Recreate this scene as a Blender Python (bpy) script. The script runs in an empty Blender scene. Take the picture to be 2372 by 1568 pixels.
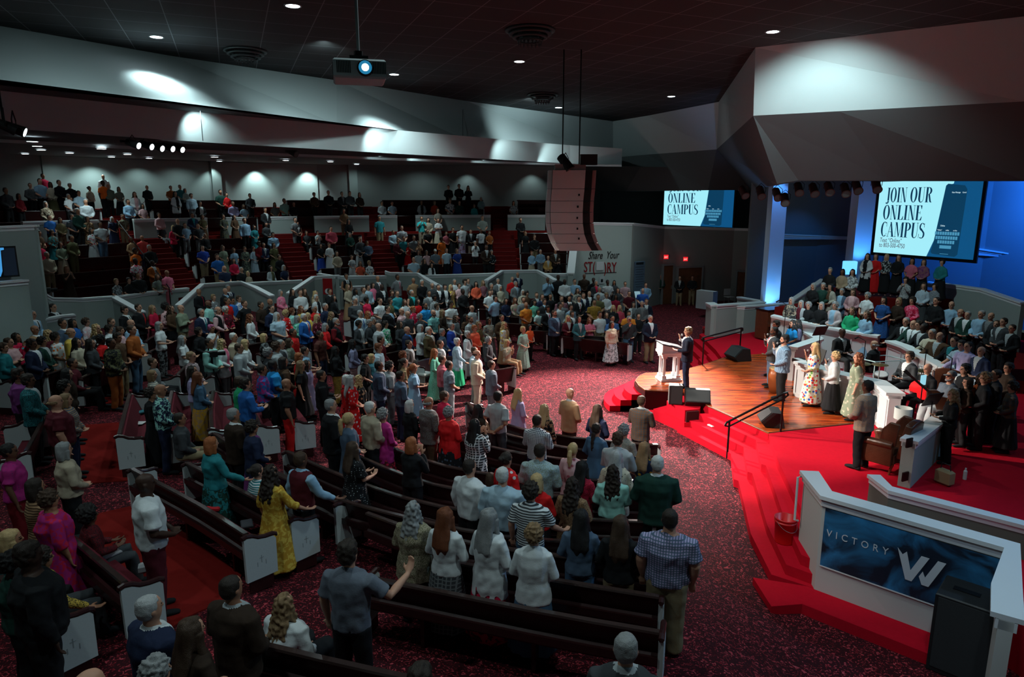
import bpy, bmesh, math, random
import numpy as np
from mathutils import Vector, Matrix, noise
R = math.radians
random.seed(7)
C = bpy.context.scene.collection
SC = bpy.context.scene
# ---------------------------------------------------------------- camera
CH, CP, CF = 6.16, R(11.58), 1581.0
cd = bpy.data.cameras.new('camera'); cam = bpy.data.objects.new('camera', cd); C.objects.link(cam)
cam.location = (0, 0, CH); cam.rotation_euler = (R(90) - CP, 0, 0)
cd.sensor_width = 36; cd.lens = CF / 2372 * 36; cd.clip_end = 300
SC.camera = cam
SC.view_settings.view_transform = 'Standard'
SC.view_settings.look = 'None'
SC.view_settings.exposure = 0.12
SC.view_settings.gamma = 1.0
SC.view_settings.use_curve_mapping = False
# ---------------------------------------------------------------- world
w = bpy.data.worlds.new('world'); SC.world = w; w.use_nodes = True
w.node_tree.nodes['Background'].inputs[0].default_value = (.40, .68, .68, 1)
w.node_tree.nodes['Background'].inputs[1].default_value = .06
# ---------------------------------------------------------------- lights
def spot(name, loc, aim, power, col, size=60, blend=.6, rad=.15):
    l = bpy.data.lights.new(name, 'SPOT'); o = bpy.data.objects.new(name, l); C.objects.link(o)
    o.location = loc; l.energy = power; l.color = col; l.spot_size = R(size); l.spot_blend = blend; l.shadow_soft_size = rad
    o.rotation_euler = (Vector(aim) - Vector(loc)).to_track_quat('-Z', 'Y').to_euler()
    return o
def area(name, loc, aim, power, col, sx, sy):
    l = bpy.data.lights.new(name, 'AREA'); o = bpy.data.objects.new(name, l); C.objects.link(o)
    o.location = loc; l.energy = power; l.color = col; l.shape = 'RECTANGLE'; l.size = sx; l.size_y = sy
    o.rotation_euler = (Vector(aim) - Vector(loc)).to_track_quat('-Z', 'Y').to_euler()
    return o
WARM = (1, .88, .76)
COOL = (.72, .97, .98)
spot('stage_key', (-7, 22, 8.0), (5.6, 17.6, .7), 15000, WARM, 27, .35, .12)
spot('stage_key_front', (-4.5, 11.5, 9.6), (5.9, 15.8, .7), 8500, WARM, 28, .4, .12)
spot('stage_key_low', (-1.5, 14.5, 9.9), (5.8, 13.2, .7), 2000, WARM, 22, .4, .12)
spot('floor_key', (6.5, 27, 7.6), (2.2, 19.4, 0), 26000, (1, .84, .78), 54, .7, .2)
BLUE = (.02, .20, 1)
for i, (x, y, pw) in enumerate(((-4, 3.5, 360), (3.5, 4.0, 430), (-9, 8, 380), (0.5, 9.5, 520), (-14, 14, 520), (6, 6, 120), (1, 15, 160), (-8, 20, 500), (-14, 24, 600), (-3, 27, 500))): spot('house_downlight', (x, y, 10.7), (x, y, 0), pw, (.76, .97, .98), 116, .6, .17)  # unseen house downlights, with a mid-hall one added to brighten the speaker array
for i, (x, y, z, pw) in enumerate(((-19, 31, 7.7, 260), (-12, 35, 7.7, 300), (-5, 37.5, 7.7, 300), (1.5, 38.5, 7.7, 200))): spot('rear_downlight', (x, y, z), (x * .97, y * .97, 0), pw, (.76, .97, .98), 130, .7, .15)
# ---------------------------------------------------------------- pixel helpers: a point of the photograph turned into a place in the room
def ray(x, y):
    u = (x - 1186) / CF; v = (784 - y) / CF
    return Vector((u, math.cos(CP) + v * math.sin(CP), -math.sin(CP) + v * math.cos(CP)))
def at(x, y, z):
    d = ray(x, y); return Vector((0, 0, CH)) + d * ((z - CH) / d.z)
def atY(x, y, Y):
    d = ray(x, y); return Vector((0, 0, CH)) + d * (Y / d.y)
# ---------------------------------------------------------------- floor shape
BC = Vector((1.0, 16.0))            # centre of the bowl of seats
def sm(t): t = max(0, min(1, t)); return t * t * (3 - 2 * t)
def zf(x, y):
    """the floor rises like a shallow dish away from the stage front"""
    r = math.hypot(x - 5.0, y - 20.0)
    z = .113 * max(0, min(9.2, r - 6)) + .03 * max(0, r - 15.2)
    x0, x1 = (2.1, 4.3) if y < 15 else ((2.1, 4.3) if y < 20 else (2.5, 7.0))
    return min(1.25, z) * sm((x1 - x) / (x1 - x0))
ROWS = [(20.2 + .85 * k, 1.35 + .5 * k) for k in range(6)] + [(26.0 + .9 * k, 4.3 + .45 * k) for k in range(4)]
# ---------------------------------------------------------------- materials
MATS = {}
def lin(c): return tuple(((v / 12.92) if v <= .04045 else ((v + .055) / 1.055) ** 2.4) for v in c)
def base_mat(name):
    m = bpy.data.materials.new(name); m.use_nodes = True
    return m, m.node_tree, m.node_tree.nodes['Principled BSDF']
def nd(nt, t, **k):
    n = nt.nodes.new(t)
    for a, b in k.items():
        if a in n.inputs: n.inputs[a].default_value = b
        else: setattr(n, a, b)
    return n
def mat(name, col, rough=.75, bump=0, bscale=60, spec=.25, var=0, vscale=3, metal=0):
    if name in MATS: return MATS[name]
    m, nt, b = base_mat(name)
    b.inputs['Roughness'].default_value = rough; b.inputs['Specular IOR Level'].default_value = spec
    b.inputs['Metallic'].default_value = metal
    c = (*col, 1)
    tc = nd(nt, 'ShaderNodeTexCoord')
    if var:
        n = nd(nt, 'ShaderNodeTexNoise', Scale=vscale, Detail=4.0); nt.links.new(tc.outputs['Object'], n.inputs['Vector'])
        mx = nd(nt, 'ShaderNodeMix', data_type='RGBA'); mx.inputs[6].default_value = tuple(v * (1 - var) for v in col) + (1,)
        mx.inputs[7].default_value = tuple(min(1, v * (1 + var)) for v in col) + (1,)
        nt.links.new(n.outputs[0], mx.inputs[0]); nt.links.new(mx.outputs[2], b.inputs['Base Color'])
    else: b.inputs['Base Color'].default_value = c
    if bump:
        n2 = nd(nt, 'ShaderNodeTexNoise', Scale=bscale, Detail=3.0); nt.links.new(tc.outputs['Object'], n2.inputs['Vector'])
        bp = nd(nt, 'ShaderNodeBump', Strength=bump, Distance=.02); nt.links.new(n2.outputs[0], bp.inputs['Height']); nt.links.new(bp.outputs[0], b.inputs['Normal'])
    MATS[name] = m; return m
def emit(name, col, s):
    if name in MATS: return MATS[name]
    m, nt, b = base_mat(name)
    b.inputs['Base Color'].default_value = (0, 0, 0, 1); b.inputs['Emission Color'].default_value = (*col, 1); b.inputs['Emission Strength'].default_value = s
    MATS[name] = m; return m
def two_tone(name, c1, c2, kind, scale, rough=.8, thr=.5, soft=.06, c3=None, bump=0):
    """procedural cloth or carpet: c2 marks on c1"""
    if name in MATS: return MATS[name]
    m, nt, b = base_mat(name); b.inputs['Roughness'].default_value = rough; b.inputs['Specular IOR Level'].default_value = .2
    L = nt.links.new
    tc = nd(nt, 'ShaderNodeTexCoord'); src = tc.outputs['Object']
    if kind == 'noise': n = nd(nt, 'ShaderNodeTexNoise', Scale=scale, Detail=3.0, Distortion=.8); fac = n.outputs[0]
    elif kind == 'floral': n = nd(nt, 'ShaderNodeTexVoronoi', Scale=scale, feature='SMOOTH_F1'); n.inputs['Smoothness'].default_value = .3; fac = n.outputs['Distance']
    elif kind == 'dots': n = nd(nt, 'ShaderNodeTexVoronoi', Scale=scale); n.inputs['Randomness'].default_value = .25; fac = n.outputs['Distance']
    elif kind == 'stripe': n = nd(nt, 'ShaderNodeTexWave', Scale=scale, bands_direction='Z'); fac = n.outputs[0]
    elif kind == 'stripev': n = nd(nt, 'ShaderNodeTexWave', Scale=scale, bands_direction='X'); fac = n.outputs[0]
    elif kind == 'plaid':
        n1 = nd(nt, 'ShaderNodeTexWave', Scale=scale, bands_direction='Z'); n2 = nd(nt, 'ShaderNodeTexWave', Scale=scale, bands_direction='X')
        L(src, n1.inputs['Vector']); L(src, n2.inputs['Vector'])
        mm = nd(nt, 'ShaderNodeMath', operation='MAXIMUM'); L(n1.outputs[0], mm.inputs[0]); L(n2.outputs[0], mm.inputs[1]); n = None; fac = mm.outputs[0]
    elif kind == 'carpet':
        mp = nd(nt, 'ShaderNodeMapping'); mp.inputs['Scale'].default_value = (1, 1.0, 0); L(src, mp.inputs[0]); src = mp.outputs[0]
        n = nd(nt, 'ShaderNodeTexNoise', Scale=scale, Detail=2.5, Distortion=2.2); fac = n.outputs[0]
    if n: L(src, n.inputs['Vector'])
    cr = nd(nt, 'ShaderNodeValToRGB'); e = cr.color_ramp.elements
    e[0].position = max(0, thr - soft); e[0].color = (*c1, 1); e[1].position = min(1, thr + soft); e[1].color = (*c2, 1)
    if c3:
        q = e.new(min(1, thr + soft * 2.2)); q.color = (*c3, 1)
    L(fac, cr.inputs[0]); L(cr.outputs[0], b.inputs['Base Color'])
    MATS[name] = m; return m
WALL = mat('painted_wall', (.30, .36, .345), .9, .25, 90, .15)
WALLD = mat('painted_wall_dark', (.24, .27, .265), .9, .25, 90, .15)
CEIL = mat('ceiling_paint', (.12, .115, .115), .92, .2, 80, .1)
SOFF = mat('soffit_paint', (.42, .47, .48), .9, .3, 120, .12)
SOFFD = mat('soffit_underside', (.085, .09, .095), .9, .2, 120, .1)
WHITE = mat('white_trim', (.62, .66, .68), .5, .03, 40, .4)
PANEL = mat('pew_end_paint', (.50, .56, .57), .6, .05, 30, .3)
WOOD = mat('dark_mahogany', (.030, .0085, .009), .28, .05, 20, .5, .3, 8)
CUSH = mat('maroon_cushion', (.10, .012, .02), .9, .2, 200, .15, .25, 20)
REDC = mat('red_carpet', (.50, .006, .020), .95, .35, 160, .05, .12, 12)
DREDC = mat('plain_aisle_carpet', (.19, .012, .010), .95, .35, 160, .05, .15, 9)
CARPET = two_tone('patterned_carpet', (.030, .003, .006), (.24, .011, .020), 'carpet', 15, .95, .575, .03, (.44, .065, .085))
BLACK = mat('black_plastic', (.012, .013, .014), .5, .1, 80, .4)
DARK = mat('black_metal', (.01, .01, .011), .35, 0, 1, .5, 0, 1, .6)
GREYM = mat('grey_metal', (.35, .37, .38), .4, 0, 1, .5, 0, 1, .7)
DOORW = mat('door_wood', (.16, .065, .03), .5, .05, 30, .3, .35, 5)
# wooden stage boards: long planks with varied reddish browns
def stage_wood():
    m, nt, b = base_mat('stage_boards'); L = nt.links.new
    tc = nd(nt, 'ShaderNodeTexCoord'); mp = nd(nt, 'ShaderNodeMapping'); mp.inputs['Rotation'].default_value = (0, 0, R(3)); L(tc.outputs['Object'], mp.inputs[0])
    br = nd(nt, 'ShaderNodeTexBrick', Scale=1.0); br.inputs['Brick Width'].default_value = 1.5; br.inputs['Row Height'].default_value = .075; br.inputs['Mortar Size'].default_value = .002
    br.inputs['Color1'].default_value = (.46, .06, .012, 1); br.inputs['Color2'].default_value = (.15, .015, .005, 1); br.inputs['Mortar'].default_value = (.02, .004, .003, 1)
    L(mp.outputs[0], br.inputs[0])
    ns = nd(nt, 'ShaderNodeTexNoise', Scale=3.0, Detail=5.0); mp2 = nd(nt, 'ShaderNodeMapping'); mp2.inputs['Scale'].default_value = (.5, 14, 1); L(tc.outputs['Object'], mp2.inputs[0]); L(mp2.outputs[0], ns.inputs[0])
    cr = nd(nt, 'ShaderNodeValToRGB'); cr.color_ramp.elements[0].position = .5; cr.color_ramp.elements[0].color = (0, 0, 0, 1); cr.color_ramp.elements[1].position = .72; cr.color_ramp.elements[1].color = (1, 1, 1, 1)
    L(ns.outputs[0], cr.inputs[0])
    mx = nd(nt, 'ShaderNodeMix', data_type='RGBA'); L(cr.outputs[0], mx.inputs[0]); L(br.outputs[0], mx.inputs[6]); mx.inputs[7].default_value = (.75, .19, .032, 1)
    L(mx.outputs[2], b.inputs['Base Color']); b.inputs['Roughness'].default_value = .24; b.inputs['Specular IOR Level'].default_value = .5
    return m
SWOOD = stage_wood()
# ---------------------------------------------------------------- mesh helpers
def tag(o, label=None, cat=None, group=None, kind=None):
    if label: o['label'] = label
    if cat: o['category'] = cat
    if group: o['group'] = group
    if kind: o['kind'] = kind
    return o
def empty(name, loc, rz=0):
    o = bpy.data.objects.new(name, None); C.objects.link(o); o.location = loc; o.rotation_euler.z = rz; return o
class MB:
    """collects boxes, tubes, prisms into one mesh"""
    def __init__(s): s.v = []; s.f = []; s.mi = []; s.m = 0
    def add(s, vs, fs):
        n = len(s.v); s.v += [tuple(v) for v in vs]; s.f += [tuple(i + n for i in f) for f in fs]; s.mi += [s.m] * len(fs)
    def box(s, c, d, rz=0, bev=0, tilt=None):
        x, y, z = (k / 2 for k in d)
        if bev:
            b = bev; pts = []
            vs = []
            for sz, k in ((-z, 0), (-z + b, 1), (z - b, 1), (z, 0)):
                ex, ey = (x - (0 if k else b)), (y - (0 if k else b))
                vs += [(-ex, -ey, sz), (ex, -ey, sz), (ex, ey, sz), (-ex, ey, sz)]
            fs = [(3, 2, 1, 0), (12, 13, 14, 15)]
            for r in range(3):
                for i in range(4):
                    j = (i + 1) % 4; fs.append((r * 4 + i, r * 4 + j, r * 4 + 4 + j, r * 4 + 4 + i))
        else:
            vs = [(-x, -y, -z), (x, -y, -z), (x, y, -z), (-x, y, -z), (-x, -y, z), (x, -y, z), (x, y, z), (-x, y, z)]
            fs = [(3, 2, 1, 0), (4, 5, 6, 7), (0, 1, 5, 4), (1, 2, 6, 5), (2, 3, 7, 6), (3, 0, 4, 7)]
        M = Matrix.Translation(c) @ Matrix.Rotation(rz, 4, 'Z')
        if tilt: M = M @ Matrix.Rotation(tilt[1], 4, tilt[0])
        s.add([M @ Vector(v) for v in vs], fs); return s
    def tube(s, pts, r, n=8, caps=True):
        pts = [Vector(p) for p in pts]; rs = r if isinstance(r, (list, tuple)) else [r] * len(pts)
        vs = []; fs = []
        for i, p in enumerate(pts):
            t = (pts[min(i + 1, len(pts) - 1)] - pts[max(i - 1, 0)]).normalized()
            a = t.orthogonal().normalized() if abs(t.z) > .99 else t.cross(Vector((0, 0, 1))).normalized()
            b = t.cross(a)
            vs += [p + (a * math.cos(6.28318 * k / n) + b * math.sin(6.28318 * k / n)) * rs[i] for k in range(n)]
        for i in range(len(pts) - 1):
            for k in range(n):
                j = (k + 1) % n; fs.append((i * n + k, i * n + j, i * n + n + j, i * n + n + k))
        if caps: fs += [tuple(range(n))[::-1], tuple(range((len(pts) - 1) * n, len(pts) * n))]
        s.add(vs, fs); return s
    def prism(s, poly, z0, z1):
        n = len(poly); ar = sum(poly[i][0] * poly[(i + 1) % n][1] - poly[(i + 1) % n][0] * poly[i][1] for i in range(n))
        if ar < 0: poly = poly[::-1]
        zz0 = z0 if isinstance(z0, (list, tuple)) else [z0] * n
        vs = [(p[0], p[1], z0) for p in poly] + [(p[0], p[1], z1) for p in poly]
        fs = [tuple(range(n))[::-1], tuple(range(n, 2 * n))] + [(i, (i + 1) % n, n + (i + 1) % n, n + i) for i in range(n)]
        s.add(vs, fs); return s
    def extrude(s, poly, M, d):
        """poly in local XY, extruded along local Z by d, placed with matrix M"""
        n = len(poly); vs = [M @ Vector((p[0], p[1], 0)) for p in poly] + [M @ Vector((p[0], p[1], d)) for p in poly]
        fs = [tuple(range(n))[::-1], tuple(range(n, 2 * n))] + [(i, (i + 1) % n, n + (i + 1) % n, n + i) for i in range(n)]
        s.add(vs, fs); return s
    def strip(s, top, dz, th):
        """a wall whose top edge follows the 3d points, going down to z values dz (number or list), thickness th"""
        top = [Vector(p) for p in top]; n = len(top); nor = []
        for i in range(n):
            t = (top[min(i + 1, n - 1)] - top[max(i - 1, 0)]); t.z = 0; t.normalize(); nor.append(Vector((-t.y, t.x, 0)))
        dz = dz if isinstance(dz, (list, tuple)) else [dz] * n
        vs = []
        for i, p in enumerate(top):
            a = p + nor[i] * th / 2; b = p - nor[i] * th / 2
            vs += [a, b, Vector((b.x, b.y, dz[i])), Vector((a.x, a.y, dz[i]))]
        fs = [(0, 1, 2, 3), tuple(4 * n - 4 + k for k in (3, 2, 1, 0))]
        for i in range(n - 1):
            for k in range(4):
                j = (k + 1) % 4; fs.append((4 * i + k, 4 * i + 4 + k, 4 * i + 4 + j, 4 * i + j))
        s.add(vs, fs); return s
    def build(s, name, mats, parent=None, smooth=False, origin=None):
        me = bpy.data.meshes.new(name); v = s.v
        if origin is not None: v = [(a[0] - origin[0], a[1] - origin[1], a[2] - origin[2]) for a in v]
        me.from_pydata(v, [], s.f); me.update()
        mats = mats if isinstance(mats, (list, tuple)) else [mats]
        for m in mats: me.materials.append(m)
        if len(mats) > 1: me.polygons.foreach_set('material_index', s.mi)
        bm = bmesh.new(); bm.from_mesh(me); bmesh.ops.recalc_face_normals(bm, faces=bm.faces); bm.to_mesh(me); bm.free()
        if smooth: me.polygons.foreach_set('use_smooth', [True] * len(me.polygons))
        o = bpy.data.objects.new(name, me); C.objects.link(o)
        if origin is not None: o.location = origin
        if parent is not None: o.parent = parent
        return o
def struct(name, mb, mats, parent=None):
    o = mb.build(name, mats, parent)
    if parent is None: o['kind'] = 'structure'
    return o
def capwall(name, pts, base, th=.16, m=WALL, cap=.06, capw=.1, capm=None, flip=False):
    """half wall with a painted cap; pts = (px, py, Y)"""
    top = [atY(*p) for p in pts]
    o = struct(name, MB().strip([p - Vector((0, 0, cap)) for p in top], base, th), m)
    c = MB().strip(top, [p.z - cap for p in top], th + capw)
    c.strip([p - Vector((0, 0, cap + .002)) for p in top], [p.z - cap - .09 for p in top], th + .03)
    c.build('cap', capm or WHITE, o)
    return o
# ---------------------------------------------------------------- SHELL
def grid_floor():
    vs = []; fs = []; mi = []
    xs = np.arange(-26, 24.01, .5); ys = np.arange(-3, 55.01, .5)
    for y in ys:
        for x in xs: vs.append((x, y, zf(x, y)))
    nx = len(xs)
    for j in range(len(ys) - 1):
        for i in range(nx - 1):
            a = j * nx + i; fs.append((a, a + 1, a + nx + 1, a + nx))
    m = MB(); m.add(vs, fs); return m
struct('floor', grid_floor(), CARPET)
# plain red ramps across the aisle
def ramp(name, px, z=.02):
    ps = []
    for x, y in px:
        p = at(x, y, .3)
        for _ in range(6): p = at(x, y, zf(p.x, p.y) + z)
        ps.append(p)
    m = MB(); n = len(ps); m.add(ps + [p - Vector((0, 0, .03)) for p in ps], [tuple(range(n)), tuple(range(n, 2 * n))[::-1]] + [(i, (i + 1) % n, n + (i + 1) % n, n + i) for i in range(n)])
    o = m.build(name, DREDC); o['kind'] = 'structure'; return o
ramp('floor_ramp', [(180, 985), (275, 978), (280, 1050), (300, 1112), (185, 1120), (178, 1050)])
ramp('floor_ramp', [(222, 1190), (300, 1172), (420, 1225), (560, 1330), (540, 1380), (430, 1430), (330, 1500), (270, 1400), (200, 1280)])
ramp('floor_ramp', [(215, 910), (285, 895), (285, 930), (215, 938)])
# bowl of seats: stepped terraces behind the front rail
def arc(r, a0, a1, n=60): return [(BC.x + r * math.cos(a0 + (a1 - a0) * i / n), BC.y + r * math.sin(a0 + (a1 - a0) * i / n)) for i in range(n + 1)]
A0, A1 = math.atan2(at(1322, 560, 4).y - BC.y, at(1322, 560, 4).x - BC.x), R(176)
def ring(mb, r0, r1, z0, z1, a0=A0, a1=A1, n=60):
    mb_in = arc(r0, a0, a1, n); mb_out = arc(r1, a0, a1, n); vs = []; fs = []
    for i in range(n + 1):
        a, b = mb_in[i], mb_out[i]; vs += [(*a, z0), (*b, z0), (*b, z1), (*a, z1)]
    for i in range(n):
        for k in range(4):
            j = (k + 1) % 4; fs.append((4 * i + k, 4 * i + j, 4 * i + 4 + j, 4 * i + 4 + k))
    fs += [(3, 2, 1, 0), (4 * n, 4 * n + 1, 4 * n + 2, 4 * n + 3)]
    mb.add(vs, fs)
t = MB()
for k in range(6):
    ring(t, 19.75 + .85 * k, 25.2, 1.35 + .5 * k - (.6 if k else 1.5), 1.35 + .5 * k)
ring(t, 25.15, 26.4, 2.5, 4.3)
for k in range(4): ring(t, 25.5 + .9 * k, 32, 4.3 + .45 * k - .5, 4.3 + .45 * k)
struct('floor_terraces', t, DREDC)
# stair flights through the terraces
def stairs(ang, r0, r1, z0, z1, n, w, name='floor_stairs'):
    m = MB()
    for i in range(n):
        r = r0 + (r1 - r0) * i / n; z = z0 + (z1 - z0) * (i + 1) / n
        u = Vector((math.cos(ang), math.sin(ang), 0)); p = Vector((BC.x, BC.y, 0)) + u * ((r + r1) / 2)
        m.box((p.x, p.y, z - .25), (r1 - r, w, .5), ang)
        e = Vector((BC.x, BC.y, 0)) + u * (r + .02)
        m.m = 1; m.box((e.x, e.y, z - .015), (.04, w, .034), ang); m.m = 0
    return struct(name, m, [mat('stair_carpet', (.13, .010, .010), .95, .3, 160, .05), mat('stair_nosing', (.06, .006, .006), .8)])
def ang_of(px, py, z):
    p = at(px, py, z); return math.atan2(p.y - BC.y, p.x - BC.x)
def angpx(x, r, z):
    d = ray(x, 600); u = d.x / d.y; a = 1 + u * u; b = -2 * (u * BC.x + BC.y); c = BC.length_squared - r * r
    Y = (-b + math.sqrt(b * b - 4 * a * c)) / (2 * a); return math.atan2(Y - BC.y, u * Y - BC.x)
ST = [angpx(x, r, z) for x, r, z in ((400, 22, 2.6), (692, 22, 2.6), (890, 22, 2.6), (1170, 22, 2.6))]
print('STAIRS', [math.degrees(a) for a in ST])
for a in ST:
    stairs(a, 19.4, 24.6, 1.35, 4.3, 14, 1.25)
    stairs(a, 25.4, 29.0, 4.3, 5.68, 8, 1.1)
# rear walls
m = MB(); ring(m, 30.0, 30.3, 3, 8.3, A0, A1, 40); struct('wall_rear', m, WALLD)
for px, wd in ((515, .5), (825, .5)):
    a = angpx(px, 30, 6.6) ; u = Vector((math.cos(a), math.sin(a))); p = BC + u * 29.85
    m = MB().box((p.x, p.y, 6.6), (.3, wd, 3.3), a); struct('trim_pilaster', m, WALL)
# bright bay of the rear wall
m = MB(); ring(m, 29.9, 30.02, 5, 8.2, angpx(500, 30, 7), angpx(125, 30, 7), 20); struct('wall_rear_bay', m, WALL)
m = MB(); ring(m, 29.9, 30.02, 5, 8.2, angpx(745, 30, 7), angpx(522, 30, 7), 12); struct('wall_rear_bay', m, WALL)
# second rail between lower and upper seats (gaps at the stairs)
def arcwall(name, a0, a1, r, z0, z1, n=14):
    m = MB(); ring(m, r - .07, r + .07, z0, z1 - .05, a0, a1, n); o = struct(name, m, WALL)
    c = MB(); ring(c, r - .12, r + .12, z1 - .07, z1, a0, a1, n); ring(c, r - .09, r + .09, z1 - .16, z1 - .072, a0, a1, n); c.build('cap', WHITE, o); return o
for x0, x1 in ((0, 6), (62, 237), (318, 487), (530, 575), (618, 693), (733, 858), (880, 923), (965, 1137), (1176, 1262)):
    arcwall('wall_upper_rail', angpx(x1, 25.25, 5.15), angpx(x0, 25.25, 5.15), 25.25, 3.9, 5.22)
# front rail of the bowl, piece by piece as in the photograph
capwall('wall_rail', [(66, 662, 23.2), (85, 672, 23.6), (115, 688, 24.2), (190, 690, 25.6), (262, 685, 26.6)], .5)
capwall('wall_rail', [(262, 685, 26.6), (315, 714, 25.8), (330, 722, 25.5)], .5)
capwall('wall_rail', [(270, 686, 26.9), (345, 675, 28.2), (435, 666, 29.6)], .8)
capwall('wall_rail', [(412, 706, 27.6), (468, 657, 29.8), (558, 651, 30.9), (592, 664, 30.4), (630, 684, 29.4)], .6)
capwall('wall_rail', [(572, 654, 31.2), (640, 651, 31.8), (700, 648, 32.2)], .7)
capwall('wall_rail', [(668, 678, 29.6), (725, 640, 31.4), (782, 637, 32.0), (781, 638, 31.2)], .6)
capwall('wall_rail', [(738, 633, 33.0), (783, 639, 32.2), (893, 638, 33.8)], .7)
capwall('wall_rail', [(780, 664, 31.4), (868, 661, 32.4)], .6)
capwall('wall_rail', [(892, 627, 34.6), (905, 631, 34.6), (968, 632, 34.9), (990, 646, 34.2), (1022, 664, 33.2)], .5)
capwall('wall_rail', [(975, 637, 35.2), (1060, 635, 35.6), (1148, 632, 35.7)], .6)
capwall('wall_rail', [(1126, 649, 33.6), (1163, 626, 35.2), (1244, 625, 35.4), (1268, 637, 34.8), (1286, 648, 34.2)], .4)
capwall('wall_rail', [(1262, 633, 35.6), (1322, 633, 35.8)], .4)
capwall('wall_rail', [(0, 734, 20.0), (100, 738, 20.6), (140, 730, 20.9), (172, 727, 21.2)], .3)
# tall wall block at the left with the screen on it
capwall('wall_left_block', [(-60, 526, 19.0), (68, 521, 20.6)], .0, .3)
capwall('wall_left_block', [(68, 521, 20.6), (74, 521, 22.5)], .0, .3)
capwall('wall_left_block', [(-60, 656, 17.8), (58, 647, 19.3)], .0, .16)
# story wall at the right end of the bowl and the side walls behind the stage
capwall('wall_story', [(1322, 632, 35.4), (1330, 560, 36.4), (1331, 514, 36.6), (1462, 516, 37.6)], 0, .3)
def pwall(name, pts, z0, z1, th, m):
    """wall whose foot runs through (px, Y) columns"""
    top = []
    for px, Y in pts:
        x = (px - 1186) / CF * (Y * math.cos(CP)) * 1.0
        top.append(Vector((x, Y, z1)))
    return struct(name, MB().strip(top, z0, th), m)
capwall('wall_side', [(1462, 516, 37.6), (1535, 524, 40.5), (1700, 528, 42.0), (1790, 530, 40)], 0, .3, WALLD)
pwall('wall_far_right', [(1340, 54), (1560, 53), (1700, 51), (1850, 46), (1900, 36)], 0, 11, .2, WALLD)
pwall('wall_choir', [(1740, 36), (1900, 36), (2060, 35), (2300, 31.5), (2560, 27.5), (2800, 20)], .5, 11, .25, mat('choir_wall', (.16, .18, .2), .85, .2, 80))
pwall('wall_rear_right', [(1150, 54), (1390, 53.5)], 2, 11, .2, WALLD)
# ---------------------------------------------------------------- CEILINGS
Z0, Z1, Z2, Z3 = 10.8, 8.8, 7.9, 7.8
top1 = [(-900, -70), (0, 60), (400, 130), (780, 186), (1080, 234), (1420, 281), (1500, 268), (1665, 236), (1750, 110), (2372, 38), (3200, -60)]
bot1 = [(-900, 70), (0, 197), (400, 240), (780, 288), (1080, 325), (1420, 365), (1500, 358), (1660, 346), (1745, 268), (2372, 235), (3200, 190)]
T1 = [at(x, y, Z0) for x, y in top1]; B1 = [at(x, y, Z1) for x, y in bot1]
m = MB(); n = len(T1)
m.add(T1 + B1, [(i, i + 1, n + i + 1, n + i) for i in range(n - 1)])
o = m.build('wall_coffer', SOFF); o['kind'] = 'structure'
tiles = two_tone('ceiling_tiles', (.1, .1, .1), (.1, .1, .1), 'noise', 10)
def tile_mat():
    m, nt, b = base_mat('ceiling_tile_grid'); L = nt.links.new
    tc = nd(nt, 'ShaderNodeTexCoord'); br = nd(nt, 'ShaderNodeTexBrick', Scale=1.0, offset=0.0)
    br.inputs['Brick Width'].default_value = 1.22; br.inputs['Row Height'].default_value = 1.22; br.inputs['Mortar Size'].default_value = .012; br.inputs['Mortar Smooth'].default_value = 0
    br.inputs['Color1'].default_value = (.052, .052, .054, 1); br.inputs['Color2'].default_value = (.046, .047, .05, 1); br.inputs['Mortar'].default_value = (.17, .18, .19, 1)
    mp = nd(nt, 'ShaderNodeMapping'); mp.inputs['Rotation'].default_value = (0, 0, R(-22)); L(tc.outputs['Object'], mp.inputs[0]); L(mp.outputs[0], br.inputs[0])
    L(br.outputs[0], b.inputs['Base Color']); b.inputs['Roughness'].default_value = .95; b.inputs['Specular IOR Level'].default_value = .1
    return m
cm = MB(); cm.box((0, 22, Z0 + .1), (70, 70, .2)); struct('ceiling', cm, tile_mat())
# stepped lower ceilings towards the rear
bot2 = [(-900, 215), (0, 296), (250, 314), (480, 330), (900, 355), (1320, 379), (1440, 384)]
bot3 = [(-900, 280), (0, 330), (250, 343), (480, 354), (900, 371), (1320, 384), (1440, 386)]
B2 = [at(x, y, Z2) for x, y in bot2]; B3 = [at(x, y, Z3) for x, y in bot3]
def face(name, lo, z1, z0, mt):
    mm = MB(); k = len(lo); mm.add([Vector((p.x, p.y, z1)) for p in lo] + [Vector((p.x, p.y, z0)) for p in lo], [(i, i + 1, k + i + 1, k + i) for i in range(k - 1)])
    o = mm.build(name, mt); o['kind'] = 'structure'; return o
face('wall_second_drop', B2, Z1, Z2, SOFF)
face('wall_third_drop', B3, Z2, Z3, SOFF)
def band(name, a, b, z, mt):
    poly = [(p.x, p.y, z) for p in a] + [(p.x, p.y, z) for p in reversed(b)]
    mm = MB(); mm.add(poly, [tuple(range(len(poly)))]); o = mm.build(name, mt); o['kind'] = 'structure'; return o
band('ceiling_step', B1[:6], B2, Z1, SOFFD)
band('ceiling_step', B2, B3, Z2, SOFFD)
def rz3(x, y): return Z3 + .03 * max(0, (Vector((x, y)) - BC).length - 16)
mm = MB(); bb = [Vector((p.x, p.y, Z3)) for p in B3]; oo = []
for p in B3:
    d_ = Vector((p.x, p.y)) - BC; d_.normalize(); e_ = BC + d_ * 33; oo.append(Vector((e_.x, e_.y, rz3(e_.x, e_.y))))
oo[-1] = Vector((16, 52, 8.4)); oo[-2] = Vector((8, 52, 8.4)); oo[0] = Vector((-42, 14, 8.3))
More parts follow.
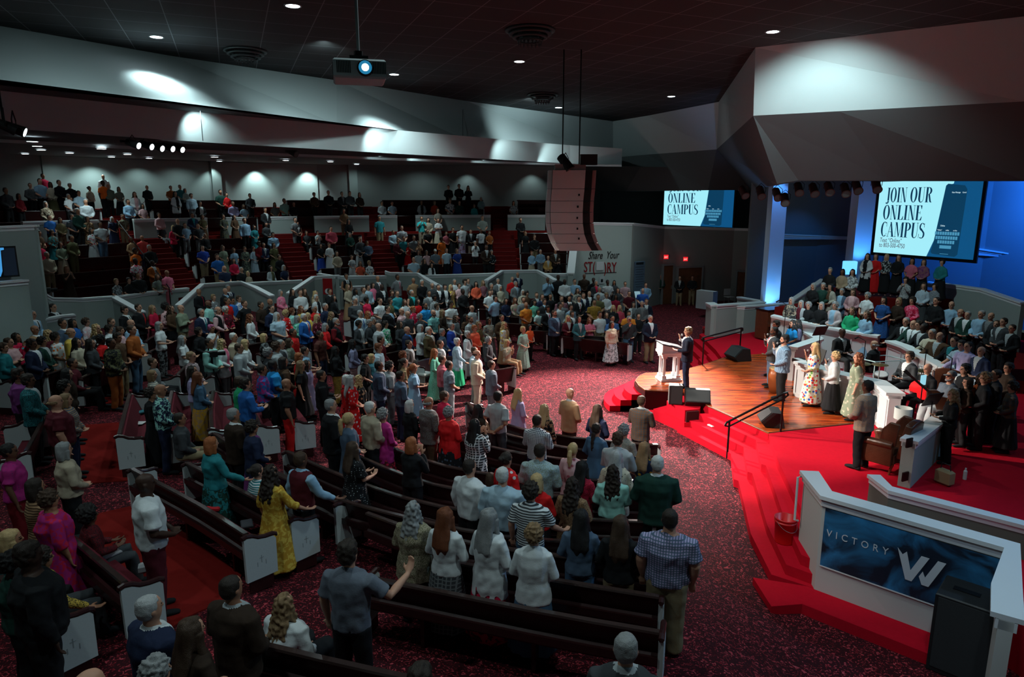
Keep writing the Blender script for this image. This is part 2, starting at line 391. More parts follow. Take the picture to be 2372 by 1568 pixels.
k = len(bb); mm.add(bb + oo, [(i, i + 1, k + i + 1, k + i) for i in range(k - 1)]); o = mm.build('ceiling_rear', mat('rear_ceiling', (.16, .17, .17), .9)); o['kind'] = 'structure'
def at_rear(px, py):
    z = Z3
    for _ in range(8): q = at(px, py, z - .03); z = rz3(q.x, q.y)
    return at(px, py, z - .03)
# sloping soffit facets over the stage side
low = [(1370, 440, 37.5), (1450, 443, 35.5), (1640, 440, 31), (1740, 440, 29), (1800, 426, 27.5), (1850, 418, 26.5), (2060, 418, 25), (2372, 418, 23), (2800, 416, 21)]
up = [B1[5], B1[6], B1[7], B1[7], B1[8], B1[8], B1[8].lerp(B1[9], .35), B1[9], B1[10]]
LO = [atY(l[0], l[1], u_.y + 1.6 + (1.5 if i in (3,) else 0)) for i, (l, u_) in enumerate(zip(low, up))]
def soffit():
    mm = MB(); k = len(LO)
    mm.add(up + LO, [(i, i + 1, k + i + 1, k + i) for i in range(k - 1)])
    b = [p + Vector((.5, 1.0, 0)) for p in LO]; b2 = [Vector((p.x, p.y, Z0)) for p in b]
    mm.add(LO + b, [(i, i + 1, k + i + 1, k + i) for i in range(k - 1)])
    mm.add(b + b2, [(i, i + 1, k + i + 1, k + i) for i in range(k - 1)])
    return mm
struct('ceiling_soffit', soffit(), mat('soffit_facets', (.11, .12, .125), .9, .25, 120, .1))
m = MB(); p0 = B1[5]; q = LO[0]; m.add([p0, q, q + Vector((-1.6, 3, 0)), Vector((p0.x - 2.4, p0.y + 3, Z1))], [(0, 1, 2, 3)]); o = m.build('ceiling_soffit_end', MATS['soffit_facets']); o['kind'] = 'structure'
# ================================================================ STAGE
SZ = .7
WOODP = [(4.58, 19.01), (3.87, 19.14), (3.78, 19.66), (3.78, 20.2), (3.98, 20.72), (4.25, 21.1), (5.3, 21.3), (6.38, 22.19), (7.75, 23.59), (9.2, 23.9), (9.4, 18.0), (9.3, 16.4), (8.39, 16.15), (6.1, 15.45), (5.62, 16.73), (5.28, 17.58), (5.0, 18.96)]
struct('floor_stage_boards', MB().prism(WOODP, SZ - .03, SZ + .012), [SWOOD])
struct('floor_stage_body', MB().prism([(5.3 + (x - 5.3) * .998, 19 + (y - 19) * .998) for x, y in WOODP], 0, SZ - .03), REDC)
e = MB(); e.tube([(*p, SZ + .0) for p in WOODP[:9]], .022, 6); e.tube([(*p, SZ + .0) for p in WOODP[12:]], .022, 6); e.build('trim_stage_edge', mat('stage_edge', (.16, .05, .018), .35)).__setitem__('kind', 'structure')
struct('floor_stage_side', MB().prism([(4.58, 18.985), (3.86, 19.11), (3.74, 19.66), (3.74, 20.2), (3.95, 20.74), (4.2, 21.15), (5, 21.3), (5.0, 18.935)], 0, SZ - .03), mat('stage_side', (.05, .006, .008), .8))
NEAR = [(6.1, 15.45), (5.69, 13.85), (5.21, 11.48), (4.86, 10.0)]
struct('floor_stage_carpet', MB().prism([(6.1, 15.44), (5.69, 13.85), (5.21, 11.48), (4.9, 10.3), (4.86, 9.82), (6.62, 8.2), (6.9, 7.0), (22, 3), (24, 24), (14, 30), (9.8, 30), (7.7, 27.5), (7.5, 24.5), (7.3, 23.0), (9.25, 23.95), (9.45, 18.0), (9.35, 16.35)], 0, SZ), REDC)
for k in (1, 2, 3):
    z = SZ - .175 * k; dx = .285 * k
    struct('floor_stage_step', MB().prism([(6.1, 15.46), (6.1 - dx, 15.46), (5.69 - dx, 13.95), (5.76 - dx, 13.86), (5.21 - dx, 11.48), (4.9 - dx * .8, 10.1), (5.4, 9.2), (6.2, 12)], 0, z), REDC)
    struct('floor_stage_step', MB().prism([(5.3 - dx, 17.5 - .0 * k), (6.1 - dx, 15.455), (6.3, 15.455), (5.6, 17.5)], 0, z), REDC)
    struct('floor_stage_step', MB().prism([(7.35 - .3 * k, 22.95 - .1 * k), (7.5 - .3 * k, 24.6), (7.62 - .3 * k, 24.7), (7.7 - .3 * k, 27.4), (8, 27.4), (8, 23.4)], 0, z), REDC)
    r = (1.5, 1.8, 2.1)[k - 1]; a0 = math.asin((19.32 - 19.9) / r); pts = [(4.9 + r * math.cos(math.pi - a0 - t), 19.9 + r * math.sin(math.pi - a0 - t)) for t in [(-0 + i * (math.pi * .62) / 16) for i in range(17)]]
    struct('floor_nose_step', MB().prism(pts + [(4.6, 21.2), (4.6, 19.32)], 0, z), REDC)
struct('floor_low_step', MB().prism([(4.02, 18.62), (4.5, 18.98), (5.1, 18.96), (5.4, 17.5), (4.6, 17.4)], 0, .30), REDC)
struct('floor_low_step', MB().prism([(3.5, 19.05), (4.5, 18.98), (4.4, 18.5), (4.02, 18.6)], 0, .15), REDC)
o = MB().prism([(4.33, 18.35), (4.62, 17.48), (5.05, 17.60), (5.2, 18.0), (4.9, 18.9), (4.6, 18.7)], .0, .62).build('carpeted_plinth', REDC)
tag(o, 'red carpeted plinth holding the front loudspeakers beside the stage edge', 'plinth')
MB().box((4.83, 17.49, .33), (.36, .04, .52), R(14)).build('end_panel', mat('plinth_end', (.035, .004, .006), .8), o)
# hand rails
def handrail(label, foot0, foot1, h=.95):
    A, B = Vector(foot0), Vector(foot1); t = empty('handrail', A)
    tag(t, label, 'handrail', 'black stair handrails on the stage')
    up = Vector((0, 0, h)); Z = Vector((0, 0, 0)); D = B - A
    MB().tube([Z, up], .025).build('post', DARK, t); MB().tube([D, D + up], .025).build('post', DARK, t)
    n = D.normalized() * .12
    MB().tube([up - n + Vector((0, 0, -.06)), up - n * .6, up, D + up, D + up + n * .8 + Vector((0, 0, -.02)), D + up + n + Vector((0, 0, -.10))], .028).build('top_rail', DARK, t)
    MB().tube([up - n + Vector((0, 0, -.06)), up * .86, D + up * .86, D + up + n + Vector((0, 0, -.10))], .022).build('lower_rail', DARK, t)
p = at(1684, 1062, 0); q = at(1808, 1000, SZ)
handrail('black metal stair handrail rising from the floor carpet to the near stage corner', (p.x, p.y, 0), (q.x, q.y, SZ))
p = at(1627, 846, SZ); q = at(1713, 820, SZ)
handrail('black metal stair handrail behind the speaker at the pulpit, far side steps', (p.x, p.y, SZ), (q.x, q.y, SZ))
# pulpit
pc = at(1548, 884, SZ); P = empty('pulpit', (pc.x + .05, pc.y + .2, SZ), R(8))
tag(P, 'white columned pulpit with a sloping dark reading top on the stage', 'pulpit')
MB().box((0, 0, .035), (.66, .56, .07)).box((0, 0, .09), (.6, .5, .04)).build('base', WHITE, P)
MB().box((0, 0, .004), (.72, .62, .012)).build('base_mat', mat('pulpit_mat', (.02, .02, .022), .8), P)
for sx in (-1, 1):
    for sy in (-1, 1):
        m = MB(); x, y = sx * .22, sy * .16
        m.box((x, y, .15), (.13, .13, .08)); m.tube([(x, y, .18), (x, y, .20), (x, y, .72), (x, y, .74)], [.062, .048, .044, .058], 14)
        for k in range(8): a = k * .785; m.tube([(x + .046 * math.cos(a), y + .046 * math.sin(a), .21), (x + .043 * math.cos(a), y + .043 * math.sin(a), .71)], .007, 4)
        m.box((x, y, .76), (.13, .13, .06)); m.build('column', WHITE, P)
MB().box((0, 0, .82), (.62, .5, .07), 0, .01).box((0, 0, .90), (.70, .58, .09), 0, .015).build('entablature', WHITE, P)
m = MB(); m.add([(-.33, -.28, .95), (.33, -.28, .95), (.33, .28, .95), (-.33, .28, .95), (-.33, -.28, 1.16), (.33, -.28, 1.0), (.33, .28, 1.0), (-.33, .28, 1.16)], [(3, 2, 1, 0), (4, 5, 6, 7), (0, 1, 5, 4), (1, 2, 6, 5), (2, 3, 7, 6), (3, 0, 4, 7)]); m.build('desk_box', WHITE, P)
m = MB(); m.box((.0, 0, 1.11), (.74, .62, .03), 0, 0, ('Y', R(13.6))); m.build('reading_top', mat('reading_top', (.06, .07, .08), .3, spec=.5), P)
o = MB().box((pc.x + .08, pc.y + .02, SZ + 1.13), (.30, .22, .02), R(20), 0, ('Y', R(13))).build('open_book', mat('paper', (.8, .8, .78), .7)); tag(o, 'open book lying on the sloping top of the pulpit', 'book')
# loudspeakers on the stage
def wedge(label, loc, rz, s=1.0, group='black stage monitor wedges'):
    t = empty('stage_monitor', loc, rz); tag(t, label, 'stage monitor', group); s_ = s
    prof = [(-.30 * s, 0), (.20 * s, 0), (.32 * s, .14 * s), (.04 * s, .42 * s), (-.22 * s, .40 * s)]
    M = Matrix.Rotation(R(90), 4, 'X') @ Matrix.Translation((0, 0, -.33 * s))
    MB().extrude(prof, M, .66 * s).build('cabinet', BLACK, t)
    g = MB(); a = Vector((.32 * s, 0, .14 * s)); b = Vector((.04 * s, 0, .42 * s)); c = (a + b) / 2; 
    g.box((c.x + .008, 0, c.z + .008), (.36 * s, .6 * s, .014), 0, 0, ('Y', R(45))); g.build('grille', mat('speaker_grille', (.03, .033, .035), .55, .4, 300), t)
    return t
q = at(1607, 938, .62); wedge('black stage monitor wedge tilted up beside the upright speaker box', (q.x + .1, q.y + .05, .63), R(-100))
q = at(1789, 987, SZ); wedge('black stage monitor wedge beside the near handrail on the boards', (q.x, q.y + .1, SZ + .02), R(170), .9)
q = at(1712, 836, SZ); wedge('black stage monitor wedge at the foot of the far handrail', (q.x, q.y + .15, SZ + .02), R(195), 1.05)
q = at(1566, 937, .62); t = empty('speaker_box', (q.x, q.y + .12, .62), R(-8)); tag(t, 'upright black speaker box on the red plinth below the pulpit', 'speaker')
MB().box((0, 0, .27), (.36, .3, .54), 0, .012).build('cabinet', BLACK, t); MB().box((.02, -.155, .27), (.30, .012, .48)).build('grille', mat('speaker_grille', (.03, .033, .035), .55), t)
MB().box((-.182, 0, .27), (.004, .28, .52)).build('side_panel', mat('speaker_side', (.16, .18, .18), .5), t)
# red buckets
def bucket(label, loc, s=1):
    t = empty('bucket', loc); tag(t, label, 'bucket', 'red buckets on the steps'); red = mat('red_plastic', (.62, .008, .01), .35, spec=.4)
    m = MB(); n = 24; rs = [(.125, 0), (.128, .02), (.142, .30), (.152, .30), (.152, .315), (.145, .315), (.143, .345), (.153, .345), (.153, .362), (.140, .362), (.122, .02)]
    vs = [(r * s * math.cos(6.2832 * k / n), r * s * math.sin(6.2832 * k / n), z * s) for r, z in rs for k in range(n)]
    fs = [(i * n + k, i * n + (k + 1) % n, (i + 1) * n + (k + 1) % n, (i + 1) * n + k) for i in range(len(rs) - 1) for k in range(n)] + [tuple(range(n))[::-1], tuple(range((len(rs) - 1) * n, len(rs) * n))]
    m.add(vs, fs); m.build('pail', red, t, True)
    MB().tube([(.155 * s * math.cos(a), .155 * s * math.sin(a), (.34 - .16 * math.sin(a - R(200))) * s if False else .33 * s - .13 * s * math.sin((a - R(200)) )) for a in [R(200) + R(180) * k / 10 for k in range(11)]], .004, 6).build('handle', GREYM, t)
q = at(1816, 1254, .35); bucket('red plastic bucket on the steps beside the panelled half wall', (q.x, q.y, .35), 1.25)
q = at(1637, 784, .35); bucket('red plastic bucket by the white post on the far steps', (q.x, q.y, .35), 1.35)
o = MB().box((*at(1654, 972 + 1, .5).xy, .36), (.26, .2, .02), R(20)).build('paper_sheet', MATS['paper']); o.location.z = .0; tag(o, 'white paper sheet lying on the red steps near the plinth', 'paper')
# ---------------------------------------------------------------- half walls around choir and band
WP = mat('rail_panel', (.46, .48, .5), .5, .02)
def panelled(name, pts, base, th=.16, cap=.07, face=-1, panels=True, m=WHITE):
    top = [Vector(p) for p in pts]; o = struct(name, MB().strip([p - Vector((0, 0, cap)) for p in top], base, th), m)
    c = MB().strip(top, [p.z - cap for p in top], th + .16); c.strip([p - Vector((0, 0, cap + .002)) for p in top], [p.z - cap - .07 for p in top], th + .05)
    c.build('cap', WHITE, o)
    if panels:
        for a, b in zip(top, top[1:]):
            d = b - a; L = math.hypot(d.x, d.y); n = max(1, round(L / .8)); u = Vector((d.x, d.y, 0)).normalized(); nn = Vector((-u.y, u.x, 0)) * face
            ang = math.atan2(u.y, u.x)
            for i in range(n):
                mid = a.lerp(b, (i + .5) / n); w = L / n - .16; zt = mid.z - cap - .14; zb = base + .12
                pc = Vector((mid.x, mid.y, (zt + zb) / 2)) + nn * (th / 2 + .008)
                f = MB()
                for dz in ((zt - zb) / 2, -(zt - zb) / 2): f.box(pc + Vector((0, 0, dz)), (w, .025, .03), ang)
                for dx in (w / 2, -w / 2): f.box(pc + u * dx, (.03, .025, zt - zb), ang)
                f.build('panel_moulding', WHITE, o)
    return o
panelled('wall_band_rail', [(8.05, 18.6, 1.72), (8.5, 17.3, 1.72), (9.12, 16.4, 1.72), (8.95, 15.33, 1.72)], SZ, .26, face=-1)
def cw(name, pts, base, **k): return panelled(name, [atY(*p) for p in pts], base, **k)
cw('wall_choir_rail', [(1789, 729, 23.2), (1820, 736, 22.9), (1900, 752, 22.1), (1970, 766, 21.3), (2037, 777, 20.7)], SZ, face=-1)
cw('wall_choir_rail', [(2062, 788, 20.2), (2100, 801, 19.3), (2140, 823, 18.5), (2200, 856, 17.5), (2246, 880, 16.8), (2300, 905, 15.4)], SZ, face=-1)
cw('wall_band_divider', [(1836, 803, 20.2), (1897, 783, 21.6)], SZ, panels=False)
cw('wall_band_divider', [(1897, 783, 21.6), (1868, 766, 22.5)], SZ, panels=False)
capwall('wall_side_rail', [(1644, 700, 27.4), (1656, 706, 27.0)], 0, .3)
capwall('wall_side_rail', [(1656, 706, 27.0), (1768, 698, 29.0)], 0, .2)
capwall('wall_side_rail', [(1711, 707, 27.8), (1719, 708, 27.7), (1825, 702, 29.5), (1900, 700, 30.5)], 0, .25)
capwall('wall_side_rail', [(1712, 687, 33.5), (1768, 697, 31.5)], 0, .2)
capwall('wall_choir_stair', [(1836, 693, 27.5), (1906, 646, 28.5)], 0, .15)
capwall('wall_choir_stair', [(2182, 655, 26), (2276, 668, 24.6), (2372, 700, 23)], 0, .2)
capwall('wall_right_post', [(2106, 1019, 12.35), (2184, 962, 14.2)], SZ, .22)
for zz in (1.55, .95):
    q = atY(2112, 1060, 12.3); o = MB().box((q.x - .1, 12.27, zz + (.08 if zz > 1 else 0)), (.16, .03, .18), R(25)).build('wall_socket_plate', DARK); tag(o, 'dark socket plate ' + ('high' if zz > 1 else 'low') + ' on the white end post beside the armchair', 'socket plate')
capwall('wall_pit_rail', [(2024, 1099, 11.2), (2062, 1131, 10.55), (2372, 1211, 9.7), (2700, 1300, 9.2)], SZ, .12, mat('pit_wall', (.12, .13, .11), .8))
GREYG = mat('grey_green_wall', (.16, .17, .145), .8)
vp = [atY(1874, 1094, 10.6), atY(1913, 1150, 9.72), atY(2345, 1264, 8.12), atY(2332, 1362, 7.15), atY(2330, 1450, 6.6)]
for v in vp: v.z = 1.76
vw = struct('wall_victory', MB().strip([v - Vector((0, 0, .06)) for v in vp], 0, .14), [mat('victory_wall_paint', (.5, .52, .5), .6)])
c = MB().strip(vp, [1.70] * 5, .30); c.strip([v - Vector((0, 0, .07)) for v in vp], [1.58] * 5, .2); c.build('cap', WHITE, vw)
# printed banner on the near face
a, b = vp[1], vp[2]; u = (b - a).normalized(); nn = Vector((u.y, -u.x, 0)); nn = nn if nn.y < 0 else -nn
def banner_mat():
    m, nt, bs = base_mat('banner_print'); L = nt.links.new
    tc = nd(nt, 'ShaderNodeTexCoord'); n1 = nd(nt, 'ShaderNodeTexNoise', Scale=1.6, Detail=6.0, Distortion=1.0); L(tc.outputs['Object'], n1.inputs[0])
    cr = nd(nt, 'ShaderNodeValToRGB'); e = cr.color_ramp.elements; e[0].position = .38; e[0].color = (.004, .014, .03, 1); e[1].position = .66; e[1].color = (.03, .24, .52, 1); L(n1.outputs[0], cr.inputs[0])
    L(cr.outputs[0], bs.inputs['Base Color']); bs.inputs['Roughness'].default_value = .5
    return m
L = (b - a).length - .1; z0, z1 = .62, 1.56; A = a + nn * .085 + u * .04
m = MB(); m.box((L / 2, 0, (z0 + z1) / 2), (L, .012, z1 - z0)); bn = m.build('printed_banner', banner_mat())
bn.matrix_world = Matrix.Translation((A.x, A.y, 0)) @ Matrix.Rotation(math.atan2(u.y, u.x), 4, 'Z')
tag(bn, 'dark blue printed banner with pale lettering on the half wall near the stage steps', 'banner')
m = MB(); m.box((L / 2, -.002, z0 - .01), (L, .016, .02)); o = m.build('edge_strip', WHITE, bn)
def text(name, s, M, size, mt, parent=None, ex=.004, align='LEFT', spacing=1.0, shear=0, xs=1.0):
    cu = bpy.data.curves.new(name, 'FONT'); cu.body = s; cu.size = size; cu.extrude = ex; cu.align_x = align; cu.space_character = spacing; cu.shear = shear; cu.resolution_u = 3
    t = bpy.data.objects.new('t', cu); C.objects.link(t); bpy.context.view_layer.update()
    me = bpy.data.meshes.new_from_object(t.evaluated_get(bpy.context.evaluated_depsgraph_get())); bpy.data.objects.remove(t)
    me.name = name; me.materials.clear(); me.materials.append(mt)
    o = bpy.data.objects.new(name, me); C.objects.link(o)
    if parent is not None: o.parent = parent
    o.matrix_local = M @ Matrix.Scale(xs, 4, (1, 0, 0)); return o
LET = mat('pale_lettering', (.55, .6, .66), .5)
FR = Matrix.Rotation(R(90), 4, 'X')
text('lettering', 'VICTORY', Matrix.Translation((.05, -.012, 1.13)) @ FR, .155, LET, bn, .002, spacing=1.75, xs=.86)
lg = MB(); M = Matrix.Translation((1.02, -.016, .86)) @ FR
W1 = [(0, .44), (.07, .36), (.12, .42), (.19, .16), (.30, .42), (.40, .42), (.22, 0), (.14, 0)]
W2 = [(.30, .11), (.34, .20), (.375, .12), (.50, .42), (.60, .42), (.43, 0), (.345, 0)]
lg.extrude(W1, M, .006); lg.extrude(W2, M, .006); lg.build('emblem', LET, bn)
text('lettering', 'v', Matrix.Translation((1.82, -.012, .93)) @ FR, .20, LET, bn, .002)
# ledge below the banner
m = MB(); q0, q1 = a + nn * .3, b + nn * .3
struct('floor_wall_ledge', MB().prism([(a.x - .9, a.y + .3), (a.x - .9, a.y - .5), (a.x + nn.x * .6, a.y + nn.y * .6), (b.x + nn.x * .6, b.y + nn.y * .6), (b.x, b.y), (a.x, a.y)], 0, .17), REDC)
# slim white grab rail on the end of the wall
p = vp[0] + Vector((-.12, .0, -.1)); t = MB().tube([p, p + Vector((-.07, -.03, 0)), p + Vector((-.07, -.05, -.75)), p + Vector((0, -.02, -.78))], .02).build('grab_rail', WHITE); tag(t, 'white grab rail fixed to the end of the bannered half wall', 'grab rail')
q = at(1660, 735, 1); t = MB().tube([(q.x, q.y, 1.35), (q.x, q.y - .1, 1.4), (q.x, q.y - .12, .45), (q.x - .05, q.y - .12, .42)], .025).build('grab_rail', WHITE); tag(t, 'white grab rail hanging beside the post at the far steps', 'grab rail')
# black subwoofer cabinet in the near corner
q = at(2232, 1350, 1.12); t = empty('speaker_cabinet', (q.x - .02, q.y - .28, 0), math.atan2(u.y, u.x)); tag(t, 'large black speaker cabinet standing before the printed banner', 'speaker')
MB().box((0, 0, .56), (.78, .62, 1.12), 0, .015).build('cabinet', BLACK, t); MB().box((0, -.315, .58), (.70, .01, 1.0)).build('grille', mat('speaker_grille', (.03, .033, .035), .55), t); MB().box((-.1, 0, 1.125), (.3, .1, .01)).build('handle', DARK, t)
# wing armchairs, lamp, side table
LEATH = mat('brown_leather', (.085, .028, .014), .3, .25, 26, .5, .3, 6)
def armchair(label, loc, rz, s=1.0):
    t = empty('wing_armchair', loc, rz); tag(t, label, 'armchair', 'brown leather wing armchairs beside the stage')
    def P(name, f): m = MB(); f(m); o = m.build(name, LEATH, t, True); md = o.modifiers.new('b', 'BEVEL'); md.width = .03; md.segments = 3; md.limit_method = 'ANGLE'; o.scale = (s, s, s); return o
    P('seat', lambda m: (m.box((0, .02, .33), (.60, .62, .20)), m.box((0, .04, .47), (.54, .56, .10))))
    P('backrest', lambda m: m.extrude([(-.33, .4), (.33, .4), (.36, .9), (.30, 1.12), (.10, 1.17), (-.10, 1.17), (-.30, 1.12), (-.36, .9)], Matrix.Translation((0, -.26, 0)) @ Matrix.Rotation(R(90 + 8), 4, 'X'), .14))
    for sx in (-1, 1):
        P('arm', lambda m: (m.box((sx * .36, .04, .42), (.13, .62, .40)), m.tube([(sx * .37, -.26, .64), (sx * .37, .30, .64), (sx * .38, .37, .60)], [.08, .085, .07], 12)))
        P('wing', lambda m: m.extrude([(-.30, .62), (.02, .66), (-.02, .95), (-.16, 1.12), (-.34, 1.10)], Matrix.Translation((sx * .33 - .03, 0, 0)) @ Matrix(((0, 0, 1, 0), (1, 0, 0, 0), (0, 1, 0, 0), (0, 0, 0, 1))), .06))
        for sy in (-.26, .30): o = MB().tube([(sx * .28 * s, sy * s, .24 * s), (sx * .29 * s, (sy + .03) * s, .12 * s), (sx * .29 * s, (sy + .05) * s, 0)], [.03, .024, .022]).build('leg', mat('leg_wood', (.16, .035, .015), .4), t)
q = at(2058, 1098, SZ); armchair('brown leather wing armchair seen from behind near the white end post', (q.x + .06, q.y + .30, SZ), R(40), 1.0)
q = at(2158, 985, SZ); armchair('brown leather wing armchair beyond the table lamp by the guitarist', (q.x + .9, q.y + 1.0, SZ), R(150), .95)
q = at(2092, 1015, SZ + .62); t = empty('side_table', (q.x + .1, q.y + .35, SZ)); tag(t, 'small dark round side table between the two leather armchairs', 'table')
MB().tube([(0, 0, .60), (0, 0, .63)], [.30, .30], 24).build('table_top', WOOD, t); MB().tube([(0, 0, 0), (0, 0, .03), (0, 0, .05), (0, 0, .6)], [.18, .18, .03, .03], 16).build('pedestal', WOOD, t)
tq = t.location; l = empty('table_lamp', (tq.x + .12, tq.y + .12, SZ + .63)); tag(l, 'table lamp with a white drum shade beside the armchairs, unlit', 'lamp')
MB().tube([(0, 0, 0), (0, 0, .02), (0, 0, .03), (0, 0, .38)], [.07, .07, .012, .012], 14).build('lamp_stem', GREYM, l)
m = MB(); n = 24; vs = [(.17 * math.cos(6.2832 * k / n), .17 * math.sin(6.2832 * k / n), z) for z in (.26, .50) for k in range(n)] + [(.165 * math.cos(6.2832 * k / n), .165 * math.sin(6.2832 * k / n), z) for z in (.50, .26) for k in range(n)]
m.add(vs, [(i * n + k, i * n + (k + 1) % n, (i + 1) * n + (k + 1) % n, (i + 1) * n + k) for i in range(3) for k in range(n)]); m.build('lamp_shade', mat('shade_cloth', (.6, .62, .6), .8), l, True)
o = MB().box((tq.x - .1, tq.y - .05, SZ + .645), (.24, .18, .025), .4).build('magazine', mat('magazine_cover', (.12, .3, .34), .4)); tag(o, 'teal covered magazine lying on the round side table', 'magazine')
# ---------------------------------------------------------------- piano, keyboards, drums, guitars
q = at(1790, 790, SZ); t = empty('upright_piano', (q.x + .3, q.y + .5, SZ), R(28)); tag(t, 'reddish brown wooden piano at the back of the stage', 'piano'); PW = mat('piano_wood', (.12, .035, .016), .3, .05, 20, .5, .3, 7)
MB().box((0, .1, .62), (1.5, .6, 1.15), 0, .02).build('case', PW, t); MB().box((0, .1, 1.21), (1.56, .66, .04)).build('lid', mat('piano_lid', (.02, .012, .012), .15, spec=.6), t); MB().box((0, -.32, .62), (1.4, .3, .08)).build('key_shelf', PW, t); MB().box((0, -.36, .67), (1.25, .16, .02)).build('keys', WHITE, t)
for sx in (-.65, .65): MB().box((sx, -.40, .29), (.07, .07, .58)).build('leg', PW, t)
q = at(1862, 905, SZ); t = empty('congas_drum', (7.55, 18.9, SZ)); tag(t, 'barrel shaped wooden hand drum behind the singers', 'drum')
m = MB().tube([(0, 0, 0), (0, 0, .25), (0, 0, .5), (0, 0, .72)], [.15, .2, .22, .19], 20); m.build('shell', mat('conga_wood', (.25, .07, .02), .35), t, True); MB().tube([(0, 0, .70), (0, 0, .735)], [.20, .20], 20).build('rim', mat('drum_rim', (.45, .28, .14), .4), t)
def keyboard(label, loc, rz):
    t = empty('keyboard_stand', loc, rz); tag(t, label, 'keyboard')
    MB().box((0, 0, .82), (1.2, .34, .10), 0, .01).build('keyboard_case', BLACK, t); MB().box((0, -.08, .875), (1.1, .14, .012)).build('keys', WHITE, t)
    for s in (-1, 1): MB().tube([(s * .4, -.25, 0), (-s * .4, .2, .77)], .018).build('stand_leg', DARK, t)
    MB().box((0, .2, 1.1), (.6, .02, .36), 0, 0, ('X', R(-15))).build('music_rest', BLACK, t)
keyboard('black stage keyboard in front of the seated keyboard player', (8.55, 19.0, SZ), R(-75))
o = FOLKHOOK = None
t = empty('drum_kit', (9.95, 17.4, SZ), R(150)); tag(t, 'drum kit with chrome stands and cymbals around the drummer', 'drum kit')
def drum(name, c, r, h, tilt=(0, 0), mt=None):
    m = MB(); M = Matrix.Translation(c) @ Matrix.Rotation(tilt[0], 4, 'X') @ Matrix.Rotation(tilt[1], 4, 'Y'); m.tube([M @ Vector((0, 0, -h / 2)), M @ Vector((0, 0, h / 2))], r, 22)
    o = m.build(name, mt or BLACK, t); k = MB(); 
    for z in (-h / 2, h / 2): k.tube([M @ Vector((0, 0, z - .012)), M @ Vector((0, 0, z + .012))], r + .012, 22)
    k.build('hoop', GREYM, o); k = MB().tube([M @ Vector((0, 0, h / 2)), M @ Vector((0, 0, h / 2 + .014))], r - .01, 22); k.build('drumhead', mat('drumhead', (.45, .47, .48), .6), o); return o
drum('bass_drum', (0, .1, .3), .28, .42, (R(90), 0)); drum('snare_drum', (-.35, -.35, .62), .18, .14); drum('rack_tom', (-.2, .15, .85), .15, .2, (R(-18), 0)); drum('rack_tom', (.2, .15, .85), .16, .22, (R(-18), 0)); drum('floor_tom', (.55, -.3, .45), .21, .38)
CYM = mat('cymbal_brass', (.35, .27, .12), .3, metal=.9)
for c, r in (((-.7, .1, 1.15), .22), ((.7, .25, 1.2), .25), ((-.75, -.35, .92), .17), ((.25, .6, 1.3), .2)):
    k = MB().tube([(c[0], c[1], c[2] - .012), (c[0], c[1], c[2]), (c[0], c[1], c[2] + .03)], [r, r * .95, .04], 24); cy = k.build('cymbal', CYM, t)
    MB().tube([(c[0], c[1], 0), (c[0], c[1], c[2] + .05)], .012).tube([(c[0], c[1], .3), (c[0] + .22, c[1], 0)], .009).tube([(c[0], c[1], .3), (c[0] - .12, c[1] + .18, 0)], .009).tube([(c[0], c[1], .3), (c[0] - .12, c[1] - .18, 0)], .009).build('cymbal_stand', GREYM, t)
# clear drum shield frame
t2 = empty('drum_shield', (9.9, 18.1, SZ)); tag(t2, 'clear boxed drum shield with pale edges behind the auburn haired singer', 'drum shield'); m = MB()
for a_, b_ in (((0, 0, 0), (0, 0, 1.1)), ((1, .2, 0), (1, .2, 1.1)), ((0, 0, 1.1), (1, .2, 1.1)), ((0, 0, 1.1), (-.3, .6, 1.1)), ((1, .2, 1.1), (.7, .8, 1.1)), ((-.3, .6, 1.1), (.7, .8, 1.1)), ((-.3, .6, 0), (-.3, .6, 1.1))): m.tube([a_, b_], .014, 6)
m.build('frame', mat('shield_edge', (.35, .5, .52), .3), t2)
gm, nt, b_ = base_mat('clear_acrylic'); b_.inputs['Transmission Weight'].default_value = 1; b_.inputs['Roughness'].default_value = .05; b_.inputs['IOR'].default_value = 1.1; b_.inputs['Base Color'].default_value = (.8, .95, .95, 1)
k = MB(); k.box((.5, .1, .55), (1.0, .006, 1.08), R(11.3)); k.build('acrylic_sheet', gm, t2)
def guitar(label, loc, rz, colr, tilt=35):
    t = empty('guitar', loc, 0); tag(t, label, 'guitar', 'guitars held by the seated players')
    body = [(.0, -.02), (.10, -.10), (.20, -.12), (.27, -.07), (.33, -.10), (.42, -.14), (.50, -.08), (.52, 0), (.50, .08), (.42, .14), (.33, .10), (.27, .07), (.20, .12), (.10, .10), (.0, .02)]
    M = Matrix.Rotation(rz, 4, 'Z') @ Matrix.Rotation(R(-tilt), 4, 'Y') @ Matrix.Rotation(R(90), 4, 'X') @ Matrix.Translation((-.3, 0, 0))
    MB().extrude([(x, y * 1.25) for x, y in body], M, .07).build('guitar_body', mat('guitar_' + str(colr), colr, .25, spec=.5), t)
    MB().extrude([(-.50, -.025), (.1, -.025), (.1, .025), (-.50, .025)], M @ Matrix.Translation((0, 0, .06)), .02).build('neck', WOOD, t)
    MB().extrude([(-.66, -.04), (-.50, -.03), (-.50, .03), (-.64, .045)], M @ Matrix.Translation((0, 0, .06)), .015).build('headstock', BLACK, t)
q = atY(2128, 895, 15.5); guitar('bright red electric guitar on the lap of the bald seated player', (q.x, 15.5, q.z - .08), R(120), (.7, .01, .015))
q = atY(2172, 912, 14.45); guitar('dark brown acoustic guitar held by the bearded player in a cap', (q.x, 14.4, q.z - .12), R(-20), (.10, .035, .015), -40)
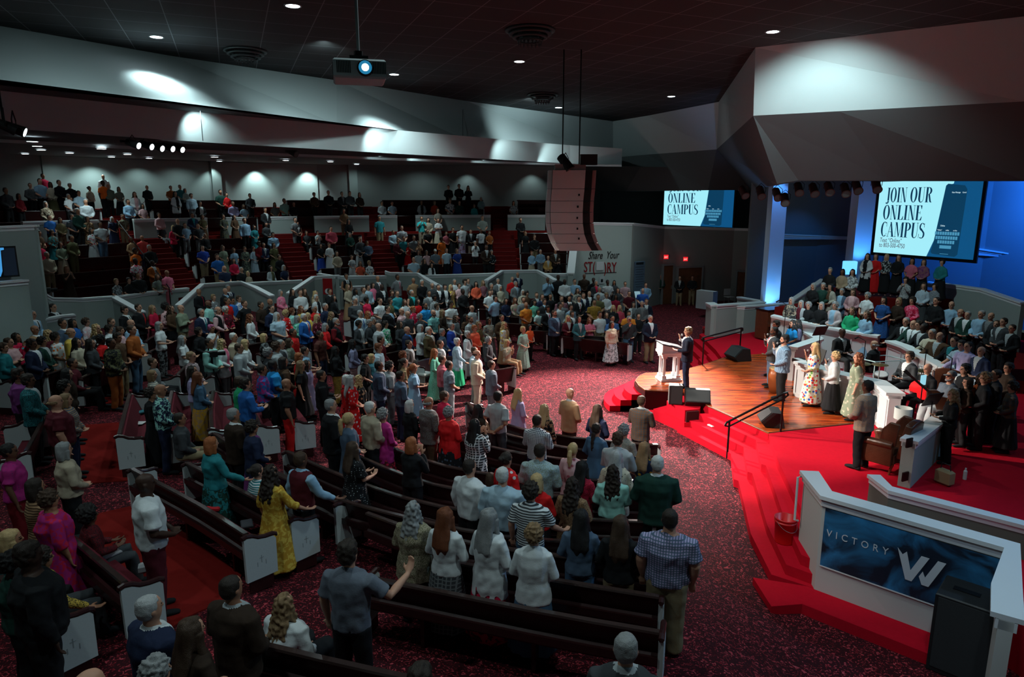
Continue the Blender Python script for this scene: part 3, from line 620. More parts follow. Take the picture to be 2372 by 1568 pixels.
def stand(label, loc, h=1.15, tablet=True):
    t = empty('music_stand', loc, R(200)); tag(t, label, 'music stand', 'thin black stands among the band')
    MB().tube([(0, 0, .25), (0, 0, h)], .012).build('pole', DARK, t)
    m = MB()
    for k in range(3): a_ = k * 2.094; m.tube([(0, 0, .3), (.26 * math.cos(a_), .26 * math.sin(a_), 0)], .009)
    m.build('tripod_foot', DARK, t)
    if tablet == 'screen': MB().box((0, 0, h + .1), (.17, .012, .24)).build('tablet', emit('tablet_glow', (.30, .66, .80), .9), t)
    elif tablet: MB().box((0, 0, h + .05), (.46, .02, .32), 0, 0, ('X', R(-25))).build('desk', BLACK, t)
    else: MB().tube([(0, 0, h), (.3, 0, h + .15)], .009).tube([(.3, 0, h + .15), (.42, 0, h + .10)], .022).build('microphone_boom', DARK, t)
q = atY(2138, 885, 15.3); stand('thin stand with a glowing white tablet beside the red guitar', (q.x, 15.3, SZ), q.z - SZ - .05, 'screen')
for i, (x, y, Y, s_) in enumerate(((1900, 770, 20.3, 'black folding music stand in front of the keyboard player'), (2005, 790, 19.9, 'boom microphone stand in front of the panelled choir rail'), (1821, 705, 22.4, 'tall thin microphone stand before the left end of the choir rail'), (2146, 810, 17.8, 'thin microphone stand behind the drummer by the men'), (2206, 830, 16.6, 'thin microphone stand above the bearded guitarist'), (2160, 930, 14.1, 'black music stand before the bearded guitarist'))):
    q = atY(x, y, Y); stand(s_, (q.x, Y, SZ), max(.8, q.z - SZ), 'music' if i in (0, 5) else None)
# choir risers (stepped floor)
for z, pts in ((1.25, [(10.2, 24.2), (12.0, 21.9), (14.6, 22.6), (13.2, 25.8)]), (1.65, [(9.9, 25.6), (12.2, 23.2), (15.8, 23.4), (14, 27)]), (2.05, [(10.2, 26.2), (13.0, 24.6), (17, 24.8), (14, 29)]), (2.45, [(13, 26.6), (14, 25.6), (18, 25.4), (17, 29), (13.4, 29)]), (1.05, [(13.6, 20.2), (15.0, 18.4), (19, 18.6), (17, 23)])):
    struct('floor_choir_riser', MB().prism(pts, 0, z), DREDC)
# bag and bottles on the floor of the pit
q = at(2186, 1122, SZ); t = empty('tote_bag', (q.x, q.y, SZ + .0), .4); tag(t, 'tan tote bag slumped on the floor behind the right half wall', 'bag'); MB().box((0, 0, .16), (.16, .3, .3), 0, .04).build('bag_body', mat('bag_cloth', (.32, .24, .13), .8), t); MB().tube([(0, -.1, .3), (0, -.08, .42), (0, .08, .42), (0, .1, .3)], .01).build('strap', BLACK, t)
q = at(2234, 1110, SZ); o = MB().tube([(0, 0, 0), (0, 0, .17), (0, 0, .2), (0, 0, .235)], [.035, .035, .016, .016], 12).build('water_bottle', mat('bottle_white', (.6, .63, .65), .3)); o.location = (q.x, q.y, SZ); tag(o, 'white water bottle standing on the floor beyond the tote bag', 'bottle')

for a0_, r0_, z0_, r1_, z1_, lb_ in ((ST[0] + .055, 19.9, 1.6, 24.4, 4.3, 'black metal handrail down the first flight of red steps between raised pews'),):
    f = lambda r, z: Vector((BC.x + r * math.cos(a0_), BC.y + r * math.sin(a0_), z)); A = f(r0_, z0_); t = empty('stair_handrail', A); tag(t, lb_, 'handrail')
    P = [f(r0_ + (r1_ - r0_) * k / 3, z0_ + (z1_ - z0_) * k / 3) - A for k in range(4)]; up = Vector((0, 0, .9))
    for p_ in P: MB().tube([p_ + Vector((0, 0, -.2)), p_ + up], .022).build('post', DARK, t)
    MB().tube([p_ + up for p_ in P], .025).build('top_rail', DARK, t)
# ================================================================ PEOPLE
def lofts(chains, vox, name, smooth_it=3, disp=0, dscale=9, seed=0, stretch=(1, 1, .35)):
    """union of ringed tubes -> one continuous surface. chain = list of (x, y, z, rx, ry[, axis]) rings"""
    vs = []; fs = []
    N = 14
    for ch in chains:
        P = [Vector(c[:3]) for c in ch]; k = len(P); base = len(vs)
        ax = ch[0][5] if len(ch[0]) > 5 else None
        for i, c in enumerate(ch):
            t = (P[min(i + 1, k - 1)] - P[max(i - 1, 0)]).normalized()
            if abs(t.z) > .75: a = Vector((1, 0, 0)); a = (a - t * a.dot(t)).normalized()
            else: a = t.cross(Vector((0, 0, 1))).normalized()
            b = t.cross(a).normalized()
            vs += [P[i] + a * (math.cos(6.2832 * q / N) * c[3]) + b * (math.sin(6.2832 * q / N) * c[4]) for q in range(N)]
        for i in range(k - 1):
            for q in range(N):
                j = (q + 1) % N; fs.append((base + i * N + q, base + i * N + j, base + i * N + N + j, base + i * N + N + q))
        for e, o in ((0, -1), (k - 1, 1)):
            t = (P[e] - P[e + (1 if e == 0 else -1)]).normalized(); vs.append(P[e] + t * min(ch[e][3], ch[e][4]) * .5); ci = len(vs) - 1
            for q in range(N):
                j = (q + 1) % N; fs.append((base + e * N + j, base + e * N + q, ci) if e == 0 else (base + e * N + q, base + e * N + j, ci))
    me = bpy.data.meshes.new(name); me.from_pydata([tuple(v) for v in vs], [], fs)
    bm = bmesh.new(); bm.from_mesh(me); bmesh.ops.recalc_face_normals(bm, faces=bm.faces); bm.to_mesh(me); bm.free()
    o = bpy.data.objects.new('t', me); C.objects.link(o)
    md = o.modifiers.new('r', 'REMESH'); md.mode = 'VOXEL'; md.voxel_size = vox; md.use_smooth_shade = True
    s = o.modifiers.new('s', 'SMOOTH'); s.iterations = smooth_it; s.factor = .5
    dg = bpy.context.evaluated_depsgraph_get(); dg.update()
    out = bpy.data.meshes.new_from_object(o.evaluated_get(dg)); out.name = name
    bpy.data.objects.remove(o); bpy.data.meshes.remove(me)
    if disp:
        n = len(out.vertices); co = np.empty(n * 3, 'f'); out.vertices.foreach_get('co', co); no = np.empty(n * 3, 'f'); out.vertex_normals.foreach_get('vector', no)
        co = co.reshape(-1, 3); no = no.reshape(-1, 3); off = Vector((seed * 3.1, seed, 0))
        h = np.array([noise.noise(Vector((v[0] * stretch[0], v[1] * stretch[1], v[2] * stretch[2])) * dscale + off) for v in co], 'f')
        co += no * (h * disp)[:, None]; out.vertices.foreach_set('co', co.ravel()); out.update()
    out.polygons.foreach_set('use_smooth', [True] * len(out.polygons))
    return out
def chainlerp(a, b, n=4):
    return [tuple(a[i] + (b[i] - a[i]) * t / n for i in range(5)) for t in range(n + 1)]
# arm positions: (elbow, wrist, hand direction) for the right arm; mirrored for the left
ARMS = {
 'd': ((.255, -.02, 1.15), (.265, .05, .90), (0, .15, -1)),
 'c': ((.265, .01, 1.14), (.105, .20, 1.00), (-.9, .35, -.25)),
 'f': ((.255, .07, 1.15), (-.03, .215, 1.19), (-1, .1, .1)),
 'b': ((.275, -.10, 1.15), (.075, -.185, .97), (-.8, -.1, -.4)),
 'h': ((.245, .10, 1.17), (.07, .20, 1.42), (-.3, .1, 1)),
 'r': ((.25, .04, 1.15), (.13, .26, 1.12), (-.6, .8, .1)),
 'o': ((.275, .10, 1.16), (.33, .30, 1.02), (.2, .9, -.3)),
 'u': ((.34, .10, 1.22), (.40, .36, 1.30), (.1, .6, .8)),
}
POSES = {'d': ('d', 'd'), 'c': ('c', 'c'), 'f': ('f', 'f'), 'b': ('b', 'b'), 'h': ('h', 'h'), 'r': ('r', 'r'), 'o': ('o', 'd'), 'm': ('h', 'c'), 'p': ('h', 'r'), 'u': ('u', 'd'), 'k': ('d', 'h')}
def shape(sex, fat, seated):
    """ring data for a 1.78 m figure; fat 0..2"""
    f = (1.0, 1.14, 1.32)[fat]; g = (1.0, 1.18, 1.5)[fat]
    if sex == 'm': T = [(.90, .165, .115), (.98, .168, .12), (1.08, .158, .115), (1.20, .170, .12), (1.32, .188, .125), (1.40, .192, .11), (1.46, .135, .08), (1.50, .075, .068)]
    else: T = [(.90, .180, .125), (.98, .172, .122), (1.08, .138, .105), (1.20, .148, .125), (1.30, .160, .13), (1.39, .165, .10), (1.46, .11, .07), (1.50, .062, .06)]
    out = []
    for i, (z, a, b) in enumerate(T):
        ff = f if i < 6 else 1 + (f - 1) * .4; gg = g if i < 5 else 1 + (g - 1) * .4
        out.append((0, .01 * (g - 1) * (6 if i < 4 else 2), z, a * ff, b * gg))
    return out
def arm_chain(side, key, sex, fat, dr=0, upto=1.0, shz=1.42):
    e, wv, hd = ARMS[key]; s = side; sw = (.175 if sex == 'm' else .15) * (1.0, 1.1, 1.2)[fat]
    k = (sw / .175)
    S = Vector((s * sw, 0, shz)); E = Vector((s * e[0] * (k * .5 + .5), e[1], e[2])); W = Vector((s * wv[0], wv[1] * (1, 1.1, 1.25)[fat], wv[2]))
    rr = (.058, .046, .040, .027) if sex == 'm' else (.048, .039, .034, .023)
    q = (1, 1.15, 1.3)[fat]
    pts = [(S, rr[0] * q), (S.lerp(E, .5), rr[1] * q * 1.06), (E, rr[1] * q * .95), (E.lerp(W, .35), rr[2] * q * 1.05), (W, rr[3])]
    L = [0, .3, .55, .75, 1.0]; out = []
    for (p, r), l in zip(pts, L):
        if l <= upto + 1e-6: out.append((p.x, p.y, p.z, r + dr, r + dr))
    if upto < 1 and len(out) < 5:
        pass
    return out, W, Vector((s * hd[0], hd[1], hd[2])).normalized()
def hand_chains(W, D, side):
    up = Vector((0, 0, 1)) if abs(D.z) < .8 else Vector((0, 1, 0))
    sd = D.cross(up).normalized()          # spread direction across the palm
    nrm = sd.cross(D).normalized()
    ch = []; P0 = W; P1 = W + D * .05; P2 = W + D * .095
    ch.append([(*P0, .024, .020), (*P1, .038, .017), (*P2, .038, .015)])
    for i, (o, l) in enumerate(((-.030, .072), (-.011, .085), (.010, .080), (.029, .062))):
        a = P2 + sd * o * .95; b = a + D * l * .55 + nrm * .012; c = b + D * l * .35 + nrm * .028
        ch.append([(*a, .0095, .0095), (*b, .0092, .0092), (*c, .0075, .0075)])
    a = W + D * .03 + sd * (-.028) ; b = a + (D * .6 - sd * .7).normalized() * .04 + nrm * .01; c = b + (D * .95 - sd * .1).normalized() * .034 + nrm * .012
    ch.append([(*a, .013, .013), (*b, .0115, .0115), (*c, .009, .009)])
    return ch
def legs_pts(seated, stance=0):
    if seated: return [[(s * .09, .0, .95), (s * .12, .22, .93), (s * .13, .43, .92), (s * .13, .46, .70), (s * .13, .47, .53)] for s in (-1, 1)]
    return [[(s * .085, 0, .92), (s * .095, .01, .70), (s * (.10), .02, .50), (s * (.105), 0, .28), (s * .11, -.02, .09)] for s in (-1, 1)]
def body_mesh(sex, fat, pose, seated, vox=.0105):
    T = shape(sex, fat, seated); ch = [T]
    f = (1, 1.12, 1.25)[fat]
    ch.append([(0, 0, 1.48, .056 * f, .058 * f), (0, .012, 1.56, .053 * f, .056 * f), (0, .02, 1.60, .05, .055)])
    # head: cranium, face and jaw
    fw = 1 + .06 * fat
    ch.append([(0, .022, 1.545, .040 * fw, .046), (0, .024, 1.575, .058 * fw, .066), (0, .018, 1.615, .068 * fw, .083), (0, .010, 1.665, .074, .093), (0, .004, 1.71, .074, .095), (0, .0, 1.745, .062, .080), (0, -.002, 1.768, .036, .048)])
    ch.append([(0, .096, 1.672, .010, .010), (0, .112, 1.645, .015, .014), (0, .105, 1.634, .012, .010)])            # nose
    ch.append([(-.052, .078, 1.682, .010, .010), (-.02, .094, 1.686, .009, .009)]); ch.append([(.052, .078, 1.682, .010, .010), (.02, .094, 1.686, .009, .009)])  # brow
    ch.append([(-.02, .088, 1.602, .009, .009), (.02, .088, 1.602, .009, .009)])                                      # lips
    ch.append([(0, .070, 1.562, .022, .018), (0, .072, 1.575, .022, .018)])                                            # chin
    for s in (-1, 1): ch.append([(s * .072, -.005, 1.625, .008, .014), (s * .080, -.008, 1.65, .011, .020), (s * .078, -.008, 1.675, .008, .018)])  # ears
    sh = .45 if seated else 0
    for s, L in zip((-1, 1), legs_pts(seated)):
        rr = (.088, .075, .056, .052, .038)
        if sex == 'w': rr = (.088, .074, .054, .048, .034)
        q = (1, 1.15, 1.3)[fat]
        ch.append([(*p, r * q, r * q) for p, r in zip(L, rr)])
        fx, fy, fz = L[-1]
        ch.append([(fx, fy - .05, fz - .05, .034, .03), (fx + s * .01, fy + .06, fz - .05, .040, .028), (fx + s * .02, fy + .15, fz - .062, .042, .020), (fx + s * .022, fy + .19, fz - .068, .03, .014)])
    for s, k in zip((1, -1), POSES[pose]):
        a, W, D = arm_chain(s, k, sex, fat); ch.append(a)
        if vox < .02: ch += hand_chains(W, D, s)
        else: ch.append([(*W, .026, .02), (*(W + D * .08), .038, .018), (*(W + D * .15), .03, .014)])
    me = lofts(ch, vox, 'body', 1)
    # features: eyes, lips and brows get their own colour in the same skin mesh
    n = len(me.polygons); cc = np.empty(n * 3, 'f'); me.polygons.foreach_get('center', cc); cc = cc.reshape(-1, 3); mi = np.zeros(n, 'i')
    if vox < .02:
        x, y, z = np.abs(cc[:, 0]), cc[:, 1], cc[:, 2]
        mi[(x > .018) & (x < .044) & (y > .06) & (np.abs(z - 1.664) < .0085)] = 1
        mi[(x < .024) & (y > .08) & (np.abs(z - 1.602) < .007)] = 2
        mi[(x > .016) & (x < .052) & (y > .06) & (np.abs(z - 1.689) < .006)] = 1
    me.polygons.foreach_set('material_index', mi)
    return me
def top_mesh(kind, sex, fat, pose, seated, vox=.0135):
    T = shape(sex, fat, seated)
    d = {'J': .034, 'S': .020, 'L': .022, 'D': .018, 'E': .020, 'V': .022, 'H': .036, 'Q': .040}[kind]
    hem = {'J': .80, 'S': .90, 'L': .90, 'D': 0, 'E': 0, 'V': .93, 'H': .88, 'Q': .68}[kind]
    if seated: hem = .93
    ch = []
    top = [(x, y, z, a + d, b + d) for x, y, z, a, b in T if z < 1.42]
    top += [(0, 0, 1.43, T[5][3] * .93 + d, T[5][4] * .95 + d), (0, 0, 1.468, T[6][3] + d * 1.3, T[6][4] + d), (0, -.003, 1.505, .066, .064)]
    if kind in 'JLSHV': top += [(0, .004, 1.525, .062, .066)]
    if kind in 'DE':
        hz = (.30 if kind == 'D' else .14) if not seated else .90
        w0 = T[1]
        if seated: sk = [(0, .18, .90, .20, .12)]; top = top[1:]
        else: sk = [(0, .0, hz, w0[3] + .13, w0[4] + .15), (0, 0, hz + .2, w0[3] + .105, w0[4] + .12), (0, 0, .72, w0[3] + .06, w0[4] + .07), (0, 0, .88, w0[3] + .035, w0[4] + .035)]; top = sk + [t for t in top if t[2] > .95]
        ch.append(top)
        if seated:
            ch.append([(0, .0, .93, .20, .12), (0, .25, .93, .21, .11), (0, .45, .90, .21, .10)]); ch.append([(0, .46, .9, .2, .08), (0, .50, .72, .21, .07), (0, .52, .60, .22, .07)])
    else:
        b = top[0]
        if hem < b[2]: top = [(0, b[1], hem, b[3] + .012 * (kind in 'JQH'), b[4] + .012)] + top
        else: top = [t for t in top if t[2] >= hem] ; top = [(top[0][0], top[0][1], hem, top[0][3], top[0][4])] + top
        ch.append(top)
    if kind != 'V':
        up = {'J': 1.0, 'S': .3, 'L': 1.0, 'D': .3, 'E': .75, 'H': 1.0, 'Q': 1.0}[kind]
        for s, k in zip((1, -1), POSES[pose]):
            a, W, Dd = arm_chain(s, k, sex, fat, .022 if kind != 'D' else .026)
            a = [c for c, l in zip(a, (0, .3, .55, .75, 1)) if l <= up + .001]
            if kind in 'SD':
                e = arm_chain(s, k, sex, fat)[0][2]; c = a[-1]; a.append((c[0] + (e[0] - c[0]) * .5, c[1] + (e[1] - c[1]) * .5, c[2] + (e[2] - c[2]) * .5, c[3] + .012, c[4] + .012))
            if up == 1.0: a[-1] = (*[a[-2][i] + (a[-1][i] - a[-2][i]) * .93 for i in range(3)], a[-1][3], a[-1][4])
            ch.append(a)
    if kind == 'H': ch.append([(0, -.07, 1.50, .085, .05), (0, -.10, 1.44, .10, .05), (0, -.13, 1.38, .06, .03)])
    if kind in 'DE' and not seated: me = lofts(ch, vox, 'dress', 3, .028, 11, 3, (1, 1, .12))
    else: me = lofts(ch, vox, 'top', 3, .013 if kind != 'J' else .008, 13, fat + 1, (1, 1, .8))
    if kind in 'JVQ':     # open front: shirt and tie show in the V
        n = len(me.polygons); cc = np.empty(n * 3, 'f'); me.polygons.foreach_get('center', cc); cc = cc.reshape(-1, 3); mi = np.zeros(n, 'i')
        x, y, z = np.abs(cc[:, 0]), cc[:, 1], cc[:, 2]
        wv = np.clip((z - (1.12 if kind != 'Q' else .7)) / .36, 0, 1) * .085
        m1 = (y > .03) & (x < wv) & (z > .7); mi[m1] = 1
        if sex == 'm': mi[m1 & (x < .024 + (1.45 - z) * .02) & (z < 1.47)] = 2
        mi[(z > 1.503) & (kind != 'Q')] = 1
        me.polygons.foreach_set('material_index', mi)
    return me
def bottom_mesh(kind, sex, fat, seated, vox=.015):
    T = shape(sex, fat, seated); ch = []
    q = (1, 1.15, 1.3)[fat]
    if kind == 'T':
        ch.append([(0, T[0][1], .88, T[0][3] + .010, T[0][4] + .012), (0, T[1][1], .97, T[1][3] + .010, T[1][4] + .012), (0, T[2][1], 1.03, T[2][3] + .010, T[2][4] + .012)])
        rr = (.105, .094, .078, .074, .070)
        for s, L in zip((-1, 1), legs_pts(seated)):
            L = list(L); L[-1] = (L[-1][0], L[-1][1] + (.0), L[-1][2] - .03)
            ch.append([(*p, r * q, r * q) for p, r in zip(L, rr)])
        return lofts(ch, vox, 'trousers', 2, .010, 12, 5, (1, 1, .7))
    hz = .16 if kind == 'K' else .42
    if seated:
        ch.append([(0, T[1][1], .97, T[1][3] + .02, T[1][4] + .02), (0, .1, .93, .20, .12), (0, .45, .90, .21, .10)]); ch.append([(0, .46, .9, .2, .08), (0, .50, .72, .21, .07), (0, .52, .60, .22, .07)])
    else: ch.append([(0, 0, hz, T[0][3] + .13, T[0][4] + .13), (0, 0, (hz + .9) / 2, T[0][3] + .075, T[0][4] + .075), (0, 0, .88, T[0][3] + .022, T[0][4] + .022), (0, T[2][1], 1.05, T[2][3] + .01, T[2][4] + .01)])
    return lofts(ch, vox, 'skirt', 2, .022, 13, 2, (1, 1, .1))
def shoes_mesh(seated):
    ch = []
    for s, L in zip((-1, 1), legs_pts(seated)):
        fx, fy, fz = L[-1]
        ch.append([(fx, fy - .06, fz - .045, .042, .042), (fx + s * .01, fy + .05, fz - .045, .047, .042), (fx + s * .02, fy + .15, fz - .055, .050, .033), (fx + s * .022, fy + .21, fz - .064, .038, .022)])
    return lofts(ch, .014, 'shoes', 1)
def hair_mesh(style, vox=.011):
    cap = [(0, -.018, 1.60, .06, .065), (0, -.020, 1.64, .084, .090), (0, -.012, 1.69, .091, .101), (0, -.006, 1.738, .085, .098), (0, -.004, 1.778, .056, .070), (0, -.004, 1.796, .024, .03)]
    ch = [cap]; d = .010; sc = 30; st = (1, 1, 1)
    if style == 'short': ch = [[(0, -.045, 1.59, .06, .055), (0, -.03, 1.64, .087, .082), (0, -.014, 1.69, .092, .096), (0, -.002, 1.742, .087, .102), (0, .006, 1.782, .062, .084), (0, .006, 1.80, .03, .04)]]; d = .016
    if style == 'crop': ch = [[(0, -.045, 1.595, .054, .05), (0, -.03, 1.64, .083, .078), (0, -.014, 1.69, .087, .090), (0, -.006, 1.738, .080, .094), (0, .0, 1.772, .054, .072), (0, 0, 1.786, .024, .03)]]; d = .004
    if style == 'ring': ch = [[(-.078, .02, 1.66, .012, .03), (-.074, -.05, 1.655, .016, .035), (0, -.105, 1.65, .03, .018), (.074, -.05, 1.655, .016, .035), (.078, .02, 1.66, .012, .03)]]; d = .004
    if style == 'curly': ch = [[(0, -.025, 1.595, .075, .07), (0, -.022, 1.64, .098, .10), (0, -.012, 1.69, .103, .110), (0, -.004, 1.745, .095, .105), (0, 0, 1.79, .065, .08), (0, 0, 1.81, .03, .03)]]; d = .030; sc = 38
    if style == 'afro': ch = [[(0, -.03, 1.58, .09, .07), (0, -.03, 1.64, .125, .11), (0, -.02, 1.71, .135, .13), (0, -.01, 1.78, .11, .12), (0, 0, 1.83, .06, .07)]]; d = .03; sc = 30
    if style == 'bob':
        ch.append([(0, -.055, 1.50, .085, .05), (0, -.05, 1.56, .095, .065), (0, -.035, 1.63, .094, .085), (0, -.02, 1.70, .088, .09)])
        for s in (-1, 1): ch.append([(s * .075, .01, 1.51, .02, .035), (s * .084, .015, 1.58, .018, .04), (s * .080, .02, 1.66, .015, .04)])
        d = .012; sc = 22; st = (1, 1, .3)
    if style in ('long', 'wavy', 'ash'):
        ch.append([(0, -.115, 1.20, .07, .022), (0, -.135, 1.30, .115, .034), (0, -.11, 1.42, .125, .045), (0, -.07, 1.53, .108, .06), (0, -.04, 1.62, .096, .08), (0, -.02, 1.70, .088, .09)])
        for s in (-1, 1): ch.append([(s * .10, .05, 1.34, .02, .03), (s * .095, .035, 1.45, .028, .04), (s * .088, .02, 1.56, .022, .045), (s * .080, .02, 1.66, .015, .04)])
        d = .016 if style == 'long' else .03; sc = 20 if style == 'long' else 28; st = (1, 1, .25 if style == 'long' else .7)
    if style == 'pony':
        ch.append([(0, -.10, 1.70, .03, .03), (0, -.135, 1.68, .034, .034), (0, -.150, 1.60, .045, .04), (0, -.145, 1.48, .042, .035), (0, -.14, 1.38, .02, .018)]); d = .008; sc = 24; st = (1, 1, .4)
    if style == 'braid':
        ch.append([(0, -.10, 1.60, .045, .04), (0, -.125, 1.50, .036, .03), (0, -.135, 1.46, .028, .024), (0, -.135, 1.42, .036, .03), (0, -.14, 1.37, .027, .024), (0, -.14, 1.32, .034, .028), (0, -.14, 1.24, .018, .018)]); d = .008
    if style == 'bun': ch.append([(0, -.10, 1.70, .035, .035), (0, -.135, 1.71, .05, .05), (0, -.16, 1.71, .035, .035)]); d = .008
    if style == 'cap': ch = [[(0, -.02, 1.68, .082, .094), (0, -.01, 1.74, .080, .094), (0, -.004, 1.785, .055, .065)], [(-.04, .12, 1.70, .014, .014), (.04, .12, 1.70, .014, .014)], [(0, .05, 1.70, .06, .014), (0, .10, 1.702, .065, .012), (0, .155, 1.695, .05, .008)]]; d = .0
    me = lofts(ch, vox, 'hair', 1, d, sc, 1, st)
    # keep the face clear
    bm = bmesh.new(); bm.from_mesh(me)
    if style != 'cap' and style != 'ring':
        for v in bm.verts:
            if v.co.y > .02 and abs(v.co.x) < .066 and v.co.z < 1.728: v.co.y = .02 + (v.co.y - .02) * .12
        bm.to_mesh(me)
    bm.free(); return me
def beard_mesh():
    return lofts([[(-.07, .02, 1.63, .010, .02), (-.062, .06, 1.59, .014, .02), (-.03, .092, 1.575, .02, .02), (0, .10, 1.57, .024, .02), (.03, .092, 1.575, .02, .02), (.062, .06, 1.59, .014, .02), (.07, .02, 1.63, .010, .02)], [(-.03, .104, 1.618, .006, .007), (.03, .104, 1.618, .006, .007)]], .011, 'beard', 1, .006, 40)
TM = {}
def tmesh(key):
    if key not in TM:
        k = key[0]
        TM[key] = {'B': lambda: body_mesh(*key[1:]), 'T': lambda: top_mesh(*key[1:]), 'L': lambda: bottom_mesh(*key[1:]), 'S': lambda: shoes_mesh(*key[1:]), 'H': lambda: hair_mesh(*key[1:]), 'R': beard_mesh}[k]()
        me = TM[key]; nm = {'B': 3, 'T': 3}.get(k, 1)
        while len(me.materials) < nm: me.materials.append(None)
    return TM[key]
COL = dict(black=(.010, .011, .013), white=(.62, .66, .68), cream=(.52, .47, .36), grey=(.16, .175, .185), light_grey=(.36, .40, .42), dark_grey=(.045, .05, .056), navy=(.014, .022, .055), blue=(.02, .12, .40),
 bright_blue=(.02, .28, .66), light_blue=(.25, .42, .58), pale_blue=(.36, .50, .60), royal_blue=(.02, .06, .36), slate_blue=(.07, .11, .17), teal=(.02, .20, .23), mint=(.30, .62, .56), green=(.02, .36, .16), dark_green=(.012, .045, .035), olive=(.10, .10, .045),
 sage=(.22, .27, .19), red=(.60, .012, .014), dark_red=(.16, .008, .014), maroon=(.085, .010, .018), crimson=(.55, .015, .06), coral=(.75, .12, .06), orange=(.80, .16, .02), rust=(.32, .085, .018), yellow=(.68, .47, .08),
 mustard=(.50, .27, .03), tan=(.36, .22, .12), beige=(.40, .34, .25), khaki=(.24, .19, .11), brown=(.085, .045, .025), dark_brown=(.03, .018, .012), pink=(.72, .17, .28), pale_pink=(.62, .38, .40), magenta=(.36, .02, .17), purple=(.16, .035, .16),
 lavender=(.36, .32, .52), mauve=(.26, .11, .14), denim=(.06, .13, .22), camel=(.42, .24, .08), rose=(.40, .10, .13), blue_grey=(.13, .15, .19), turquoise=(.03, .46, .48))
HAIRC = dict(black=(.008, .007, .007), dark=(.022, .014, .010), brown=(.055, .030, .017), auburn=(.16, .045, .015), red=(.34, .10, .03), blonde=(.52, .36, .17), sandy=(.24, .15, .075), grey=(.26, .27, .275), white=(.60, .61, .60), pinkish=(.40, .10, .22), silver=(.42, .43, .44))
SKIN = {'1': (.52, .27, .18), '2': (.36, .17, .10), '3': (.14, .062, .036), '4': (.05, .023, .015)}
def big_floral():
    if 'cloth_big_floral' in MATS: return MATS['cloth_big_floral']
    m, nt, b = base_mat('cloth_big_floral'); L = nt.links.new; b.inputs['Roughness'].default_value = .85
    tc = nd(nt, 'ShaderNodeTexCoord'); n = nd(nt, 'ShaderNodeTexVoronoi', Scale=13.0); L(tc.outputs['Object'], n.inputs['Vector'])
    sp = nd(nt, 'ShaderNodeSeparateColor'); L(n.outputs['Color'], sp.inputs[0])
    cr = nd(nt, 'ShaderNodeValToRGB'); cr.color_ramp.interpolation = 'CONSTANT'; e = cr.color_ramp.elements; e[0].color = (.62, .02, .02, 1); e[1].position = .4; e[1].color = (.02, .10, .42, 1)
    for p_, c_ in ((.62, (.60, .40, .06, 1)), (.76, (.10, .25, .06, 1)), (.86, (.6, .05, .03, 1))): q = e.new(p_); q.color = c_
    L(sp.outputs[0], cr.inputs[0]); mt = nd(nt, 'ShaderNodeMath', operation='LESS_THAN'); mt.inputs[1].default_value = .42; L(n.outputs['Distance'], mt.inputs[0])
    mx = nd(nt, 'ShaderNodeMix', data_type='RGBA'); L(mt.outputs[0], mx.inputs[0]); mx.inputs[6].default_value = (.62, .62, .52, 1); L(cr.outputs[0], mx.inputs[7]); L(mx.outputs[2], b.inputs['Base Color'])
    MATS['cloth_big_floral'] = m; return m
def cloth(spec):
    if spec == 'white/red:floral' and 'cloth_white/red:floral' not in MATS: return big_floral()
    """red | red/white:floral"""
    if ':' in spec:
        cc, pat = spec.split(':'); a, b = cc.split('/')
        kind, sc, thr, so = {'floral': ('floral', 11, .30, .05), 'print': ('noise', 16, .52, .03), 'dots': ('dots', 26, .22, .03), 'stripes': ('stripe', 9.0, .5, .1), 'plaid': ('plaid', 6, .82, .06), 'check': ('plaid', 11, .74, .08), 'knit': ('noise', 90, .5, .1)}[pat]
        A, B = COL[a], COL[b]
        if pat in ('floral', 'dots'): A, B = B, A
        c3 = None
        if pat == 'floral': return two_tone('cloth_' + spec, A, B, kind, sc, .85, thr, so)
        return two_tone('cloth_' + spec, A, B, kind, sc, .85, thr, so)
    return mat('cloth_' + spec, COL[spec], .85, .12, 70, .2, .12, 12)
def hairm(c): return mat('hair_' + c, HAIRC[c], .55, .5, 160, .35, .25, 40)
def skinm(s): return mat('skin_' + s, SKIN[s], .55, .05, 90, .35)
EYE = mat('eye_dark', (.015, .011, .010), .3); 
def lipm(s): return mat('lips_' + s, tuple(v * f for v, f in zip(SKIN[s], (.8, .5, .55))), .5)
def setm(o, mats):
    for i, m in enumerate(mats):
        o.material_slots[i].link = 'OBJECT'; o.material_slots[i].material = m
GAR = {'J': 'suit jacket', 'S': 'short-sleeved shirt', 'L': 'long-sleeved shirt', 'D': 'dress', 'E': 'long dress', 'V': 'waistcoat', 'H': 'hooded sweatshirt', 'Q': 'open cardigan'}
PARTN = {'J': 'jacket', 'S': 'shirt', 'L': 'shirt', 'D': 'dress', 'E': 'dress', 'V': 'waistcoat', 'H': 'hooded_sweatshirt', 'Q': 'cardigan'}
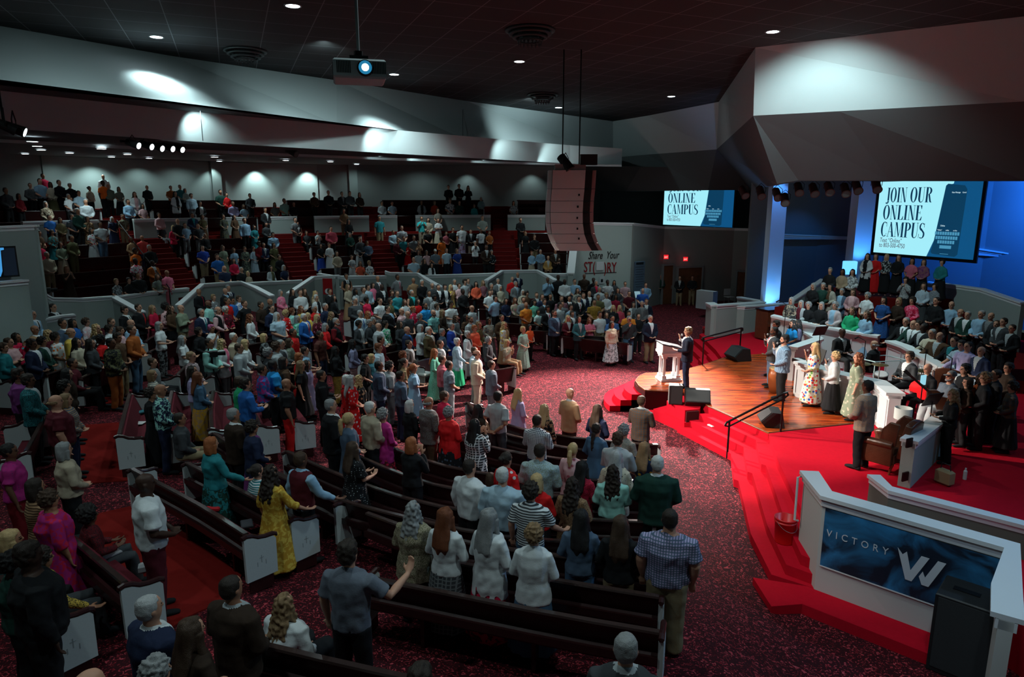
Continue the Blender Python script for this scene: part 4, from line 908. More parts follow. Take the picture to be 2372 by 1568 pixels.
def person(p, loc, rz, detail=True):
    """p: dict with sex, seated, kind, top, hair, hairc, bot, botc, pose, skin, fat, h, shirt, tie"""
    sd = p['seated']; s = p['h'] / 1.78
    vb = .0105
    bo = bpy.data.objects.new('person', tmesh(('B', p['sex'], p['fat'], p['pose'], sd))); C.objects.link(bo)
    bo.location = (loc[0], loc[1], loc[2] - (.45 * s if sd else 0) + .005); bo.rotation_euler.z = rz; bo.scale = (s * 1.07, s * 1.07, s)
    setm(bo, [skinm(p['skin']), EYE, lipm(p['skin'])])
    kids = []
    def kid(name, key, mats):
        o = bpy.data.objects.new(name, tmesh(key)); C.objects.link(o); o.parent = bo; setm(o, mats); kids.append(o); return o
    k = p['kind']
    kid(PARTN[k], ('T', k, p['sex'], p['fat'], p['pose'], sd), [cloth(p['top']), cloth(p['shirt']), cloth(p['tie'])])
    if k == 'V':
        kid('shirt', ('T', 'L', p['sex'], p['fat'], p['pose'], sd), [cloth(p['shirt'])] * 3).scale = (.985, .96, 1)
    if k not in 'DE':
        kid('trousers' if p['bot'] == 'T' else 'skirt', ('L', p['bot'], p['sex'], p['fat'], sd), [cloth(p['botc'])])
    if p['hair'] not in ('bald', 'capless'):
        h = kid('cap' if p['hair'] == 'cap' else 'hair', ('H', p['hair']), [hairm(p['hairc']) if p['hair'] != 'cap' else cloth(p['hairc'] if p['hairc'] in COL else 'grey')])
    if p.get('beard'): kid('beard', ('R',), [hairm(p['hairc'] if p['hairc'] in HAIRC else 'grey')])
    kid('shoes', ('S', sd), [cloth(p.get('shoe', 'black'))])
    return bo
# x y sex kind top hair bottom pose skin options ; x y = top of the head (crop coordinates, see header of each block)
TABLE = '''
@ 0 850 3.92 m
155 10 m L purple short.dark T.black c 3 f2 b
245 60 m J teal/black:knit short.dark T.black c 3
600 10 w L dark_brown long.black T.black d 1
575 120 w L dark_brown curly.black T.black d 1
490 248 m S maroon ring.sandy T.dark_brown d 1 f2
590 238 w L slate_blue/tan:stripes bob.sandy T.navy c 1 f1
570 680 w L beige:knitb bob.grey T.black c 1 f1
70 692 w S magenta/purple:dots bun.black T.dark_red d 3 f1
305 1008 w L tan/brown:stripes bob.dark K.tan c 2
430 1122 w E magenta/crimson:print curly.brown - d 2 f2
1300 958 m S white bald T.maroon c 4 f1 h=1.86
1360 190 w E black curly.dark - r 2
1445 150 m L navy/mint:print bald T.navy c 2
1625 412 ms L dark_grey crop.dark T.khaki c 2 a=-4
1790 42 w L denim long.auburn K.mustard/tan:print c 1
1910 632 w L teal:knitc bob.red K.dark_green/teal:print o 1 f1
2110 368 m J dark_brown crop.grey T.black c 2 sh=white t=white
2280 488 w Q navy curly.dark K.purple c 2 sh=purple
2220 98 m L blue short.dark T.navy r 1
2325 880 ws S teal/white:stripes bun.dark T.grey c 1
2170 78 m S green crop.brown T.khaki h 3
80 1462 ws L teal/black:knit bob.blonde T.black c 2
360 1180 ws L grey/black:knit crop.dark T.black c 1 h=1.6
790 1268 ws L black/dark_red:knit afro.black T.dark_grey r 3
1375 25 ws L cream/grey:stripes bob.sandy T.grey c 1
@ 0 1168 3.92 m
235 340 m L black short.dark T.black d 4 f2 h=1.84
365 400 ws L yellow/black:knit curly.dark T.dark_grey o 2
1335 822 m J navy crop.silver T.black c 1 f1 sh=white
2085 645 m J dark_brown crop.dark T.black c 2 f1
1720 1030 w L dark_brown long.brown T.black c 1
1400 1400 m L black curly.grey T.black c 1
770 1505 m L black ring.grey T.black c 1
80 440 w L dark_green curly.black T.black c 4 f1
@ 600 850 3.92 m
645 285 m J black crop.grey T.black c 1 f1 sh=white
810 413 w E slate_blue:knitd pony.blonde - c 1
1005 308 m L beige crop.white T.black c 1 f1
1120 378 w Q magenta curly.grey K.maroon/crimson:floral c 1 sh=magenta
1365 300 w L black bob.white T.black c 1
1535 265 m J brown/grey:knit ring.grey T.brown c 2 f1
1680 213 m S crimson crop.brown T.grey c 1
1720 362 w Q red curly.grey K.black/slate_blue:floral c 2 f1 sh=red
1380 633 w L black bob.red T.black h 1
845 675 w D black/light_grey:dots long.brown - r 1 f1
370 765 m V maroon crop.brown T.black o 3 sh=light_blue t=black
100 888 w E mustard/yellow:print wavy.dark - o 1 h=1.57
240 100 m S black bald T.red d 2 f1
560 25 m L black crop.dark T.black r 2
830 70 w E red/white:floral long.silver - c 1
905 72 w E black/tan:floral wavy.blonde - d 1 f1
1280 32 m L slate_blue crop.dark T.navy c 2
1990 338 w L dark_brown long.black K.black d 1
1960 470 w Q dark_grey/white:plaid long.black K.black h 1 f1 sh=black
2170 213 m S light_grey crop.black T.dark_grey b 2
1910 833 m L white crop.dark T.black d 1 f1
2210 903 m L pale_blue crop.white T.black o 1 f1
2245 770 w L red/white:floral bun.dark K.maroon d 1
2100 958 w D magenta bob.brown - c 1 h=1.25
1395 1222 w Q olive/beige:knit wavy.grey T.black c 1 f1 sh=beige
1690 1272 w L white long.auburn K.dark_grey/grey:plaid c 1
2090 1280 w Q white long.grey K.crimson/maroon:print c 1 sh=white
@ 600 1168 3.92 m
800 328 m S blue_grey short.dark T.black u 1 h=1.84
220 812 ws L white wavy.sandy T.black c 1 f2
1460 1458 m L black short.dark T.black c 1
@ 1150 850 3.92 m
195 194 w E lavender long.blonde - c 1
435 335 w L black/tan:print long.blonde T.black d 1
665 188 m J tan bald T.dark_brown c 1 h=1.84
370 428 m L navy/white:check crop.dark T.navy r 2
920 338 w L navy long.brown K.navy c 1
910 508 w E denim braid.dark - c 1
1320 255 m J brown/dark_grey:plaid crop.brown T.black r 1 h=1.84
1160 523 w L grey/beige:knit curly.grey T.black c 1 f1
1105 588 m J light_grey short.brown T.dark_grey f 1 sh=white
1345 678 w D navy/mustard:floral long.sandy - c 1
1465 798 m J dark_green crop.white T.black c 1 f1 h=1.88 sh=white
1090 752 w Q cream/black:dots long.silver T.black c 1 sh=cream
695 688 w E pale_pink/rose:floral pony.blonde - c 1
780 848 w L crimson/maroon:knit long.black K.maroon c 1
395 690 m L pale_blue/sage:knit crop.dark T.navy c 1 f1
365 965 w L red bob.blonde K.black c 1
310 1050 m S dark_grey/white:stripes curly.dark T.denim o 1
690 1000 w E tan/brown:knit wavy.dark - c 1
1060 890 w L mint:knite wavy.dark T.black c 1 f1
1580 1285 m S lavender/slate_blue:check crop.dark T.khaki d 1 f2 h=1.84
340 1435 w J white curly.sandy K.denim c 1 sh=white
1130 1345 w L black long.brown T.khaki c 1
770 1290 w L slate_blue long.black T.denim c 1
@ 1150 1168 3.92 m
1180 1170 m J dark_grey crop.grey T.black c 1
@ 0 500 3.92 m
270 692 m L black crop.black T.black r 1
125 845 m J black crop.black T.black c 2 sh=teal t=teal
285 855 m J light_blue crop.grey T.grey c 1 sh=white t=black
475 793 m J black crop.dark T.black b 1 sh=white t=grey
1125 818 m J black short.dark T.black c 1 sh=white t=olive
1250 795 m J black crop.dark T.black c 1 sh=dark_grey t=red f1
1380 808 w L crimson long.sandy K.maroon c 1
1500 793 w L pale_pink/black:floral afro.black T.black c 3
1548 810 w L brown wavy.brown K.black c 1
1635 803 m L sage bald T.khaki f 1 f1
1800 655 m J black bald T.black c 2 sh=black t=crimson f1
2040 650 m J black bald T.black c 1 sh=light_blue
2068 622 m J navy crop.grey T.black b 1 sh=white t=navy
1935 710 w S grey/white:floral short.sandy T.black c 1
1885 765 m S mint bald T.grey c 3 b
1822 838 m J navy crop.grey T.black c 1 sh=white t=teal
1972 820 m V black ring.grey T.black c 1 sh=pale_pink
2045 822 w L maroon/crimson:floral curly.white K.maroon c 1 f1
2100 733 m S blue short.black T.black c 2
2058 740 m S red crop.brown T.black c 2
2165 723 w L white/blue:print short.brown T.black c 1
2215 763 m S black crop.brown T.black b 1 f1
2265 888 w L white wavy.auburn T.grey c 1
560 933 m J slate_blue crop.dark T.navy c 2 sh=white
655 933 w S blue long.black K.blue c 2
305 990 m J tan bald T.brown c 2 sh=white
632 1012 m J yellow ring.sandy T.khaki c 1 sh=white
775 928 w L pale_pink/white:print curly.brown K.mauve c 1
870 980 w L black/white:floral wavy.blonde K.black c 1
1005 925 m L dark_grey crop.brown T.black c 1
1180 935 m L light_blue bald T.khaki c 1
985 990 m S white curly.dark T.black c 1 h=1.6
1085 1005 w S pale_pink short.brown T.black c 1 h=1.6
1190 988 m L rust crop.brown T.denim c 1 h=1.86
1060 1058 m S brown short.dark T.khaki c 2
1000 1105 m H black/olive:print crop.black T.rust c 3
1440 958 w S white bob.grey T.grey/black:print r 1
1650 1083 w S white long.grey T.black r 1
1800 1015 w L black curly.dark K.black c 1
1915 985 w S white short.pinkish T.black h 2
2010 1115 w Q white wavy.blonde T.grey c 1 sh=pink
1895 1108 m L mint crop.dark T.grey c 2 f1
2115 1058 m L beige crop.white T.grey c 1 f1
2165 1153 m J light_grey crop.brown T.black c 1
2222 1118 w L white long.blonde T.grey c 1
1730 1228 m L pale_pink/grey:check crop.sandy T.grey c 1
1740 1355 w L lavender long.dark T.grey c 1
70 1103 m S pale_pink crop.brown T.grey f 1 f1
142 1060 w L crimson/turquoise:floral long.dark T.black h 2
280 1115 m J navy short.dark T.black c 3 sh=white
375 1098 w J dark_green curly.black T.black c 2
432 1033 w L maroon wavy.blonde T.black c 1
495 1060 w D white/orange:floral curly.dark - c 2 f1
692 1105 w L cream long.black K.black c 1
815 1113 w H dark_grey long.dark T.black c 1
912 1083 w S red curly.black T.black c 4
650 1288 ms L maroon crop.dark T.black c 2
1378 1285 ms L grey crop.brown T.black c 1
20 1150 w L teal short.brown T.black c 1
@ 600 500 3.92 m
1075 540 m J dark_grey bald T.black c 2 f1 sh=white t=crimson
790 520 m V black crop.black T.black c 2 sh=white t=black
1255 528 m J grey crop.black T.grey b 3 sh=light_grey t=crimson
805 618 w L beige wavy.sandy K.tan c 1
875 658 w L light_grey long.black T.black c 3
945 640 m S grey crop.brown T.black c 1
985 618 m L pale_blue short.dark T.black c 1
1030 603 w L pink bob.dark T.black c 1
1112 615 m J black bald T.black c 4 f1 sh=white
1400 558 m S tan bald T.khaki b 2
1478 576 m L black crop.white T.black c 1 f1
1570 600 m L dark_grey crop.grey T.black c 1
1628 618 m J black crop.dark T.black c 1 sh=white
1687 618 w Q black short.black T.black c 1 sh=white
1742 622 w D tan/yellow:print long.blonde - h 1
1775 570 m L white crop.grey T.grey c 1
1815 608 w L pale_pink bun.brown T.grey c 1
1867 573 m S light_grey curly.dark T.black c 1
1898 563 m J dark_grey crop.brown T.black c 1 sh=grey
1970 592 w L coral long.black T.black c 1
2035 583 w L mauve wavy.sandy T.black c 1
2110 608 m L dark_grey ring.grey T.black c 1
2170 562 m J grey crop.grey T.black c 1 sh=white
2192 628 w L cream bob.white T.grey c 1
2300 548 m L red bald T.black c 1
2330 588 m J grey crop.grey T.grey c 1 sh=pale_blue
1850 658 m L black crop.black T.black c 4 f1
1385 668 m V dark_green crop.grey T.grey c 1 sh=turquoise b
1205 670 w L black short.brown T.black c 1
1250 673 m L teal crop.brown T.grey c 1 f1
1542 673 m J grey crop.dark T.black c 2 b
1592 715 w L black/white:plaid curly.black T.black c 3
192 668 w L pink/pale_pink:floral bob.grey K.mauve c 1 f1
300 660 w L black long.dark T.black c 1
370 663 m L white ring.brown T.grey c 1 f1
410 655 w L dark_brown wavy.brown K.black c 1
510 678 w L beige wavy.blonde T.black c 1
517 713 w Q white short.white T.black c 1 sh=black
640 655 m J black crop.dark T.black h 2 sh=light_grey
675 715 w J black long.black T.black c 1 sh=dark_grey
95 748 m L black bald T.black c 2
12 775 m L dark_brown crop.dark T.black c 2
108 805 m J navy crop.dark T.black c 1 sh=light_blue
380 815 w L yellow wavy.auburn T.black c 1
500 810 m L red crop.grey T.black c 2
600 790 m L navy crop.grey T.black c 1
240 855 w L red/white:floral curly.blonde K.red c 1
296 838 w S mint curly.auburn T.black c 1
345 903 w L mint/green:print bob.grey T.grey c 1
160 873 m S pale_blue:knitf long.silver T.grey c 1 f2
405 883 m J blue crop.white T.navy c 1 sh=white t=red
443 877 w Q royal_blue bob.blonde T.navy c 1 sh=yellow
527 890 w L maroon/pink:floral long.blonde K.maroon c 1
655 868 w L black wavy.sandy T.black c 1
697 923 m V black crop.grey T.black c 1 sh=dark_red t=dark_red b f1
600 973 w L red bob.grey T.black o 1
870 738 m L dark_grey crop.grey T.black c 1 f2
975 733 w L crimson curly.black T.black c 3 f1
1095 743 m S white crop.brown T.grey c 1
1165 812 m J black crop.dark T.black c 1 sh=light_blue t=navy f2
1192 748 w S olive short.brown T.black c 1
915 853 m J pale_blue crop.grey T.grey c 1 sh=white t=blue
990 863 w S rust wavy.red T.black c 1
1035 920 w L dark_grey short.grey T.black c 1
1000 940 w J dark_grey short.grey T.black c 1 sh=black
905 950 w Q dark_grey curly.black T.grey c 2 sh=light_grey
1080 968 m J light_grey bald T.black c 1 f1 sh=white
1147 955 w L green/white:print curly.dark T.black o 1
1290 835 m L pale_pink bald T.grey c 1
1347 860 m S dark_grey bald T.grey c 1
1400 820 w L crimson/white:floral short.red K.red c 1
1440 748 w S red long.dark T.black c 1
1460 888 w L dark_grey curly.grey T.black c 1
1322 755 w S white wavy.brown T.black c 1
1505 783 m S bright_blue crop.dark T.navy c 2 b
1580 850 m S teal/mint:knit bald T.navy o 1 b
1615 798 w L white curly.brown T.grey c 1
1665 850 w L dark_brown long.sandy K.black c 1
1740 773 m S white curly.dark T.black r 2
1785 900 w L grey wavy.brown K.black c 1
1930 808 m L light_grey bald T.grey c 1
1878 890 w S brown long.black T.black c 2
1918 908 m S light_grey:knitg crop.brown T.grey c 1 b
2095 668 m S white:knith crop.brown T.black r 1
2145 718 m L light_blue short.dark T.black b 1
2240 745 w L navy wavy.dark K.navy c 1
2325 740 w L beige/pink:floral wavy.auburn T.black c 1
2085 920 w L grey/beige:print bob.dark K.grey c 2 f1
2203 893 m J brown crop.brown T.brown c 1 sh=grey
2227 960 w Q white/yellow:print wavy.blonde K.tan c 1 sh=tan
1995 958 w L olive wavy.sandy T.black c 1
1955 990 w Q coral short.red K.rose c 1 sh=coral f1
1893 1043 w J white short.white K.grey c 1 sh=black
1797 1108 w Q pale_blue short.white K.green o 1 sh=white
1745 967 m J royal_blue crop.grey T.royal_blue c 1 sh=white t=grey
1662 1023 w L slate_blue short.grey T.grey c 1
1540 1003 m J brown/olive:knit crop.white T.brown c 1 sh=white t=tan f1
1465 983 w Q white bob.silver T.black c 1 sh=light_grey
1340 1000 m J navy bald T.black c 1 sh=blue
1275 950 w L dark_grey long.dark T.black c 1
1357 1123 m J brown/grey:knit crop.dark T.grey c 1 sh=white
1643 1125 m J grey crop.brown T.grey c 1 sh=white
2083 1100 w L dark_grey curly.grey T.black c 1
2252 1120 ws L beige/tan:floral bob.blonde T.tan/beige:floral h 1
42 1065 w L black/grey:print bob.blonde T.black c 1
305 1020 m S red/coral:floral crop.dark T.black c 2
272 1110 w L dark_grey/sage:knit bob.brown T.black c 1
195 1120 m J dark_grey crop.grey T.black r 1
152 1145 m H light_grey curly.brown T.khaki o 2
78 1200 m L dark_grey curly.grey T.black c 1
550 1040 m S maroon/brown:knit crop.dark T.navy d 2
412 1185 m S light_blue crop.dark T.grey r 1
360 1240 w D red/coral:floral bob.red - r 1
430 1308 w D lavender:knitj long.dark - d 1
375 1312 w D black long.sandy - d 1
118 1308 m S bright_blue:knitk crop.black T.black c 4 f1
22 1348 w L blue/magenta:print bun.dark T.black c 2
690 1180 w L black long.black T.olive/yellow:knit c 4 f1
845 1120 w L lavender/slate_blue:knit long.black T.pale_pink/black:stripes c 4
1082 1155 m S pale_blue:knitl short.auburn T.black c 1
1103 1088 m L maroon/dark_red:knit crop.dark T.black c 1
1018 1250 w Q teal/slate_blue:knit bob.blonde K.pale_pink c 1 sh=teal
1085 1315 m J navy/slate_blue:knit crop.black T.navy c 3
1182 1323 m H light_grey/grey:knit curly.black T.grey c 1
1305 1230 w L dark_brown curly.auburn K.olive c 2
1315 1290 w S olive/tan:knit bun.dark K.olive c 1
1400 1340 w D light_blue pony.red - r 2
1592 1203 w E green/mint:knit long.red - c 1
1660 1262 m L rose crop.brown T.dark_grey c 1
1722 1312 m S light_grey/slate_blue:knit crop.dark T.light_grey c 2
1975 1213 m J cream ring.dark T.cream c 1 h=1.84
1955 1186 m L light_blue/white:knit crop.brown T.grey c 1
2108 1310 m J grey/slate_blue:knit crop.brown T.grey c 1
790 1440 w D red/black:floral bob.white - c 1 h=1.55
960 1255 w S black short.black T.black c 1
215 1280 m L brown bob.dark T.black c 1
2110 665 w S white bun.brown T.black c 1
@ 1150 500 3.92 m
192 508 m J navy bald T.black b 2
240 668 w L cream bob.white T.grey c 1
275 680 w L brown curly.dark T.black c 1
465 553 m L light_blue bald T.black h 3
560 528 m L black bald T.black d 4 f2 h=1.88
620 568 m L white bald T.black c 4 t=black
710 568 m S light_blue crop.dark T.grey c 1 f1
797 523 m L dark_brown bald T.dark_brown c 3 f2
365 690 m J black ring.brown T.black c 1
415 705 m J navy crop.brown T.black c 1 sh=grey
490 703 m L black crop.black T.black c 2
437 748 m J black/dark_grey:knit short.brown T.black c 1 sh=light_blue
590 720 m L mauve crop.brown T.grey c 1 f1
575 785 m L white/grey:knit short.black T.grey c 1
662 720 m J black crop.black T.black c 2 sh=white t=red
735 653 w L cream/grey:print wavy.brown K.grey c 1
790 693 m J navy crop.brown T.black c 1 sh=white
845 678 m J black bald T.black c 1 sh=white t=white b
750 723 m J black crop.dark T.black c 1 sh=white t=rose
905 583 m J dark_grey crop.grey T.black c 1 sh=crimson
882 558 m L black crop.black T.black c 4
935 638 m S light_grey/white:knit crop.grey T.grey c 1
1010 577 m S grey/white:knit crop.black T.grey c 4 f2
1070 583 w L dark_grey long.black T.black c 2
1000 698 w L white:knitm curly.sandy K.grey c 1
925 708 m S olive crop.dark T.grey c 2
890 753 m S black/mustard:knit crop.black T.black c 2 b f1
1083 710 w L black/crimson:knit long.black T.black c 3
1102 650 w L dark_grey long.dark T.black c 1
1170 593 m S light_grey/rose:knit crop.brown T.grey c 1
1207 678 m S maroon crop.dark T.black c 1
1357 603 m L light_blue/slate_blue:knit crop.brown T.grey c 1 f1
1330 653 m S blue/royal_blue:knit bald T.black c 1 f1
1380 520 m J black/navy:knit crop.dark T.black c 1
245 730 m L grey crop.brown T.grey c 1
345 758 w L green/mint:knitz curly.dark T.black c 1
465 813 m J black curly.dark T.black c 2 sh=white t=crimson
377 850 m S mint/white:knit crop.black T.grey c 2 h=1.45
268 778 m S orange/mustard:knit bald T.khaki c 2 f2
525 853 m J slate_blue/navy:knit crop.brown T.black o 1 b f2 sh=light_blue
597 765 m S grey short.brown T.grey c 1
675 798 m L light_blue/grey:knit short.dark T.grey c 1
650 900 w J maroon wavy.blonde T.black r 1
688 860 m J dark_grey short.brown T.black c 1 sh=white
750 905 w J dark_grey/teal:knit wavy.black T.black c 1
845 920 w D rose/pink:knit long.auburn - f 1 h=1.5
940 865 m S white/light_grey:stripesb short.brown T.khaki d 2 f1
1000 870 w L navy wavy.brown T.black c 1
1052 900 m S slate_blue/blue:knit crop.black T.black c 2
1062 808 w L black long.blonde T.black c 1
1120 808 w L crimson/rose:knit wavy.blonde T.black c 1
1202 858 m S mustard/orange:knit short.dark T.black c 2
1205 908 m L black/dark_grey:knit cap.grey T.denim m 1
1048 955 w L mustard/white:stripes bob.dark K.white/grey:print d 2 f1
1322 768 m J grey/dark_grey:plaid crop.grey T.grey c 1 sh=grey
1362 748 m J black/navy:knit crop.brown T.black c 1 sh=white
1245 778 w Q white long.dark T.black c 1 sh=grey
1398 898 m J navy/black:knit crop.grey T.khaki c 1 sh=white h=1.84
240 1003 w E mint/sage:stripesv short.blonde - c 1
1490 530 m L dark_green curly.grey T.black c 1
1667 540 m J black crop.black T.khaki c 1 sh=light_grey
1782 540 m L black crop.black T.khaki c 2
300 985 w S orange/coral:knit bob.dark T.black c 1 h=1.4
1290 880 w L black bun.dark T.black c 1
@ 1700 500 3.485 s
-366 896 m J navy/black:knit short.sandy T.navy p 1 z=.7 h=1.80 a=-14 sh=white
330 893 m J dark_grey crop.black T.slate_blue m 3 z=.7 sh=white t=red h=1.80 a=-12 b
415 958 m J light_blue/slate_blue:check short.black T.black m 1 z=.7 h=1.83 f1 a=-14 b
345 843 m J black short.dark T.navy c 1 z=.7 Y=18.3
478 838 w D bright_blue:knitn wavy.black - c 2 z=.7 Y=18.6
520 836 w J lavender/navy:knit wavy.black T.black c 2 z=.7 Y=19.2
660 1022 w E white/red:floralbig long.blonde - m 1 z=.7 Y=17.3 h=1.72 a=-22
825 1098 w L light_grey/white:knit curly.blonde K.black m 1 z=.7 Y=15.9 a=-24
1010 1103 w E sage/cream:floral wavy.auburn - d 1 h=1.72 z=.7 Y=15.6 a=-24
1088 1322 m J grey/tan:knit crop.black T.black c 3 z=.7 h=1.87 Y=13.2 a=-66
876 903 ms J black bald T.black r 4 z=1.15 Y=19.0 a=100
1140 1002 ms L black ring.grey T.black c 1 z=.9 Y=18.9 a=-60
1425 1093 ms J dark_grey short.brown T.black r 1 z=1.2 Y=16.8 sh=white
1575 1188 ms L black bald T.black r 1 z=1.05 Y=15.8
1762 1250 ms L slate_blue/grey:knit cap.grey T.light_grey r 1 z=1.0 Y=14.8 b f1
@ 1700 500 3.485 c
780 415 w L black short.grey K.black c 1 z=2.05 Y=25.3
880 428 w L beige/tan:knit bob.black K.black c 3 z=2.05 Y=25.2
960 433 w L white/grey:print long.black K.black c 1 z=2.05 Y=25.0
1080 322 w Q white:knitp long.black K.black c 1 z=2.5 Y=26.5 sh=black
1145 345 w E red:knitq bob.brown - c 1 z=2.5 Y=26.4
1235 323 w L black/light_grey:print bob.blonde K.black c 1 z=2.5 Y=26.2
1330 348 w L black:knitr wavy.brown K.black c 1 z=2.5 Y=25.9
1438 385 w S rose/pink:knitp bob.black K.black c 2 z=2.4 Y=25.5
1535 368 w L mauve/purple:print bob.brown K.black c 1 z=2.4 Y=25.3
1680 390 w L teal:knits curly.black K.black c 1 z=2.4 Y=25.0
640 573 w L black:knitt bob.grey K.black c 1 z=1.65 Y=24.2
722 550 w L dark_green:knit2 short.grey K.black c 1 z=1.65 Y=24.1
782 553 w Q grey/cream:knit bob.black K.brown c 1 z=1.65 Y=24.0 sh=brown
875 588 w Q slate_blue short.grey K.black c 1 z=1.5 Y=23.9 sh=light_blue
965 588 w Q pale_pink/mauve:knit bob.brown K.black c 1 z=1.5 Y=23.6 sh=pale_pink
1082 618 w S white:knit3 curly.grey K.olive c 1 z=1.4 Y=23.0
1215 650 w D blue/navy:knit bob.black - c 1 z=1.3 Y=22.6
1335 658 w L dark_brown:knit4 bob.sandy K.black c 1 z=1.3 Y=22.4
1445 655 w L crimson/pink:print curly.dark K.black c 1 z=1.3 Y=22.2
1535 545 w L light_blue/white:knit4 long.brown K.dark_grey c 1 z=1.75 Y=23.4
1627 543 w L light_grey/navy:knit curly.dark K.black c 1 z=1.75 Y=23.2
1640 650 m L black:knit5 crop.dark T.brown c 1 z=1.2 Y=21.9
1388 518 w L black/white:knit5 curly.dark K.black h 1 z=1.9 Y=24.0
465 665 w L dark_grey/beige:print bob.grey K.black c 1 z=1.3 Y=23.0
545 680 w Q light_grey:knit6 bob.grey K.black c 1 z=1.25 Y=22.8 sh=maroon
605 695 w L black:knit7 curly.grey K.black c 1 z=1.2 Y=22.6
710 693 w L black:knit8 bob.grey K.black c 1 z=1.2 Y=22.3
820 693 w Q pale_pink/light_grey:knit curly.grey K.grey c 1 z=1.2 Y=22.0 sh=light_blue
960 733 w L green:knit9 wavy.brown K.black c 1 z=1.1 Y=21.5
1075 765 w L light_blue:knit1 wavy.brown K.light_blue c 1 z=1.05 Y=21.1
1762 688 m L light_blue:knit0 bald T.black c 1 z=1.25 Y=21.6 t=maroon
1835 753 m J black:knit1 bald T.black c 1 z=1.1 Y=21.0 sh=light_grey
1890 778 m J dark_green:knit1 crop.grey T.black c 1 z=1.1 Y=20.7 sh=white
2000 788 m L light_blue:knit9 crop.grey T.black c 1 z=1.15 Y=20.3
2080 798 m J dark_grey:knit1 bald T.black c 1 z=1.15 Y=20.0 sh=grey
2125 860 m J black:knit2 crop.brown T.black c 1 z=1.0 Y=19.6
2180 848 m J dark_grey:knit2 crop.dark T.black c 1 z=1.1 Y=19.3 f1
2250 888 m J black:knit3 crop.dark T.black c 1 z=1.0 Y=19.0
1395 813 m J black:knit4 crop.grey T.black o 1 z=.8 Y=20.3 sh=white t=dark_grey
1455 838 m J dark_green:knit5 bald T.black o 1 z=.8 Y=20.0 sh=white
1500 838 m J grey/black:knit short.dark T.black o 1 z=.8 Y=19.8 sh=white
1540 865 m J black:knit6 crop.black T.black o 4 z=.8 Y=19.4
1605 910 m L cream:knit1 crop.grey T.grey o 1 z=.8 Y=18.8
1668 933 m J brown:knit1 ring.grey T.black o 1 z=.8 Y=18.5 f1
1785 973 m J black:knit8 crop.dark T.black o 1 z=.75 Y=18.0 sh=teal t=teal
1845 1003 m S pale_blue:knit2 short.black T.grey o 1 z=.75 Y=17.7
1897 1013 m L lavender:knit1 crop.dark T.grey o 1 z=.75 Y=17.4 f1
2005 1053 m J navy:knit1 bald T.black c 1 z=.75 Y=17.0 sh=light_grey
1878 1193 m L black:knitu short.black T.black c 1 z=.7 Y=15.0
2042 1243 w L black:knitv curly.sandy T.black c 1 z=.7 Y=14.4
2225 1190 m L dark_brown:knitw short.dark T.black c 1 z=.7 Y=15.5
@ 1700 850 3.485 c
1775 195 w L black:knitx wavy.sandy T.black r 1 z=.7 Y=13.6
1892 110 w L dark_brown:knity bob.dark T.black c 1 z=.7 Y=14.6
1990 110 w L coral/orange:knit wavy.brown T.black c 1 z=.7 Y=14.9
2250 170 w L dark_grey/brown:print curly.dark K.black c 1 z=.7 Y=14.2
2110 120 m L black:knitaa crop.dark T.black c 1 z=.7 Y=14.8
@ 0 500 3.92 b
445 5 m S blue crop.dark T.black c 1
650 0 m S dark_grey crop.dark T.black c 1
790 0 w E brown/tan:print bob.dark - c 2
905 48 m S light_grey crop.black T.denim c 3 f2
825 110 w S white/crimson:floral long.dark K.light_grey c 2
1015 8 w D navy bob.silver - c 1
1110 -8 m S sage/brown:print crop.dark T.khaki c 2
350 130 w S brown short.dark T.brown c 2
470 150 w L brown/teal:print curly.dark K.teal c 2 f1
545 232 w L sage wavy.black K.beige c 1
420 322 m L beige crop.silver T.khaki c 1
355 232 w L crimson bob.black T.black c 1
640 150 m L olive crop.dark T.olive c 2
600 450 w E dark_brown bob.sandy - h 1
1190 188 w L tan crop.dark T.tan c 3
1285 172 m L crimson/coral:check bald T.navy b 2
1222 290 w S orange curly.dark T.black c 3
1222 345 m S white/crimson:print crop.black T.black c 4
1352 258 m L black crop.grey T.black c 2
1382 400 m J rust crop.black T.tan c 4
1052 568 w S dark_grey/light_grey:print short.sandy T.black c 1
1165 558 w S black short.black T.black c 1
1245 508 m L black crop.dark T.black c 2 f1
1425 523 w S grey/sage:print wavy.brown T.black c 1
1510 488 m S pink bald T.rose c 2 b
1570 83 w J crimson bob.blonde T.black c 1 sh=white
1605 -8 m S black bald T.black c 1
1675 60 m S light_blue crop.dark T.grey c 1
1745 -15 m J navy crop.dark T.black c 2 sh=teal
1795 78 m S dark_grey crop.brown T.grey c 1
1835 0 w S olive/brown:print bob.brown K.brown c 1
1465 100 ws S dark_grey short.dark T.grey c 1
1855 153 m L black crop.grey T.black c 2
1835 263 m S royal_blue crop.dark T.khaki c 1 f1
1968 343 m S blue short.brown T.khaki c 1
2032 438 m S navy bald T.navy c 1 b f1
2020 263 w D sage bob.brown - c 1
2120 288 w D light_blue bob.brown - c 1 h=1.45
2220 275 w E dark_grey/sage:print pony.brown - c 1
2300 275 w E pale_blue pony.brown - c 1 h=1.5
2118 383 w L crimson long.dark T.black c 1
2188 460 m S black crop.silver T.black c 1 f1
2252 530 w L beige bob.blonde T.grey c 1
2125 8 w E brown wavy.dark - c 1
2025 0 w E dark_grey/olive:print bob.dark - c 1
2215 -10 m L light_blue crop.dark T.black d 1
2305 83 w E teal bob.dark - c 1
2350 215 w L dark_red curly.dark T.black c 3
1440 -35 m L pale_pink crop.dark T.black c 2
@ 600 500 3.92 b
60 60 m L dark_grey crop.black T.black c 1
125 163 m L light_blue short.black T.grey c 1 f1
40 240 m J navy crop.dark T.black c 1
130 240 w D olive bob.dark - c 1
